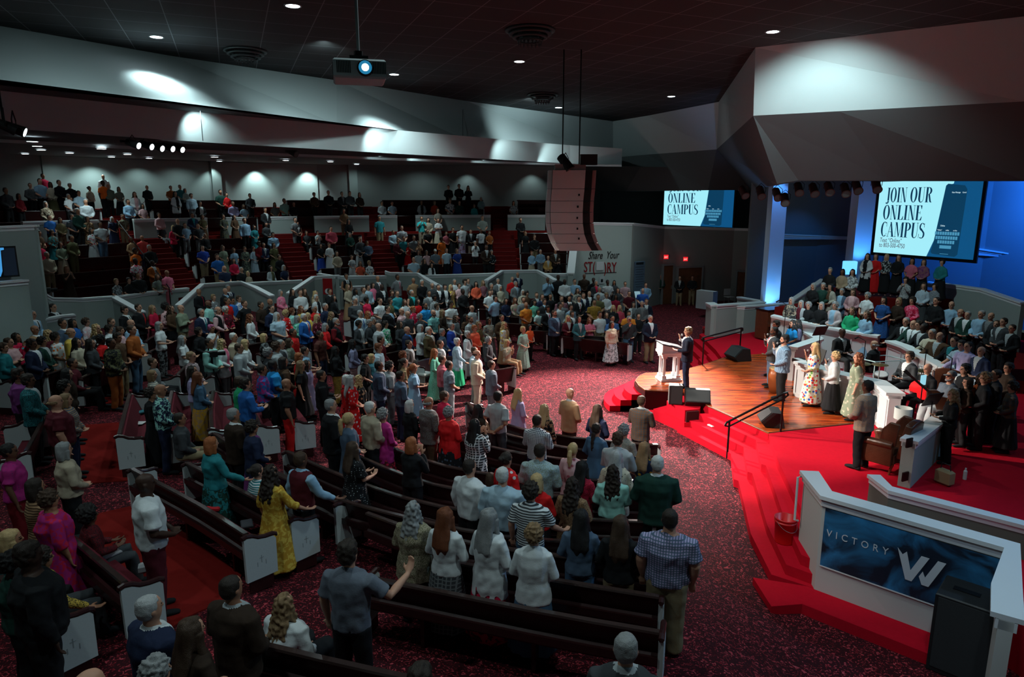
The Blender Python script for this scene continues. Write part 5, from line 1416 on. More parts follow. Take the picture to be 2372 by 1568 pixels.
100 413 w Q light_grey long.black K.black c 1 sh=olive
182 350 w L black bun.dark T.black c 1
220 408 w S navy bob.silver T.black c 1
325 0 m S grey crop.dark T.grey c 1
345 48 m V dark_grey crop.dark T.black c 1
430 150 ws S dark_grey bob.dark T.black c 1
530 130 ws S light_grey short.black T.black h 1 h=1.5
650 62 m L crimson/rose:check crop.black T.black c 1 f1
810 3 w E black long.black - c 1
555 248 w S black bob.black K.royal_blue c 1
635 243 w E white bun.brown - c 1
705 318 w L beige bob.dark T.grey c 1
905 238 w E light_grey long.auburn - c 1
980 223 m L slate_blue crop.dark T.black c 2 f1
840 355 w D grey/white:stripes bun.brown - c 1 h=1.45
915 383 w S coral wavy.brown T.black c 1
1000 405 w S white/black:floral short.sandy T.grey c 1
915 163 m L dark_grey crop.dark T.black c 1
825 165 w L dark_green bob.grey T.black c 1
1217 133 m L pale_blue crop.dark T.black c 2 f1
1312 153 m S teal crop.brown T.black c 1
1295 72 m S navy/white:check crop.dark T.black c 1
1405 148 m S grey crop.dark T.black c 1
1090 -12 m S teal crop.dark T.khaki d 2
1475 0 m S turquoise crop.dark T.beige h 2
1535 10 w L beige bob.dark K.beige c 1
1625 18 w S white bob.brown K.cream f 1
1260 208 m L maroon crop.black T.black c 2 f1
1348 248 w D red bob.dark - c 1
1445 223 w S tan bun.brown T.black h 1
1530 118 m S black crop.brown T.black c 1 f1
1655 172 w E orange curly.black - c 3
1700 138 w S rose bob.dark T.black c 1
1760 93 w D black bun.brown - c 1
1842 63 m S white crop.black T.light_grey d 2 f2
1840 158 w E lavender/mauve:print long.black - c 2
1922 138 m J black crop.brown T.beige c 1
2015 122 m S white/light_grey:knit crop.black T.black d 3 f1
2092 155 w S rust crop.brown T.black c 2
1962 233 w J white short.silver T.black h 1 sh=black
2065 240 m J dark_brown crop.dark T.black c 3
2112 308 w L black/light_grey:floral short.grey T.black c 1
1702 290 m S pale_blue crop.dark T.black d 1
1797 293 w D navy/royal_blue:knit bob.brown - c 1
1600 300 m S grey/slate_blue:knit cap.white T.black c 2
1445 308 w S light_grey long.black T.grey c 1
1402 363 m S pale_blue:knitab bald T.grey c 1 f1
1500 358 w L black long.dark T.black c 1
1565 425 w Q white long.dark T.white c 1 sh=black h=1.45
1520 310 w S pale_pink long.dark T.black c 1
@ 1150 500 3.92 b
265 150 w S black bob.sandy K.black d 1
345 140 m L black short.brown T.khaki c 1
320 318 w L light_blue short.auburn K.beige c 1
400 313 m L light_blue/slate_blue:knita crop.grey T.grey c 1
470 370 ms J camel bald T.brown c 1
535 298 m J dark_brown bald T.black c 2 f1
565 392 ws L black bob.white T.black h 1
@ 0 380 7.127 b
700 155 m S crimson crop.dark T.maroon c 2
645 205 m S light_blue crop.black T.black c 1
825 290 w L cream bob.black K.olive c 3
965 255 m L black crop.dark T.black c 1
1145 305 m L black crop.grey T.black c 1
1470 368 w S beige bun.black T.black r 2
1695 165 m L white bald T.black c 2 sh=black
1690 265 m S orange crop.black T.black d 4
1780 335 m L dark_grey/sage:knit bald T.black c 2
1955 378 w S olive/grey:knit bob.dark K.black c 2
2215 455 w Q white wavy.brown T.black c 1 sh=pale_pink
2105 573 m L light_blue crop.dark T.black c 2 f1
1290 430 m S pale_blue crop.black T.black c 2
1125 505 m S white crop.grey T.black c 2
1165 560 w S black/white:dots bob.black K.black c 2
1405 570 m L light_grey crop.grey T.black c 2 f1
1265 680 m L dark_green crop.grey T.black c 2
490 310 m L grey/black:knita crop.dark T.black c 1
300 480 w L dark_red bob.dark T.black c 2
740 585 w L beige/brown:print bob.grey T.black c 1
985 880 w L brown/olive:knit bob.dark T.brown c 2
1185 850 m S slate_blue/black:knit crop.dark T.black c 2
1440 880 w L brown:knitac bob.brown T.brown c 2
80 370 m L dark_grey crop.dark T.black c 2
@ 320 380 7.127 b
140 365 m L black:knitad bald T.black c 1
65 650 w S pale_pink bob.black T.black c 2
535 360 m S rust crop.black T.black c 1
605 440 w Q white long.black T.black c 1 sh=black
685 335 m S dark_green/teal:knit crop.silver T.black c 1
770 415 w L sage/light_grey:knit bob.black T.black c 1
870 480 m L pale_blue:knitae short.dark T.grey d 1 f1
1020 610 w Q black bob.black T.black c 1 sh=white
1350 395 m S dark_green:knitaf crop.black T.black c 2
1450 445 w L red bun.dark T.black c 1
1560 610 m L lavender crop.brown T.grey c 1
1740 660 w S grey/light_blue:knit bob.brown T.black c 2
1840 480 m L dark_grey:knitag crop.dark T.black c 1
2090 700 m J black crop.black T.black c 2 sh=light_grey
2250 630 w S dark_brown/grey:knit bob.dark T.black c 2
@ 640 380 7.127 b
125 540 m S sage/mint:knit crop.black T.black c 2
620 460 m L brown/dark_brown:knit crop.dark T.black c 1
855 405 m L black crop.dark T.black c 1
1080 450 m J black crop.dark T.black c 1 sh=grey
1210 440 m L dark_grey crop.dark T.black c 1
1370 450 w L dark_brown bob.brown T.black c 1
1740 610 m L light_grey crop.dark T.khaki c 2
1910 610 m S pale_blue crop.dark T.black c 1
1110 690 w S tan/brown:knit bob.dark T.brown c 1
285 620 m L black crop.dark T.black c 1
@ 960 380 7.127 b
115 590 w Q light_grey bob.dark K.black c 2 sh=black
330 590 w L rust/red:knit bob.brown T.black c 1
385 700 w S beige/grey:knit bob.brown T.black c 1
585 560 m S white/navy:print crop.dark T.khaki c 1
735 325 m L black crop.black T.black c 1
885 350 w L black long.black T.black h 1
560 340 m L black crop.dark T.black c 1
985 655 w L turquoise/teal:knit bob.brown T.black c 1
1100 560 w L light_grey/teal:knit bob.grey T.black c 1
1635 590 w S light_grey/dark_grey:floral bob.dark T.black c 1
1120 835 m S light_grey/sage:knit crop.dark T.black c 1
740 600 m L dark_green:knitah crop.dark T.black c 1
1750 880 m L black crop.dark T.black c 1
'''
import re as _re
COLW = lambda s: s.replace('_', ' ')
def spec_words(sp):
    if ':' not in sp: return COLW(sp)
    a, p = sp.split(':')
    if p.startswith('knit'): return COLW(a.split('/')[0])
    a, b = a.split('/') if '/' in a else (a, a)
    pw = {'floral': 'floral', 'floralbig': 'floral', 'print': 'patterned', 'dots': 'spotted', 'stripes': 'striped', 'stripesv': 'striped', 'stripesb': 'striped', 'plaid': 'plaid', 'check': 'checked'}[p]
    return COLW(a) + ' and ' + COLW(b) + ' ' + pw
def clean_spec(sp):
    if ':' not in sp: return sp
    a, p = sp.split(':')
    if '/' not in a: return a
    if p.startswith('knit'): p = 'knit'
    if p == 'stripesb' : p = 'stripes'
    if p in ('stripesv', 'floralbig'): p = {'stripesv': 'stripes', 'floralbig': 'floral'}[p]
    return a + ':' + p
HW = {'crop': 'short', 'short': 'short', 'curly': 'short curly', 'bob': 'chin-length', 'long': 'long', 'wavy': 'long wavy', 'pony': 'ponytailed', 'braid': 'braided', 'bun': 'tied-up', 'afro': 'full round'}
PP = Vector((6.0, 20.0))     # where the speaker stands: what everyone looks at
FOLK = []
def parse():
    ox = oy = 0; sc = 1; zone = 'm'; rnd = random.Random(11)
    for ln in TABLE.strip().split('\n'):
        t = ln.split()
        if t[0] == '@': ox, oy, sc, zone = float(t[1]), float(t[2]), float(t[3]), t[4]; continue
        x, y = ox + float(t[0]) / sc, oy + float(t[1]) / sc
        sex, seated = t[2][0], t[2].endswith('s')
        hs = t[5].split('.'); bs = t[6].split('.')
        p = dict(px=x, py=y, zone=zone, sex=sex, seated=seated, kind=t[3], topw=t[4], top=clean_spec(t[4]), hair=hs[0], hairc=hs[1] if len(hs) > 1 else 'dark',
                 bot=bs[0] if bs[0] != '-' else 'T', botw=bs[1] if len(bs) > 1 else '', botc=clean_spec(bs[1]) if len(bs) > 1 else 'black', pose=t[7], skin=t[8], fat=0,
                 h=(1.77 if sex == 'm' else 1.64) + rnd.uniform(-.03, .03), shirt=None, tie=None, a=rnd.uniform(-14, 14), Y=None, z=None)
        for o in t[9:]:
            if o[0] == 'f' and len(o) == 2: p['fat'] = int(o[1])
            elif o == 'b': p['beard'] = True
            elif o.startswith('h='): p['h'] = float(o[2:])
            elif o.startswith('a='): p['a'] = float(o[2:])
            elif o.startswith('sh='): p['shirt'] = o[3:]
            elif o.startswith('t='): p['tie'] = o[2:]
            elif o.startswith('Y='): p['Y'] = float(o[2:])
            elif o.startswith('z='): p['z'] = float(o[2:])
        p['shirt0'] = p['shirt']; p['tie0'] = p['tie']
        if p['shirt'] is None: p['shirt'] = 'light_grey' if p['kind'] == 'J' else ('white' if p['kind'] == 'V' else p['top'])
        if p['tie'] is None: p['tie'] = p['shirt']
        p['fem'] = sex == 'w'
        FOLK.append(p)
parse()
def place(p):
    hh = p['h'] * (1 + .012) - (.45 * p['h'] / 1.78 if p['seated'] else 0)
    x, y = p['px'], p['py']
    if p['zone'] == 'm':
        z = .2
        for _ in range(50):
            q = at(x, y, z + hh); z = z * .4 + zf(q.x, q.y) * .6
        q = at(x, y, z + hh); z = zf(q.x, q.y)
        return Vector((q.x, q.y, z + (.0)))
    if p['zone'] == 'b':
        best = None
        d = ray(x, y); u = d.x / d.y
        for r, zk in ROWS:
            # point on the ring of radius r along this column of the view
            a = 1 + u * u; b = -2 * (u * BC.x + BC.y); c = BC.length_squared - (r + .05) ** 2
            Y = (-b + math.sqrt(b * b - 4 * a * c)) / (2 * a)
            hz = CH + d.z / d.y * Y; e = hz - (zk + hh)
            if best is None or abs(e) < abs(best[0]): best = (e, Vector((u * Y, Y, zk)))
        e, q = best
        p['h'] += max(-.13, min(.10, e * (1.0 if not p['seated'] else .6)))
        return q
    z = p['z']
    if p['Y'] is None:
        q = at(x, y, z + hh); return Vector((q.x, q.y, z))
    q = atY(x, y, p['Y']); e = q.z - hh - z
    if p['zone'] == 'c': p['h'] += max(-.08, min(.08, e)); return Vector((q.x, q.y, z))
    # stage: keep the pixel, keep the floor
    if p['seated']: return Vector((q.x, q.y, q.z - hh))
    q = at(x, y, z + hh); return Vector((q.x, q.y, z))
for p in FOLK:
    p['loc'] = place(p)
    L = p['loc']
    tgt = PP
    if p['zone'] == 'c': tgt = Vector((1.0, 16.0))
    d = tgt - Vector((L.x, L.y)); p['rz'] = math.atan2(d.y, d.x) - math.pi / 2 + R(p['a'])
    if p['zone'] == 's':
        base = math.atan2(-.1, -1) - math.pi / 2; p['rz'] = base + R(p['a'])
# keep neighbours from standing inside one another: nudge along the line of sight
FOLK.sort(key=lambda p: p['loc'].y)
mainf = [p for p in FOLK if p['zone'] == 'm']
for it in range(12):
    for i, p in enumerate(mainf):
        for q in mainf[i + 1:i + 40]:
            d = Vector((q['loc'].x - p['loc'].x, q['loc'].y - p['loc'].y)); L = d.length
            if L < .50 and q['loc'].y >= p['loc'].y:
                s = (.50 - L) * .35
                for o, sg in ((p, -1), (q, 1)):
                    dy = ray(o['px'], 784); v = Vector((o['loc'].x, o['loc'].y)).normalized() * s * sg
                    o['loc'].x += v.x; o['loc'].y += v.y; o['loc'].z = zf(o['loc'].x, o['loc'].y)
def pxpath(px, zt=.86):
    out = []
    for x, y in px:
        z = zt
        for _ in range(40): q = at(x, y, z); z = z * .4 + .6 * (zf(q.x, q.y) + zt)
        q = at(x, y, z); out.append(Vector((q.x, q.y)))
    # resample
    L = [0]
    for a, b in zip(out, out[1:]): L.append(L[-1] + (b - a).length)
    n = max(4, int(L[-1] / .6)); res = []
    for i in range(n + 1):
        s = L[-1] * i / n; j = max(k for k in range(len(L)) if L[k] <= s + 1e-9); j = min(j, len(out) - 2)
        f = (s - L[j]) / max(1e-6, L[j + 1] - L[j]); res.append(out[j].lerp(out[j + 1], f))
    # smooth
    for _ in range(2): res = [res[0]] + [(res[i - 1] + res[i] * 2 + res[i + 1]) / 4 for i in range(1, n)] + [res[-1]]
    return res
LONGPEWS = (([(600, 1490), (760, 1530), (900, 1562), (1050, 1590), (1540, 1690)], (1, 0)),
              ([(842, 1335), (1000, 1364), (1200, 1408), (1380, 1440), (1527, 1464)], (1, 1)),
              ([(1010, 1294), (1167, 1324), (1275, 1341), (1400, 1362), (1527, 1382)], (0, 1)),
              ([(850, 1188), (960, 1232), (1072, 1258), (1187, 1272), (1330, 1292), (1510, 1312)], (0, 1)),
              ([(640, 1098), (700, 1128), (780, 1158), (850, 1178), (983, 1205), (1072, 1232), (1187, 1250), (1484, 1258)], (0, 0)),
              ([(664, 1045), (709, 1067), (793, 1102), (856, 1128), (983, 1168), (1058, 1187), (1250, 1198), (1510, 1208)], (1, 1)),
              ([(760, 1020), (851, 1067), (940, 1102), (1048, 1141), (1200, 1146), (1377, 1150), (1515, 1154)], (0, 1)),
              ([(840, 1005), (912, 1041), (994, 1069), (1069, 1095), (1220, 1106), (1380, 1113), (1515, 1116)], (0, 1)),
              ([(1000, 1002), (1090, 1022), (1150, 1039), (1221, 1054), (1330, 1068), (1510, 1074)], (0, 1)),
              ([(1086, 978), (1173, 1006), (1230, 1020), (1290, 1034), (1354, 1046), (1500, 1052)], (0, 0)),
              ([(1084, 932), (1110, 960), (1172, 988), (1278, 1006), (1357, 1018), (1440, 1024), (1524, 1030)], (1, 1)))
def unclash():
    paths = [pxpath(px, .86) for px, _ in LONGPEWS]
    for p in mainf:
        if p['seated'] or p['loc'].y > 17: continue
        q = Vector((p['loc'].x, p['loc'].y)); best = None
        for path in paths:
            for a, b in zip(path, path[1:]):
                d = b - a; t_ = (q - a).dot(d) / d.length_squared
                if -.05 <= t_ <= 1.05:
                    n_ = Vector((-d.y, d.x)).normalized(); s_ = (q - a).dot(n_)
                    if best is None or abs(s_) < abs(best[0]): best = (s_, n_)
        if best and -.26 < best[0] < .14:
            v = q.normalized(); k = (best[0] + .26) / max(.4, v.dot(best[1])); q -= v * min(k, .45)
            p['loc'] = Vector((q.x, q.y, zf(q.x, q.y)))
unclash()
# after nudging, trim heights so heads stay where the photograph has them
for p in mainf:
    zt = CH + ray(p['px'], p['py']).z / ray(p['px'], p['py']).y * p['loc'].y - p['loc'].z
    hh = (zt / (1.012)) if not p['seated'] else zt / (1.012 - .45 / 1.78)
    p['h'] = max(p['h'] - .13, min(p['h'] + .13, hh))
def rank(p): return p['loc'].length * (1.0 if p['zone'] != 'b' else 1.02) + (3 if p['seated'] and p['zone'] == 'b' else 0)
order = sorted(FOLK, key=rank)
NIND = 297
INDIV = order[:NIND]; REST = order[NIND:]
def short_label(p):
    w = 'woman' if p['fem'] else 'man'
    if p['h'] < 1.5: w = 'girl' if p['fem'] else 'boy'
    g = GAR[p['kind']]
    if p['sex'] == 'w' and p['kind'] == 'L': g = 'blouse' 
    if p['sex'] == 'w' and p['kind'] == 'S': g = 'top'
    if p['kind'] == 'J' and p['sex'] == 'w': g = 'jacket'
    if p['kind'] == 'E': g = 'long dress'
    return f"{w} in {spec_words(p['topw'])} {g}"
def hair_words(p):
    if p['hair'] == 'bald': return 'bald head' + (' and beard' if p.get('beard') else '')
    if p['hair'] == 'ring': return 'balding head'
    if p['hair'] == 'cap': return 'a flat cap'
    return f"{HW[p['hair']]} {COLW(p['hairc'])} hair" + (' and beard' if p.get('beard') else '')
def make_labels(ps):
    used = set()
    def ok(s): return s.lower() not in used and 4 <= len(_re.findall(r"[A-Za-z0-9][A-Za-z0-9'\u2019-]*", s)) <= 16
    for p in ps: p['sl'] = short_label(p)
    for p in ps:
        near = sorted((q for q in ps if q is not p), key=lambda q: (q['loc'] - p['loc']).length)[:9]
        base = p['sl'] + ' with ' + hair_words(p)
        cands = []
        cnt = sum(1 for q in ps if q['sl'] == p['sl'] and hair_words(q) == hair_words(p))
        zonew = {'s': ' on the stage', 'c': ' in the choir', 'b': ' in the raised seats', 'm': ''}[p['zone']]
        act = ', seated' if p['seated'] else ''
        ext = []
        if p['kind'] not in 'DE' and p['botw']: ext.append(f", {spec_words(p['botw'])} {'trousers' if p['bot'] == 'T' else 'skirt'}")
        ext.append({'b': ', hands behind back', 'f': ', arms folded', 'h': ', hands raised to face', 'r': ', hands held out'}.get(p['pose'], ''))
        if cnt == 1:
            cands += [base + act + zonew, base]
            cands += [base + act + e for e in ext if e]
        for q in near:
            cands.append(f"{p['sl']}, {hair_words(p)}, beside {q['sl']}")
        for q in near:
            cands.append(f"{p['sl']}, beside {q['sl']}")
            cands.append(f"{p['sl']}, {hair_words(p)}, near {q['sl']}")
        for c in cands:
            if ok(c): p['label'] = c; used.add(c.lower()); break
        else:
            c = base
            k = 0
            while not ok(c) and k < len(near): c = f"{p['sl']}, near {near[k]['sl']}"; k += 1
            p['label'] = c; used.add(c.lower())
make_labels(INDIV)
GRP = {'m': 'congregation standing among the floor pews', 'b': 'congregation in the raised seats', 'c': 'choir singers on the risers', 's': 'singers and musicians on the stage'}
for p in INDIV:
    o = person(p, p['loc'], p['rz'])
    tag(o, p['label'], 'person', GRP[p['zone']])
    p['obj'] = o
# everyone farther off than the three hundred nearest: one object
def crowd(ps):
    V = []; F = []; MI = []; mats = []; midx = {}; nv = 0
    def mid(m):
        if m.name not in midx: midx[m.name] = len(mats); mats.append(m)
        return midx[m.name]
    cache = {}
    def arr(key):
        if key not in cache:
            me = tmesh(key); n = len(me.vertices); co = np.empty(n * 3, 'f'); me.vertices.foreach_get('co', co)
            fl = [tuple(f.vertices) for f in me.polygons]; mi = np.empty(len(fl), 'i'); me.polygons.foreach_get('material_index', mi)
            cache[key] = (co.reshape(-1, 3), fl, mi)
        return cache[key]
    for p in ps:
        s = p['h'] / 1.78; c, sn = math.cos(p['rz']), math.sin(p['rz']); sd = p['seated']; fat = min(p['fat'], 1)
        pose = p['pose'] if p['pose'] in 'cdfbh' else 'c'
        sk = skinm(p['skin'])
        parts = [(('B', p['sex'], fat, pose, sd, .030), [sk] * 3), (('T', p['kind'], p['sex'], fat, pose, sd, .028), [cloth(p['top']), cloth(p['shirt']), cloth(p['tie'])])]
        if p['kind'] not in 'DE': parts.append((('L', p['bot'], p['sex'], fat, sd, .032), [cloth(p['botc'])]))
        if p['hair'] != 'bald': parts.append((('H', p['hair'] if p['hair'] not in ('ring',) else 'crop', .022), [hairm(p['hairc']) if p['hairc'] in HAIRC else cloth(p['hairc'])]))
        for key, ms in parts:
            co, fl, mi = arr(key); q = co * s; x = q[:, 0] * c - q[:, 1] * sn + p['loc'].x; y = q[:, 0] * sn + q[:, 1] * c + p['loc'].y
            z = q[:, 2] + p['loc'].z - (.45 * s if sd else 0)
            V.append(np.stack([x, y, z], 1)); F += [tuple(i + nv for i in f) for f in fl]; nv += len(co)
            ids = [mid(m) for m in ms]; MI += [ids[k] for k in mi]
    me = bpy.data.meshes.new('crowd'); me.from_pydata(np.concatenate(V).tolist(), [], F)
    for m in mats: me.materials.append(m)
    me.polygons.foreach_set('material_index', MI); me.polygons.foreach_set('use_smooth', [True] * len(F))
    o = bpy.data.objects.new('crowd', me); C.objects.link(o); o['kind'] = 'stuff'
    tag(o, 'distant congregation standing in the far pews and raised rear seats', 'crowd', None, 'stuff')
crowd(REST)
print('FOLK', len(FOLK), 'indiv zones', {z: sum(1 for p in INDIV if p['zone'] == z) for z in 'mbsc'}, 'labels', len(set(p['label'] for p in INDIV)))

# ================================================================ PEWS
def near_people(pt, n=3):
    return sorted(INDIV, key=lambda p: (p['loc'] - pt).length)[:n]
PEWL = set()
def pew_label(base, pt):
    ns = near_people(pt, 12)
    for q in ns:
        s = f"{base} beside {q['sl']}"
        if s not in PEWL and len(s.split()) <= 15: PEWL.add(s); return s
    for q in ns:
        for r in ns:
            s = f"dark pew between {q['sl']} and {r['sl']}"
            if q is not r and s not in PEWL and len(s.split()) <= 16: PEWL.add(s); return s
    return base
END = [(-.34, .20), (.10, .20), (.105, .74), (.07, .785), (-.04, .79), (-.14, .81), (-.22, .86), (-.30, .88), (-.345, .86)]   # x: + is the front of the seat
def pew(pts, fz, group, ends=(1, 1), label='curved maroon pew', simple=False, flip=False, hs=.92):
    """pts: xy points of the backrest top along the pew; fz(x, y) floor; the seat lies to the left of the direction of travel (right if flip)"""
    P = [Vector(p) for p in pts]
    P3 = [Vector((p.x, p.y, fz(p.x, p.y))) for p in P]; c = P3[len(P3) // 2].copy()
    t = empty('pew', c); tag(t, pew_label(label, c), 'pew', group)
    n = len(P3); nor = []
    for i in range(n):
        d = P3[min(i + 1, n - 1)] - P3[max(i - 1, 0)]; d.z = 0; d.normalize(); v = Vector((-d.y, d.x, 0)); nor.append(-v if flip else v)
    P3 = [p + v * .28 for p, v in zip(P3, nor)]
    def sweep(name, prof, mt):
        vs = []; k = len(prof)
        for p, v in zip(P3, nor): vs += [p - c + v * a + Vector((0, 0, b * hs)) for a, b in prof]
        fs = [(i * k + j, i * k + (j + 1) % k, (i + 1) * k + (j + 1) % k, (i + 1) * k + j) for i in range(n - 1) for j in range(k)] + [tuple(range(k))[::-1], tuple(range((n - 1) * k, n * k))]
        m = MB(); m.add(vs, fs); return m.build(name, mt, t)
    bk = sweep('backrest', [(-.30, .93), (-.24, .93), (-.12, .44), (-.18, .40)], WOOD)
    sweep('top_rail', [(-.32, .925), (-.312, .95), (-.25, .95), (-.242, .925)], mat('polished_rail', (.04, .024, .022), .16, spec=.9))
    sweep('seat', [(-.16, .40), (-.16, .44), (.10, .46), (.12, .42), (.10, .39)], WOOD)
    sweep('cushion', [(-.14, .44), (-.14, .49), (.11, .51), (.125, .47), (.11, .46)], CUSH)
    if not simple:
        sweep('back_cushion', [(-.235, .90), (-.20, .90), (-.07, .50), (-.12, .48)], CUSH)
        sweep('book_rack', [(-.36, .66), (-.36, .56), (-.30, .54), (-.25, .56), (-.27, .66), (-.30, .64)], WOOD)
    for e, on in ((0, ends[0]), (n - 1, ends[1])):
        if not on: continue
        p, v = P3[e] - c, nor[e]; d = (P3[1] - P3[0]) if e == 0 else (P3[-2] - P3[-1]); d.z = 0; d.normalize()
        M = Matrix(((v.x, 0, -d.x, p.x), (v.y, 0, -d.y, p.y), (0, hs, 0, p.z), (0, 0, 0, 1)))
        ep = MB().extrude(END, M, .055).build('end_panel', PANEL, t)
        path = [(.13, .755), (.12, .79), (.07, .812), (-.04, .815), (-.14, .838), (-.22, .89), (-.30, .912), (-.35, .895), (-.36, .87)]
        MB().extrude([(-.30, 0), (.04, 0), (.04, .2), (-.30, .2)], M @ Matrix.Translation((0, 0, .012)), .03).build('end_foot', WOOD, t)
        MB().tube([M @ Vector((a, b, .0275)) for a, b in path], [.016, .028, .034, .032, .032, .032, .034, .034, .02], 8).build('arm_cap', WOOD, ep)
        if not simple:
            cr = MB(); g = mat('end_carving', (.30, .34, .35), .7)
            for a, b, w_, h_ in ((-.12, .50, .010, .12), (-.12, .52, .06, .010), (-.18, .43, .010, .07), (-.06, .43, .010, .07)): cr.add([M @ Vector((a + sx * w_ / 2, b + sy * h_ / 2, zz)) for zz in (.05, .0575) for sx, sy in ((-1, -1), (1, -1), (1, 1), (-1, 1))], [(3, 2, 1, 0), (4, 5, 6, 7), (0, 1, 5, 4), (1, 2, 6, 5), (2, 3, 7, 6), (3, 0, 4, 7)])
            cr.build('cross_carving', g, ep)
    # legs
    k = 0
    for i in range(1, n - 1, max(1, n // 3)):
        p, v = P3[i] - c, nor[i]; ang = math.atan2(v.y, v.x)
        MB().box(p + v * -.04 + Vector((0, 0, .20 * hs)), (.26, .05, .40 * hs), ang).build('leg', WOOD, t)
    return t
G1 = 'long curved pews nearest the camera'; G2 = 'pews in the angled block by the aisle'; G3 = 'pews of the far floor blocks'
# seat lies away from the camera, towards the stage
for px, e in LONGPEWS:
    pew(pxpath(px, .86), zf, G1, e, 'long dark pew', hs=.92)
for px in ([(570, 1237), (520, 1205), (470, 1170), (372, 1122), (306, 1086)], [(678, 1197), (600, 1158), (535, 1124), (485, 1097), (433, 1072)], [(780, 1162), (715, 1132), (645, 1098), (560, 1045), (495, 1003)],
           [(288, 1348), (235, 1305), (166, 1242), (120, 1215)], [(113, 1424), (60, 1380), (0, 1335)]):
    pew(pxpath(px), zf, G2, (1, 1) if px[0][0] > 400 else (1, 0), 'maroon pew with white ends', flip=True)
for px in ([(276, 1006), (283, 975), (292, 940), (300, 912)], [(386, 996), (388, 960), (392, 930), (398, 906)], [(490, 990), (486, 955), (488, 930), (494, 906)], [(600, 982), (590, 950), (560, 915), (545, 900)], [(686, 972), (668, 940), (640, 905)]):
    pew(pxpath(px), zf, G2, (1, 1), 'short maroon pew with white ends', flip=True)
# far floor blocks: near-end position, heading of the pew (pixel of the far end)
FAR = [[(1304, 779), (1360, 786), (1455, 795)], [(1269, 771), (1330, 776), (1440, 782)], [(1234, 766), (1300, 768), (1400, 772)], [(1174, 749), (1240, 752), (1350, 757)], [(1140, 732), (1230, 736), (1400, 745)], [(1110, 716), (1200, 720), (1380, 730)],
       [(1070, 826), (1010, 822), (960, 840)], [(1068, 712), (1000, 716), (930, 722)], [(1105, 860), (1150, 858), (1190, 850)],
       [(756, 802), (800, 792), (860, 783)], [(820, 814), (880, 802), (950, 792)], [(850, 830), (910, 815), (965, 805)], [(812, 740), (870, 732), (930, 728)], [(700, 800), (650, 806), (600, 818)],
       [(900, 752), (960, 748), (1030, 745)], [(860, 770), (930, 764), (1010, 758)],
       [(336, 790), (380, 764), (405, 760)], [(345, 815), (400, 790), (455, 775)], [(410, 868), (440, 836), (470, 812)], [(490, 870), (520, 846), (560, 822)], [(560, 775), (620, 768), (660, 760)], [(480, 760), (530, 752), (570, 745)], [(570, 800), (620, 790), (670, 782)],
       [(185, 876), (240, 850), (300, 830)], [(105, 868), (160, 850), (220, 838)], [(20, 880), (60, 868), (105, 860)], [(60, 972), (95, 945), (110, 925)], [(60, 1045), (85, 1000), (105, 960)], [(640, 715), (720, 708), (770, 704)], [(1010, 690), (1120, 694), (1250, 700)], [(1250, 712), (1330, 718), (1420, 724)]]
for px in FAR: pew(pxpath(px), zf, G3, (1, 1), 'far maroon pew', True)
# pews of the raised bowl, row by row between the stairs
def bowl_pew(k, a0, a1, ends):
    r, z = ROWS[k]; n = max(3, int(abs(a1 - a0) * r / 1.6)); pts = [(BC.x + (r + .08) * math.cos(a0 + (a1 - a0) * i / n), BC.y + (r + .08) * math.sin(a0 + (a1 - a0) * i / n)) for i in range(n + 1)]
    pew(pts, lambda x, y: z, 'pews on the raised rows behind the rail', ends, 'pew on a raised row', True, hs=.92)
gap = [0.03] 
aL = angpx(82, 22, 3); aR = angpx(1312, 22, 3)
SECT = [(aL, ST[0] + .045), (ST[0] - .045, ST[1] + .04), (ST[1] - .04, ST[2] + .04), (ST[2] - .04, ST[3] + .04), (ST[3] - .04, aR)]
for k in range(9):
    if k == 5: continue
    for a0, a1 in SECT:
        if a0 - a1 > .03: bowl_pew(k, a0, a1, (1, 1))
# books, bags and papers left on the pews (place, size, colour)
SM = [(495, 1182, 'gift_bag', 'red and white crumpled bag on the seat behind the teal sweater', (.55, .02, .03), (.22, .14, .08)), (572, 1217, 'hymn_book', 'dark book with pale pages on the near pew end', (.05, .05, .06), (.24, .17, .05)), (740, 1150, 'hand_bag', 'white handbag with hoop handles on the pew seat', (.6, .62, .62), (.26, .12, .16)), (497, 952, 'hymn_book', 'stack of pale books on the pew near the denim jacket', (.55, .62, .6), (.28, .2, .06)),
      (890, 1082, 'coat', 'small dark coat with red flecks on the pew seat', (.05, .01, .02), (.4, .25, .08)), (318, 980, 'paper_sheet', 'white printed sheets on the short pew seat', (.55, .55, .55), (.3, .2, .01)), (322, 958, 'scarf', 'teal patterned scarf folded on the short pew seat', (.03, .16, .2), (.35, .14, .05)), (250, 1288, 'hymn_book', 'pale grey book on the pew beside the reader', (.4, .42, .44), (.3, .16, .04)), (145, 1398, 'paper_sheet', 'turquoise card on the near pew seat', (.03, .5, .5), (.12, .08, .01)), (332, 1325, 'tissue_box', 'white tissue bag near the pew end with a black handle', (.5, .52, .55), (.12, .1, .12)),
      (1380, 803, 'paper_sheet', 'white open leaflet on the front far pew', (.7, .7, .7), (.4, .25, .02)), (985, 870, 'clear_tray', 'clear tray on the low table in the aisle', (.4, .42, .4), (.4, .3, .1)), (1104, 1062, 'hand_bag', 'black handbag on the pew near the white shirted man', (.015, .015, .02), (.3, .15, .12))]
for x, y, nm, lb, cc, sz in SM:
    z = .5
    for _ in range(40): q = at(x, y, z); z = z * .4 + .6 * (zf(q.x, q.y) + .51)
    o = MB().box((0, 0, sz[2] / 2), sz, 0, min(sz) * .3).build(nm, mat('item_' + nm + str(x), cc, .7)); o.location = (q.x, q.y, z); o.rotation_euler.z = x % 3; tag(o, lb, COLW(nm))
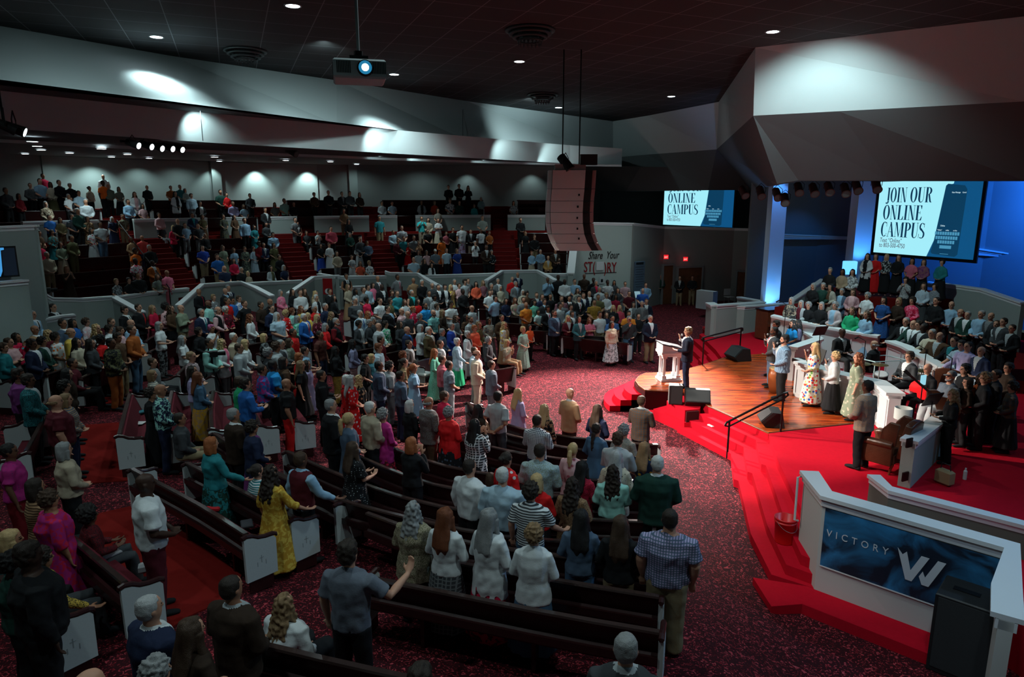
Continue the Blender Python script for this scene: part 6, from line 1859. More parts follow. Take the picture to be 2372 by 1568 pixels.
# ================================================================ FIXTURES
LAMP = emit('lamp_glow', (.80, .95, 1), 14)
def ring_mesh(m, r0, r1, z0, z1, n=24):
    vs = [(r * math.cos(6.2832 * k / n), r * math.sin(6.2832 * k / n), z) for r, z in ((r0, z0), (r1, z0), (r1, z1), (r0, z1)) for k in range(n)]
    m.add(vs, [(i * n + k, i * n + (k + 1) % n, ((i + 1) % 4) * n + (k + 1) % n, ((i + 1) % 4) * n + k) for i in range(4) for k in range(n)])
def downlight(px, py, z, label, r=.15, power=0, size=120, grp='recessed ceiling downlights', col=COOL, aim=None):
    q = at(px, py, z) if z is not None else at_rear(px, py)
    z = q.z; t = empty('ceiling_downlight', q); tag(t, label, 'ceiling light', grp)
    m = MB(); ring_mesh(m, r, r * 1.25, -.015, .01); m.build('light_trim', mat('lamp_trim', (.3, .32, .33), .4), t, True)
    MB().tube([(0, 0, -.012), (0, 0, -.004)], r, 24).build('lamp', LAMP, t)
    if power: spot('downlight_beam', (q.x, q.y, z - .06), aim or (q.x, q.y, 0), power * 6.5, col, size, .9, r)
    return q
MAINL = [(362, 85, 75, 'left of the hanging projector, nearest the second one'), (678, 13, 150, 'at the top edge, above the projector'), (913, 172, 160, 'directly beside the hanging projector'), (1203, 142, 140, 'between the two round ceiling diffusers'), (1790, 73, 330, 'next to the bright soffit corner'), (1555, 223, 150, 'near the red tinted ceiling corner'), (1294, 249, 230, 'just behind the small round diffuser')]
for x, y, pw, lb in MAINL: downlight(x, y, Z0, 'round white ceiling downlight ' + lb, .17, pw, 96)
downlight(95, 231, Z1, 'small round ceiling downlight under the first lower step', .13, 45)
for i, (x, y, pw) in enumerate([(75, 327, 0), (86, 338, 0), (95, 347, 0), (58, 356, 0), (161, 354, 22), (235, 344, 30), (295, 357, 0), (258, 363, 22), (345, 366, 0), (497, 363, 26), (508, 373, 26), (662, 371, 20), (765, 374, 0), (826, 380, 24), (830, 385, 0), (1105, 390, 18), (1104, 396, 0), (1197, 396, 16)]):
    downlight(x, y, None, 'tiny downlight in the low dark ceiling over the rear seats', .14, pw, 100, 'tiny downlights over the rear seats')
# lamps that graze the rear wall and the dropped faces
def wallwash(px, py, Y, z, power, size=75, name='wall_washer'):
    q = atY(px, py, Y); spot(name, (q.x, q.y, z), (q.x * 1.02, q.y * 1.02, z - 2.2), power, COOL, size, .5, .06)
for x, pw, sz_, rr_ in ((605, 300, 92, 29.35), (722, 330, 92, 29.35), (235, 160, 120, 29.0), (340, 60, 120, 29.0), (503, 90, 90, 29.3), (1085, 40, 100, 29.3), (1230, 45, 100, 29.3), (150, 50, 140, 28.6), (430, 50, 140, 28.6), (650, 50, 150, 28.4), (830, 40, 150, 28.4), (980, 40, 150, 28.4)):  # narrow ones cast the scallops; wide weak ones are added to lift the wall
    a = angpx(x, 30, 6.8); u2 = Vector((math.cos(a), math.sin(a))); p = BC + u2 * rr_
    spot('rear_wall_wash', (p.x, p.y, rz3(p.x, p.y) - .1), (p.x + u2.x * .30, p.y + u2.y * .30, 6.6), pw, COOL, sz_, .8, .05)
for x, y, pw in ((465, 330, 90), (880, 354, 120), (1180, 370, 120), (1290, 376, 90)):
    d = ray(x, y); s = (Z2 - CH) / d.z; p = Vector((0, 0, CH)) + d * s
    spot('step_wash', (p.x * .965, p.y * .965, Z1 - .05), (p.x, p.y, Z2 + .1), pw, COOL, 100, .7, .05)
for x, y, pw in ((880, 370, 60), (960, 374, 60), (1120, 378, 60), (1260, 381, 60)):
    d = ray(x, y); s = (Z3 - CH) / d.z; p = Vector((0, 0, CH)) + d * s
    spot('step_wash', (p.x * .975, p.y * .975, Z2 - .02), (p.x * 1.01, p.y * 1.01, Z3 - .1), pw * .2, COOL, 120, .7, .03)
for x, y, pw in ((290, 215, 260), (760, 283, 330), (1240, 345, 380)):
    d = ray(x, y); s = (Z1 - CH) / d.z; p = Vector((0, 0, CH)) + d * s
    spot('coffer_wash', (p.x * .87, p.y * .87, Z0 - .1), (p.x, p.y, Z1 - .2), pw * 1.6, COOL, 118, 1.0, .2)
q = at(1900, 245, Z1); spot('soffit_wash', (q.x - .8, q.y - 1.5, Z0 - .1), (q.x, q.y, Z1), 1050, COOL, 104, .7, .1)
q = at(1672, 300, Z1 + .6); spot('soffit_wash', (q.x - .25, q.y - 1.0, Z0 - .2), (q.x, q.y, Z1 + .2), 60, COOL, 60, .6, .1)
# round tiered diffusers
def diffuser(px, py, r, lb):
    q = at(px, py, Z0); t = empty('ceiling_diffuser', q); tag(t, lb, 'ceiling diffuser', 'round tiered ceiling diffusers')
    dm = mat('diffuser_paint', (.055, .065, .07), .6)
    for k, (rr, zz) in enumerate(((1.0, -.03), (.86, -.12), (.70, -.21), (.52, -.30))):
        m = MB(); ring_mesh(m, r * rr * .80, r * rr, zz - .03, zz + .01, 32); m.build('tier', dm, t, True)
    m = MB(); m.tube([(0, 0, -.02), (0, 0, -.26)], [r * .5, r * .42], 24); m.build('core', DARK, t)
    m = MB()
    for k in range(18):
        a = k * .349; c_ = Vector((r * .48 * math.cos(a), r * .48 * math.sin(a), -.30)); d2 = Vector((-math.sin(a), math.cos(a), 0)) * r * .075
        m.add([c_ + d2, c_ - d2, c_ + Vector((0, 0, -.14)), c_ * .9 + Vector((0, 0, 0))], [(0, 1, 2), (0, 2, 3), (1, 3, 2), (0, 3, 1)])
    m.build('louvre_ring', dm, t)
diffuser(1228, 68, .70, 'large round tiered ceiling diffuser above the lit downlight')
diffuser(568, 116, .66, 'large round tiered ceiling diffuser in shade near the first drop')
diffuser(1257, 218, .70, 'round tiered ceiling diffuser with jagged rim, farthest one')
# projector on its pole
q = atY(832, 168, 8.0); t = empty('projector', q, R(14)); tag(t, 'white ceiling projector with a glowing lens hanging on a long pole', 'projector'); PJ = mat('projector_shell', (.6, .68, .7), .4)
MB().box((0, 0, 0), (.56, .52, .20), 0, .02).build('housing', PJ, t)
k = MB()
for x0 in (-.17, .2):
    for i in range(9): k.box((x0 + (i - 4) * .017, -.262, .01), (.008, .01, .12))
k.build('vent_grille', BLACK, t); k = MB()
for i in range(10): k.box((-.282, -.18 + i * .035, .0), (.01, .02, .13))
k.build('side_grille', mat('pj_grille', (.12, .13, .14), .6), t)
M = Matrix.Translation((.055, -.262, .005)); k = MB().tube([(.055, -.255, .005), (.055, -.30, .005)], [.088, .08], 24); k.build('lens_barrel', BLACK, t)
MB().tube([(.055, -.302, .005), (.055, -.304, .005)], .07, 20).build('lens_glass', emit('lens_ring', (.02, .22, .42), .8), t); MB().tube([(.055, -.305, .005), (.055, -.307, .005)], .038, 20).build('lamp', emit('lens_core', (.75, .95, 1), 9), t)
MB().box((0, 0, .13), (.2, .2, .06)).tube([(0, 0, .12), (0, 0, .22)], .05).build('mount_plate', DARK, t); MB().tube([(0, 0, .18), (0, 0, Z0 - q.z)], .018, 10).build('pole', GREYM, t)
# hanging line array
AY = 21.0
def pz(y, Y=AY): return atY(1300, y, Y).z
q = atY(1318, 395, AY); t = empty('speaker_array', (q.x, AY, q.z)); tag(t, 'tall curved grey line array of stacked loudspeaker cabinets hanging from the ceiling', 'speaker array')
AG = mat('array_grey', (.55, .60, .59), .6, .15, 200); AW = mat('array_white', (.62, .66, .66), .5)
ys = [395, 438, 466, 492, 517, 541, 562, 580]; off = [0, -.02, -.05, -.06, -.05, 0, .10, .24]
for i in range(7):
    za, zb = pz(ys[i]) - q.z, pz(ys[i + 1]) - q.z + .012; xa, xb = off[i], off[i + 1]
    def slab(name, x0, x1, y0, y1, mt):
        m = MB(); m.add([(x0 + xa, y0, za), (x1 + xa, y0, za), (x1 + xa, y1, za), (x0 + xa, y1, za), (x0 + xb, y0, zb), (x1 + xb, y0, zb), (x1 + xb, y1, zb), (x0 + xb, y1, zb)], [(3, 2, 1, 0), (4, 5, 6, 7), (0, 1, 5, 4), (1, 2, 6, 5), (2, 3, 7, 6), (3, 0, 4, 7)]); return m.build(name, mt, t)
    cb = slab('cabinet', -.50, .46, -.35, .30, AG); slab('front_edge', -.62, -.51, -.2, .36, AW); slab('driver_column', .47, .68, -.22, .25, BLACK); slab('far_cheek', .69, .80, -.15, .40, mat('array_pink', (.33, .26, .26), .6))
    if 0 < i < 6: k = MB().box((.5 + xa, -.30, za - .03), (.18, .05, .03)).box((.3 + xa, -.36, (za + zb) / 2), (.05, .02, .06)); k.build('rigging_hinge', DARK, cb)
MB().box((.02, 0, .09), (.9, .6, .16)).build('bumper_frame', mat('array_frame', (.3, .3, .28), .6), t); MB().tube([(-.2, 0, .1), (-.2, 0, 3.4)], .02).tube([(.3, 0, .1), (.3, 0, 3.4)], .02).build('hanging_cable', DARK, t)
MB().box((.55, -.2, .30), (.5, .35, .30)).build('motor_box', BLACK, t)
# theatrical spotlights
def fixture(px, py, Y, label, grp, aim, s=1.0, glow=None, up=.4, m_=None):
    q = atY(px, py, Y); t = empty('stage_light', q); tag(t, label, 'stage light', grp); d = (Vector(aim) - q).normalized(); M = d.to_track_quat('Z', 'Y').to_matrix()
    a = lambda k: M @ Vector((0, 0, k * s)); bm_ = m_ or BLACK
    MB().tube([a(-.22), a(-.2), a(.12), a(.2)], [.06 * s, .10 * s, .11 * s, .12 * s], 16).build('can', bm_, t)
    MB().tube([M @ Vector((.13 * s, 0, 0)), M @ Vector((.14 * s, 0, 0)) + Vector((0, 0, up * .5)), Vector((0, 0, up)), M @ Vector((-.14 * s, 0, 0)) + Vector((0, 0, up * .5)), M @ Vector((-.13 * s, 0, 0))], .012, 6).build('yoke', DARK, t)
    MB().tube([a(.2), a(.204)], .095 * s, 16).build('lens', emit('fixture_lens', (.85, .95, 1), glow) if glow else mat('dull_lens', (.1, .1, .1), .2), t)
for i, (x, y) in enumerate(((308, 333), (339, 336), (364, 340), (389, 341), (412, 343))):
    fixture(x, y, 20.5 + i * .6, ('first', 'second', 'third', 'fourth', 'fifth')[i] + ' white lensed spotlight along the short rail under the ceiling drop', 'spotlights on the rail under the ceiling drop', (6, 18, 2), .95, 5, .25)
fixture(34, 298, 12.5, 'white lensed spotlight on the hanging pipe by the dark ceiling edge', 'spotlights on the hanging pipe', (6, 18, 1), .8, 5, .3)
fixture(12, 292, 12.3, 'unlit spotlight on the hanging pipe beside the lit lens', 'spotlights on the hanging pipe', (2, 20, 1), .8, None, .3)
a_, b_ = atY(-30, 285, 12.2), atY(40, 292, 12.6); o = MB().tube([a_, b_], .025).tube([a_.lerp(b_, .55), a_.lerp(b_, .55) + Vector((0, 0, 2))], .02).build('lighting_pipe', DARK); tag(o, 'dark pipe hanging from the ceiling that carries two spotlights', 'pipe')
a_, b_ = atY(280, 327, 20.3), atY(418, 338, 23.2); o = MB().tube([a_, b_], .04).build('lighting_pipe', DARK); tag(o, 'dark pipe below the ceiling drop carrying five white lensed spotlights', 'pipe')
fixture(676, 352, 26, 'black unlit spotlight alone under the middle of the ceiling drops', 'single ceiling spotlights', (6, 20, 1), 1.1, None, .3)
RF = mat('fixture_dark_red', (.07, .022, .02), .6)  # black cans; the red light falling on them is put into this colour
for i, (x, y, Y, aim) in enumerate(((1722, 445, 27.5, (10, 20, 1)), (1762, 446, 27, (9, 20, 1)), (1800, 450, 26.4, (9, 18, 1)), (1818, 462, 26, (8, 18, 1)), (1850, 438, 25.8, (9, 18, 1)), (1885, 440, 25.5, (10, 18, 1)), (1920, 437, 25.2, (10, 17, 1)), (1958, 440, 25, (10, 17, 1)), (1985, 433, 24.8, (11, 17, 1)), (2030, 430, 24.6, (11, 17, 1)))):
    fixture(x, y, Y, 'dark stage spotlight, ' + ('first', 'second', 'third', 'fourth', 'fifth', 'sixth', 'seventh', 'eighth', 'ninth', 'tenth')[i] + ' along the soffit edge counted from the small screen', 'stage spotlights under the soffit edge', aim, 1.35, None, .35, RF)
fixture(1310, 378, 20.8, 'black spotlight beside the top of the line array', 'single ceiling spotlights', (6, 18, 1), 1.3, None, .3)
# ---------------------------------------------------------------- screens
SCY = emit('screen_cyan', (.34, .78, .88), 1.0); SBL = emit('screen_blue', (.004, .075, .20), 1.0); SDK = emit('screen_ink', (.003, .03, .075), 1.0); SPH = emit('screen_phone', (.003, .04, .095), 1.0); SKY_ = emit('screen_keys', (.06, .26, .42), 1.0); SWH = emit('screen_white', (.6, .85, .95), 1.0); SRD = emit('screen_text', (.06, .02, .05), 1.0)
def ellq(cx, cy, ox, oy, ix, iy, a0, a1, n=14):
    out = []
    for k in range(n):
        t0, t1 = R(a0 + (a1 - a0) * k / n), R(a0 + (a1 - a0) * (k + 1) / n)
        out.append([(cx + ox * math.cos(t0), cy + oy * math.sin(t0)), (cx + ox * math.cos(t1), cy + oy * math.sin(t1)), (cx + ix * math.cos(t1), cy + iy * math.sin(t1)), (cx + ix * math.cos(t0), cy + iy * math.sin(t0))])
    return out
def bx_(x0, y0, x1, y1): return [(x0, y0), (x1, y0), (x1, y1), (x0, y1)]
def serif(x0, x1, y): return bx_(x0, y, x1, y + .03)
def glyph(c):
    """high-contrast narrow serif capitals, height 1; returns (polygons, width)"""
    H_ = .03; T = .145
    if c == 'I': return [bx_(.07, 0, .07 + T, 1), serif(0, .285, 0), serif(0, .285, .97)], .30
    if c == 'J': return [bx_(.14, .1, .14 + T, 1), serif(.07, .355, .97)] + ellq(.10, .08, .185, .20, .05, .16, -90, 0) + ellq(.06, -.06, .06, .06, 0, 0, 0, 360, 8), .36
    if c == 'O': return ellq(.27, .5, .27, .515, .125, .475, 0, 360, 28), .56
    if c == 'N': return [bx_(.06, 0, .06 + H_, 1), bx_(.44, 0, .44 + H_, 1), [(.03, 1), (.17, 1), (.47, 0), (.36, 0)], serif(0, .16, 0), serif(.37, .53, .97), serif(0, .14, .97)], .55
    if c == 'U': return [bx_(.05, .28, .05 + T, 1), bx_(.44, .28, .44 + H_, 1), serif(0, .26, .97), serif(.37, .53, .97)] + ellq(.26, .28, .21, .295, .065, .245, 180, 270) + ellq(.26, .28, .21, .295, .18, .245, 270, 360), .55
    if c == 'R': return [bx_(.05, 0, .05 + T, 1), serif(0, .27, 0), serif(0, .2, .97)] + ellq(.22, .755, .26, .245, .12, .205, -90, 90) + [bx_(.19, .97, .23, 1), [(.22, .52), (.34, .52), (.46, .06), (.54, 0), (.40, 0), (.34, .06)]], .54
    if c == 'L': return [bx_(.05, 0, .05 + T, 1), serif(0, .26, .97), serif(0, .44, 0), [(.44, 0), (.47, .26), (.44, .26), (.34, .03)]], .47
    if c == 'E': return [bx_(.05, 0, .05 + T, 1), serif(0, .44, .97), serif(0, .45, 0), serif(.1, .34, .49), [(.45, 0), (.48, .26), (.45, .26), (.34, .03)], [(.44, 1), (.44, .75), (.41, .75), (.33, .97)], bx_(.31, .40, .34, .61)], .49
    if c == 'C': return ellq(.28, .5, .28, .515, .135, .475, 55, 305, 24) + [bx_(.43, .68, .46, .98), bx_(.44, .14, .47, .22)], .50
    if c == 'A': return [[(.03, 0), (.06, 0), (.27, .93), (.24, 1)], [(.20, 1), (.30, 1), (.52, 0), (.37, 0)], bx_(.13, .32, .40, .35), serif(-.02, .13, 0), serif(.31, .57, 0)], .56
    if c == 'M': return [bx_(.05, 0, .08, 1), [(.04, 1), (.17, 1), (.36, .1), (.31, 0)], [(.31, 0), (.34, 0), (.55, 1), (.52, 1)], bx_(.52, 0, .52 + T, 1), serif(0, .14, 0), serif(.46, .72, 0), serif(0, .15, .97), serif(.52, .72, .97)], .73
    if c == 'P': return [bx_(.05, 0, .05 + T, 1), serif(0, .27, 0), serif(0, .2, .97)] + ellq(.22, .73, .27, .27, .125, .23, -90, 90) + [bx_(.19, .46, .23, .49), bx_(.19, .97, .23, 1)], .50
    if c == 'S': return ellq(.23, .745, .21, .265, .10, .225, 40, 250, 14) + ellq(.22, .255, .23, .27, .11, .225, -130, 70, 14) + [[(.09, .60), (.17, .68), (.40, .42), (.33, .33)], bx_(.37, .72, .40, .98), bx_(0, .02, .03, .28)], .48
    return [], .26
def word(mb, s, x, y, h, w):
    gs = [glyph(c) for c in s]; tot = sum(g[1] for g in gs) + .03 * (len(gs) - 1); k = w / tot; cx = 0
    for ps, gw in gs:
        for p in ps: mb.add([(x + (cx + a) * k, 0, y + b * h) for a, b in p], [tuple(range(len(p)))])
        cx += gw + .03
def flat(parent, polys, mt, y, name, W, H):
    m = MB()
    for p in polys: m.add([(a * W, y, b * H) for a, b in p], [tuple(range(len(p)))])
    return m.build(name, mt, parent)
def screen(A, B, H, label):
    d = B - A; W = math.hypot(d.x, d.y); t = empty('projection_screen', A, math.atan2(d.y, d.x)); tag(t, label, 'screen', 'projection screens')
    MB().box((W / 2, .05, H / 2), (W + .28, .08, H + .28)).build('screen_frame', BLACK, t)
    flat(t, [bx_(0, 0, 1, 1)], SBL, 0, 'screen_picture', W, H); flat(t, [[(0, 0), (.565, 0), (.62, .22), (.672, .93), (.74, .955), (.745, 1), (0, 1)]], SCY, -.004, 'white_field', W, H)
    r = []; flat(t, [[(.60, .06), (.62, .04), (.83, .02), (.855, .05), (.87, .88), (.845, .93), (.69, .955), (.672, .93), (.622, .22)]], SPH, -.006, 'phone_graphic', W, H)
    keys = []
    for row, (v, n_, u0) in enumerate(((.295, 10, .622), (.238, 9, .632), (.182, 7, .655))):
        for i in range(n_): keys.append(bx_(u0 + i * .0232, v, u0 + .019 + i * .0232, v + .042))
    keys += [bx_(.68, .118, .79, .16), bx_(.69, .045, .77, .051)]
    flat(t, keys, SKY_, -.008, 'keyboard_graphic', W, H)
    m = MB(); word(m, 'JOIN', .08 * W, .715 * H, .20 * H, .22 * W); word(m, 'OUR', .335 * W, .715 * H, .20 * H, .22 * W); word(m, 'ONLINE', .065 * W, .475 * H, .20 * H, .41 * W); word(m, 'CAMPUS', .06 * W, .235 * H, .205 * H, .465 * W)
    for i, v in enumerate(m.v): m.v[i] = (v[0], -.008, v[2])
    m.build('headline', SDK, t)
    F2 = Matrix.Rotation(R(90), 4, 'X')
    text('small_lettering', 'Text \u201cOnline\u201d', Matrix.Translation((.062 * W, -.01, .155 * H)) @ F2, .088 * H, SRD, t, .001, xs=.66)
    text('small_lettering', 'to 803-500-4750', Matrix.Translation((.058 * W, -.01, .085 * H)) @ F2, .088 * H, SRD, t, .001, xs=.66)
    for s_, u_, v_, z_ in (('New Message', .735, .835, .022), ('Cancel', .83, .835, .02), ('Online', .665, .405, .025), ('\u201cOnline\u201d', .64, .35, .02), ('online', .72, .35, .02), ('on line', .79, .35, .02)): text('phone_text', s_, Matrix.Translation((u_ * W, -.01, v_ * H)) @ F2, z_ * H * 1.2, SWH, t, .001, xs=.75)
A = at(2023, 584, 3.6); B = at(2254, 602, 3.6); screen(A, B, 3.35, 'large projection screen with online campus notice above the choir')
A = at(1536, 520, 4.42); B = at(1696, 527, 4.42); sc2 = screen(A, B, 3.1, 'small distant projection screen with online campus notice near the soffit')
q = atY(-2, 642, 19.05); t = empty('wall_screen', q, R(-2)); q2 = atY(46, 642, 19.35); t.rotation_euler.z = math.atan2(q2.y - q.y, q2.x - q.x); Wd = (q2 - q).length; tag(t, 'wall screen showing blue and black on the tall grey wall block', 'screen')
MB().box((0, 0, .42), (Wd * 2, .06, .86)).build('screen_frame', BLACK, t)
flat(t, [[(-.8, .1), (.08, .02), (.20, .2), (.26, .88), (.42, .90), (.42, .97), (-.8, .97)]], emit('tv_blue', (.05, .28, .62), 1), -.034, 'screen_picture', Wd, .84)
flat(t, [[(.24, .04), (.92, .04), (.92, .95), (.46, .95), (.44, .88), (.3, .86)]], emit('tv_black', (.003, .006, .012), 1), -.036, 'phone_graphic', Wd, .84)
text('lettering', 'R', Matrix.Translation((-.03, -.04, .55)) @ Matrix.Rotation(R(90), 4, 'X'), .28, SDK, t, .001, xs=.6)
# ---------------------------------------------------------------- story wall lettering, signs, doors
sa, sb = atY(1331, 514, 36.6), atY(1462, 516, 37.6); sd = (sb - sa); sd.z = 0; sd.normalize(); sn = Vector((sd.y, -sd.x, 0)); sang = math.atan2(sd.y, sd.x)
def on_story(px, py, off=.17):
    d = ray(px, py); o = Vector((0, 0, CH)); pl = sa + sn * off; s = (pl - o).dot(sn) / d.dot(sn); return o + d * s
def wall_M(q): return Matrix.Translation(q) @ Matrix.Rotation(sang, 4, 'Z') @ Matrix.Rotation(R(90), 4, 'X')
REDL = mat('red_lettering', (.20, .006, .010), .5); BLKL = mat('black_lettering', (.004, .005, .006), .5)
o = text('wall_lettering', 'ST(', wall_M(on_story(1352, 630)), .78, REDL, None, .02, xs=.62); tag(o, 'red capital letters S T and a bracket on the grey wall', 'lettering', 'lettering on the grey wall')
o = text('wall_lettering', ')RY', wall_M(on_story(1399, 631)), .78, REDL, None, .02, xs=.62); tag(o, 'red closing bracket with capital letters R Y on the grey wall', 'lettering', 'lettering on the grey wall')
o = text('wall_lettering', 'Share  Your', wall_M(on_story(1362, 600)), .56, BLKL, None, .01, shear=.35, xs=.66); tag(o, 'black slanted script words above the red capital letters', 'lettering', 'lettering on the grey wall')
q = on_story(1390, 616, .2); o = MB().box((0, 0, 0), (.44, .02, .46), 0, .008).build('wall_plate', mat('plate_white', (.45, .48, .5), .5)); o.location = q; o.rotation_euler.z = sang; tag(o, 'plain pale square plate between the red capital letters', 'plate')
q = on_story(1392, 632); o = MB().box((0, 0, 0), (1.85, .01, .03)).build('wall_line', BLKL); o.location = q; o.rotation_euler.z = sang; tag(o, 'thin dark line under the red capital letters', 'line')
q = on_story(1394, 649); o = MB().box((0, 0, 0), (.32, .03, .38)).build('notice_frame', mat('notice_white', (.35, .38, .39), .6)); MB().box((0, -.02, -.02), (.12, .01, .16)).build('picture', BLKL, o); o.location = q; o.rotation_euler.z = sang; tag(o, 'small white framed notice with a dark picture below the lettering', 'notice')
q = on_story(1329 + 6, 613); o = MB().box((0, 0, 0), (.09, .05, .17), 0, .01).build('thermostat', mat('notice_white', (.35, .38, .39), .6)); o.location = q; o.rotation_euler.z = sang; tag(o, 'small pale thermostat box on the grey wall by the raised seats', 'thermostat')
def on_wall(px0, py0, px1, py1, Y0, Y1, th=.08): 
    a, b = atY(px0, py0, Y0), atY(px1, py1, Y1); return a, b
def board(name, px0, px1, yt, yb, Y0, Y1, mt, th=.06, z0=None, **k):
    a, b = atY(px0, yb, Y0), atY(px1, yb, Y1); top = atY((px0 + px1) / 2, yt, (Y0 + Y1) / 2).z; bot = (a.z + b.z) / 2 if z0 is None else z0
    d = b - a; d.z = 0; L_ = d.length; ang = math.atan2(d.y, d.x); c_ = (a + b) / 2
    t = empty(name, (c_.x, c_.y, bot), ang); return t, L_, top - bot
def door(n, px0, px1, yt, yb, Y0, Y1, double=False):
    t, L_, H = board('door_%d' % n, px0, px1, yt, yb, Y0, Y1, DOORW, z0=0); t['kind'] = 'structure'
    k = 2 if double else 1
    for i in range(k):
        w_ = L_ / k; lf = MB().box((-L_ / 2 + w_ * (i + .5), 0, H / 2), (w_ - .02, .06, H - .02)).build('door_leaf', DOORW, t)
        MB().box((-L_ / 2 + w_ * (i + .5) + (w_ * .38 if i == 0 else -w_ * .38), -.06, 1.0), (.05, .05, .2)).build('door_handle', GREYM, lf)
    m = MB(); 
    for x in (-L_ / 2 - .05, L_ / 2 + .05): m.box((x, -.02, H / 2), (.1, .12, H))
    m.box((0, -.02, H + .05), (L_ + .2, .12, .1)); m.build('door_frame', mat('door_frame', (.22, .25, .26), .6), t)
door(1, 1533, 1555, 615, 697, 40.2, 40.5); door(2, 1567, 1621, 620, 706, 40.6, 41.2, True); door(3, 1706, 1774, 632, 692, 41.0, 39.6, True)
for x, y, Y in ((1543, 595, 40.0), (1588, 600, 40.4), (1738, 613, 40.6)):
    q = atY(x, y, Y); t = empty('exit_sign', q, R(5)); tag(t, 'small red lit exit sign above ' + {1543: 'the single wooden door', 1588: 'the double doors with two men', 1738: 'the doors nearest the blue lit column'}[x], 'exit sign', 'red exit signs')
    MB().box((0, 0, 0), (.26, .06, .24)).build('sign_box', emit('exit_red', (.9, .02, .03), .9), t); text('lettering', 'EXIT', Matrix.Translation((-.115, -.035, -.06)) @ Matrix.Rotation(R(90), 4, 'X'), .14, emit('exit_letters', (1, .5, .4), 1.5), t, .002, xs=.72)
t, L_, H = board('standing_poster', 1467, 1491, 605, 676, 36.6, 37.0, None); tag(t, 'tall blue grey standing poster beside the grey lettering wall', 'poster'); PB = mat('poster_blue', (.055, .085, .12), .5)
MB().box((0, 0, H / 2), (L_, .05, H), 0, .02).build('poster_panel', PB, t); m = MB()
for i in range(9): m.box((0, -.03, H * (.18 + .08 * i)), (L_ * (.6 + .25 * ((i * 7) % 3) / 2), .006, .035))
m.build('printed_lines', mat('poster_lines', (.03, .045, .065), .6), t); MB().box((0, -.03, H * .93), (L_ * .7, .006, .12)).build('printed_header', BLKL, t)
t = empty('kiosk', atY(1474, 692, 35.6).xy.to_3d()); tag(t, 'slim white kiosk stand with a tilted glowing tablet before the poster', 'kiosk'); MB().tube([(0, 0, 0), (0, 0, 1.15)], .035).box((0, 0, .02), (.4, .4, .03)).build('stand', WHITE, t); MB().box((.06, -.02, 1.22), (.30, .03, .38), .2, 0, ('X', R(-35))).build('tablet', emit('kiosk_glow', (.35, .6, .7), .5), t)
t, L_, H = board('white_partition', 1611, 1650, 674, 716, 35.8, 35.0, None); tag(t, 'low white boxed partition standing on the dark carpet by the doors', 'partition'); MB().box((0, .2, H / 2), (L_, .4, H)).build('partition_body', mat('partition_white', (.4, .42, .43), .7), t)
q = at(1688, 705, 0); t = empty('plastic_chair', (q.x, q.y, 0), R(200)); tag(t, 'white chair standing behind the low half wall near the doors', 'chair'); MB().box((0, 0, .45), (.45, .45, .04), 0, .01).build('seat', WHITE, t); MB().box((0, -.21, .72), (.45, .03, .38), 0, .01).build('backrest', WHITE, t)
for sx in (-.19, .19):
    for sy in (-.19, .19): MB().tube([(sx, sy, 0), (sx, sy, .44)], .014).build('leg', GREYM, t)
t, L_, H = board('hanging_banner', 749, 771, 645, 682, 31.0, 31.0, None); tag(t, 'small red cloth banner with a white round emblem on the rail wall', 'banner'); MB().box((0, -.0, H / 2), (L_, .02, H)).build('cloth', mat('banner_red', (.32, .008, .012), .8), t); m = MB(); m.tube([(0, -.02, .15), (0, -.026, .15)], .13, 16); m.build('emblem', WHITE, t)
# blue lit columns and ledges of the choir wall
def column(n, x0, x1, yt, yb, Y, z0):
    a, b = atY(x0, yb, Y), atY(x1, yb, Y); w_ = (b - a).length
    o = struct('trim_column', MB().box(((a.x + b.x) / 2, Y + .2, (z0 + 8) / 2), (w_ * .96, w_ * .9, 8 - z0)).box(((a.x + b.x) / 2, Y + .2, z0 + .15), (w_ * 1.1, w_ * 1.05, .3)), mat('column_paint', (.5, .55, .6), .5)); return (a + b) / 2, w_
c1, w1 = column(1, 1769, 1803, 440, 705, 30.6, .7); c2, w2 = column(2, 1966, 2006, 430, 650, 28.9, 1.2)
capwall('trim_ledge', [(1800, 541, 35.7), (1900, 545, 35.7), (2035, 550, 35.0)], 4.1, .3, mat('column_paint', (.5, .55, .6), .5)); capwall('trim_ledge', [(2256, 573, 31.9), (2372, 590, 30.1), (2500, 605, 28.2)], 3.6, .3, MATS['column_paint'])
capwall('trim_wainscot', [(2150, 652, 31.5), (2200, 660, 30.8), (2372, 700, 27.6)], .5, .2, MATS['column_paint'])
lb = atY(1968, 620, 28.4); o = MB().box((0, 0, 0), (.5, .25, .55), 0, .02).build('wall_sconce', emit('sconce_blue', (.12, .45, 1), 1.6)); o.location = lb; tag(o, 'glowing blue white box light at the foot of the second column', 'light')
spot('column_up', (c1.x - .5, c1.y - .9, .9), (c1.x, c1.y, 3.0), 420, (.12, .42, 1), 70, .6, .1)
spot('column_down', (c1.x - .3, c1.y - .9, 7.6), (c1.x, c1.y, 5.2), 260, (.06, .32, 1), 60, .6, .1)
spot('column2_up', (c2.x - .2, c2.y - 1.0, 2.9), (c2.x, c2.y, 5.5), 420, (.06, .32, 1), 60, .6, .1)
q = atY(2330, 490, 30.6); spot('choir_wall_blue', (q.x - .6, q.y - 3, 8.4), (q.x + .5, q.y, 5.2), 2600, BLUE, 75, .6, .2)
q = atY(2260, 600, 30); spot('choir_wall_blue', (q.x + 1, q.y - 4, 8.0), (q.x + 1.5, q.y, 2.4), 2400, BLUE, 80, .8, .2)
q = atY(1860, 600, 35.5); spot('choir_wall_blue', (q.x - .6, q.y - 2.6, 7.2), (q.x - .4, q.y, 3.4), 150, (.04, .3, 1), 60, .8, .1)
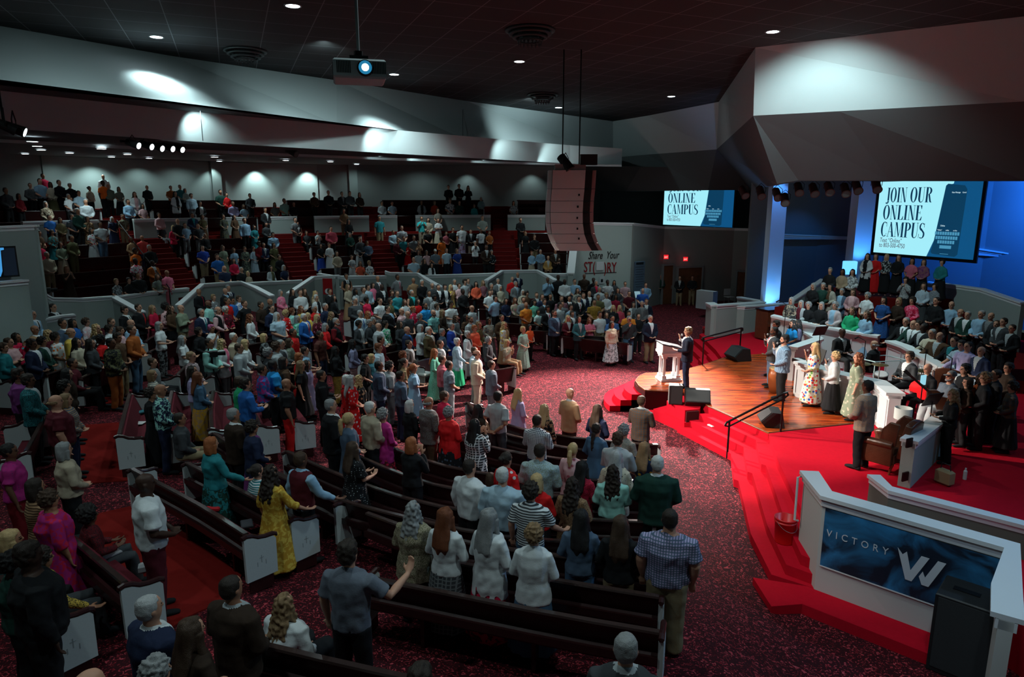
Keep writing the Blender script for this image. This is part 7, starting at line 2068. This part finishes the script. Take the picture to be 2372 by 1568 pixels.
spot('pit_blue', (17, 14, 8.0), (12, 12.5, .7), 380, (.22, .55, 1), 95, .8, .4)
spot('wall_victory_blue', (11.5, 9, 8.4), (6.0, 8.8, 1.5), 700, (.3, .6, 1), 75, .8, .3)
# ---------------------------------------------------------------- video cameras on tripods
def video_camera(px, py, Y, zfl, label, rz):
    q = atY(px, py, Y); t = empty('video_camera', (q.x, q.y, zfl), rz); tag(t, label, 'video camera', 'video cameras on tripods'); h = q.z - zfl
    MB().box((0, 0, h), (.13, .34, .16), 0, .015).build('camera_body', BLACK, t); MB().tube([(0, .15, h), (0, .36, h)], [.05, .06], 14).build('camera_lens', DARK, t); MB().box((-.1, -.05, h + .1), (.12, .03, .09)).build('viewfinder', BLACK, t)
    MB().tube([(0, -.1, h - .12), (.05, -.45, h - .28)], .012).build('pan_handle', DARK, t); MB().tube([(0, 0, h - .08), (0, 0, h - .35)], .05).build('fluid_head', DARK, t)
    for k in range(3):
        a_ = k * 2.094 + .5; MB().tube([(.03 * math.cos(a_), .03 * math.sin(a_), h - .3), (.5 * math.cos(a_), .5 * math.sin(a_), .0)], [.022, .014]).build('leg', DARK, t)
pc_ = at(488, 820, 2.1); video_camera(488, 820, pc_.y - .4, zf(pc_.x, pc_.y), 'black video camera on a tripod in the aisle beside the mint shirt', R(-70))
video_camera(104, 672, 22.9, .9, 'black video camera on a tripod at the left rail beside its operator', R(-60)); video_camera(812, 574 + 70, 33.2, 1.5, 'black video camera behind the rail by the operator in a waistcoat', R(-45))
o = MB().box((0, 0, .22), (.5, .4, .44), 0, .1).build('equipment_case', BLACK); o.location = (*atY(832, 655, 33.6).xy, 1.7); tag(o, 'dark covered equipment case beside the rail camera', 'case')
# microphones in the speakers' hands
for p in INDIV:
    if p['zone'] == 's' and p['pose'] in 'mp' or (p['hair'] == 'cap' and p['pose'] == 'm'):
        s_ = p['h'] / 1.78; M = Matrix.Translation(p['loc']) @ Matrix.Rotation(p['rz'], 4, 'Z') @ Matrix.Scale(s_, 4); a_ = M @ Vector((.075, .215, 1.43)); b_ = M @ Vector((.03, .165, 1.575))
        t = empty('microphone', a_); tag(t, 'black hand microphone held by ' + p['sl'], 'microphone', 'hand microphones'); d = b_ - a_
        MB().tube([-d * .3, d * .75], [.014, .018], 10).build('mic_handle', DARK, t); MB().tube([d * .72, d * .8, d * 1.0, d * 1.08], [.02, .027, .027, .012], 12).build('mic_head', GREYM, t)

spot('wall_victory_front', (1.0, 2.0, 9.8), (5.6, 8.8, 1.0), 550, (.6, .8, 1), 24, .7, .2)
spot('stage_low_key', (-3, 10, 9.8), (4.9, 10.9, .6), 900, WARM, 20, .6, .12)

spot('corridor_fill', (11, 39, 9.5), (11, 40, 0), 420, (.76, .97, .98), 150, .8, .2)  # unseen lamp added to lighten the far doors and walls
spot('stage_uplight', (4.6, 28.5, 2.6), (7.5, 38, 8.2), 260, (1, .78, .74), 95, .9, .3)  # added fill; stands in for floor light bouncing up onto the soffit facets
spot('stage_uplight', (9.0, 20.5, 2.2), (9.0, 27, 8.5), 160, (.8, .9, 1), 110, .9, .3)  # second added fill, aimed up at the soffit over the stage

for x_, yt_, yb_ in ((1072, 240, 322), (470, 262, 326)):
    q0 = at(x_, yb_, Z1 if x_ > 900 else Z2); Z_ = Z0 if x_ > 900 else Z1; q1 = at(x_, 234, Z0) if x_ > 900 else Vector((q0.x, q0.y, Z1)); o_ = MB().tube([q0 - q0.normalized() * .02, q1 - q1.normalized() * .02], .012, 4).build('trim_seam', SOFFD); o_['kind'] = 'structure'
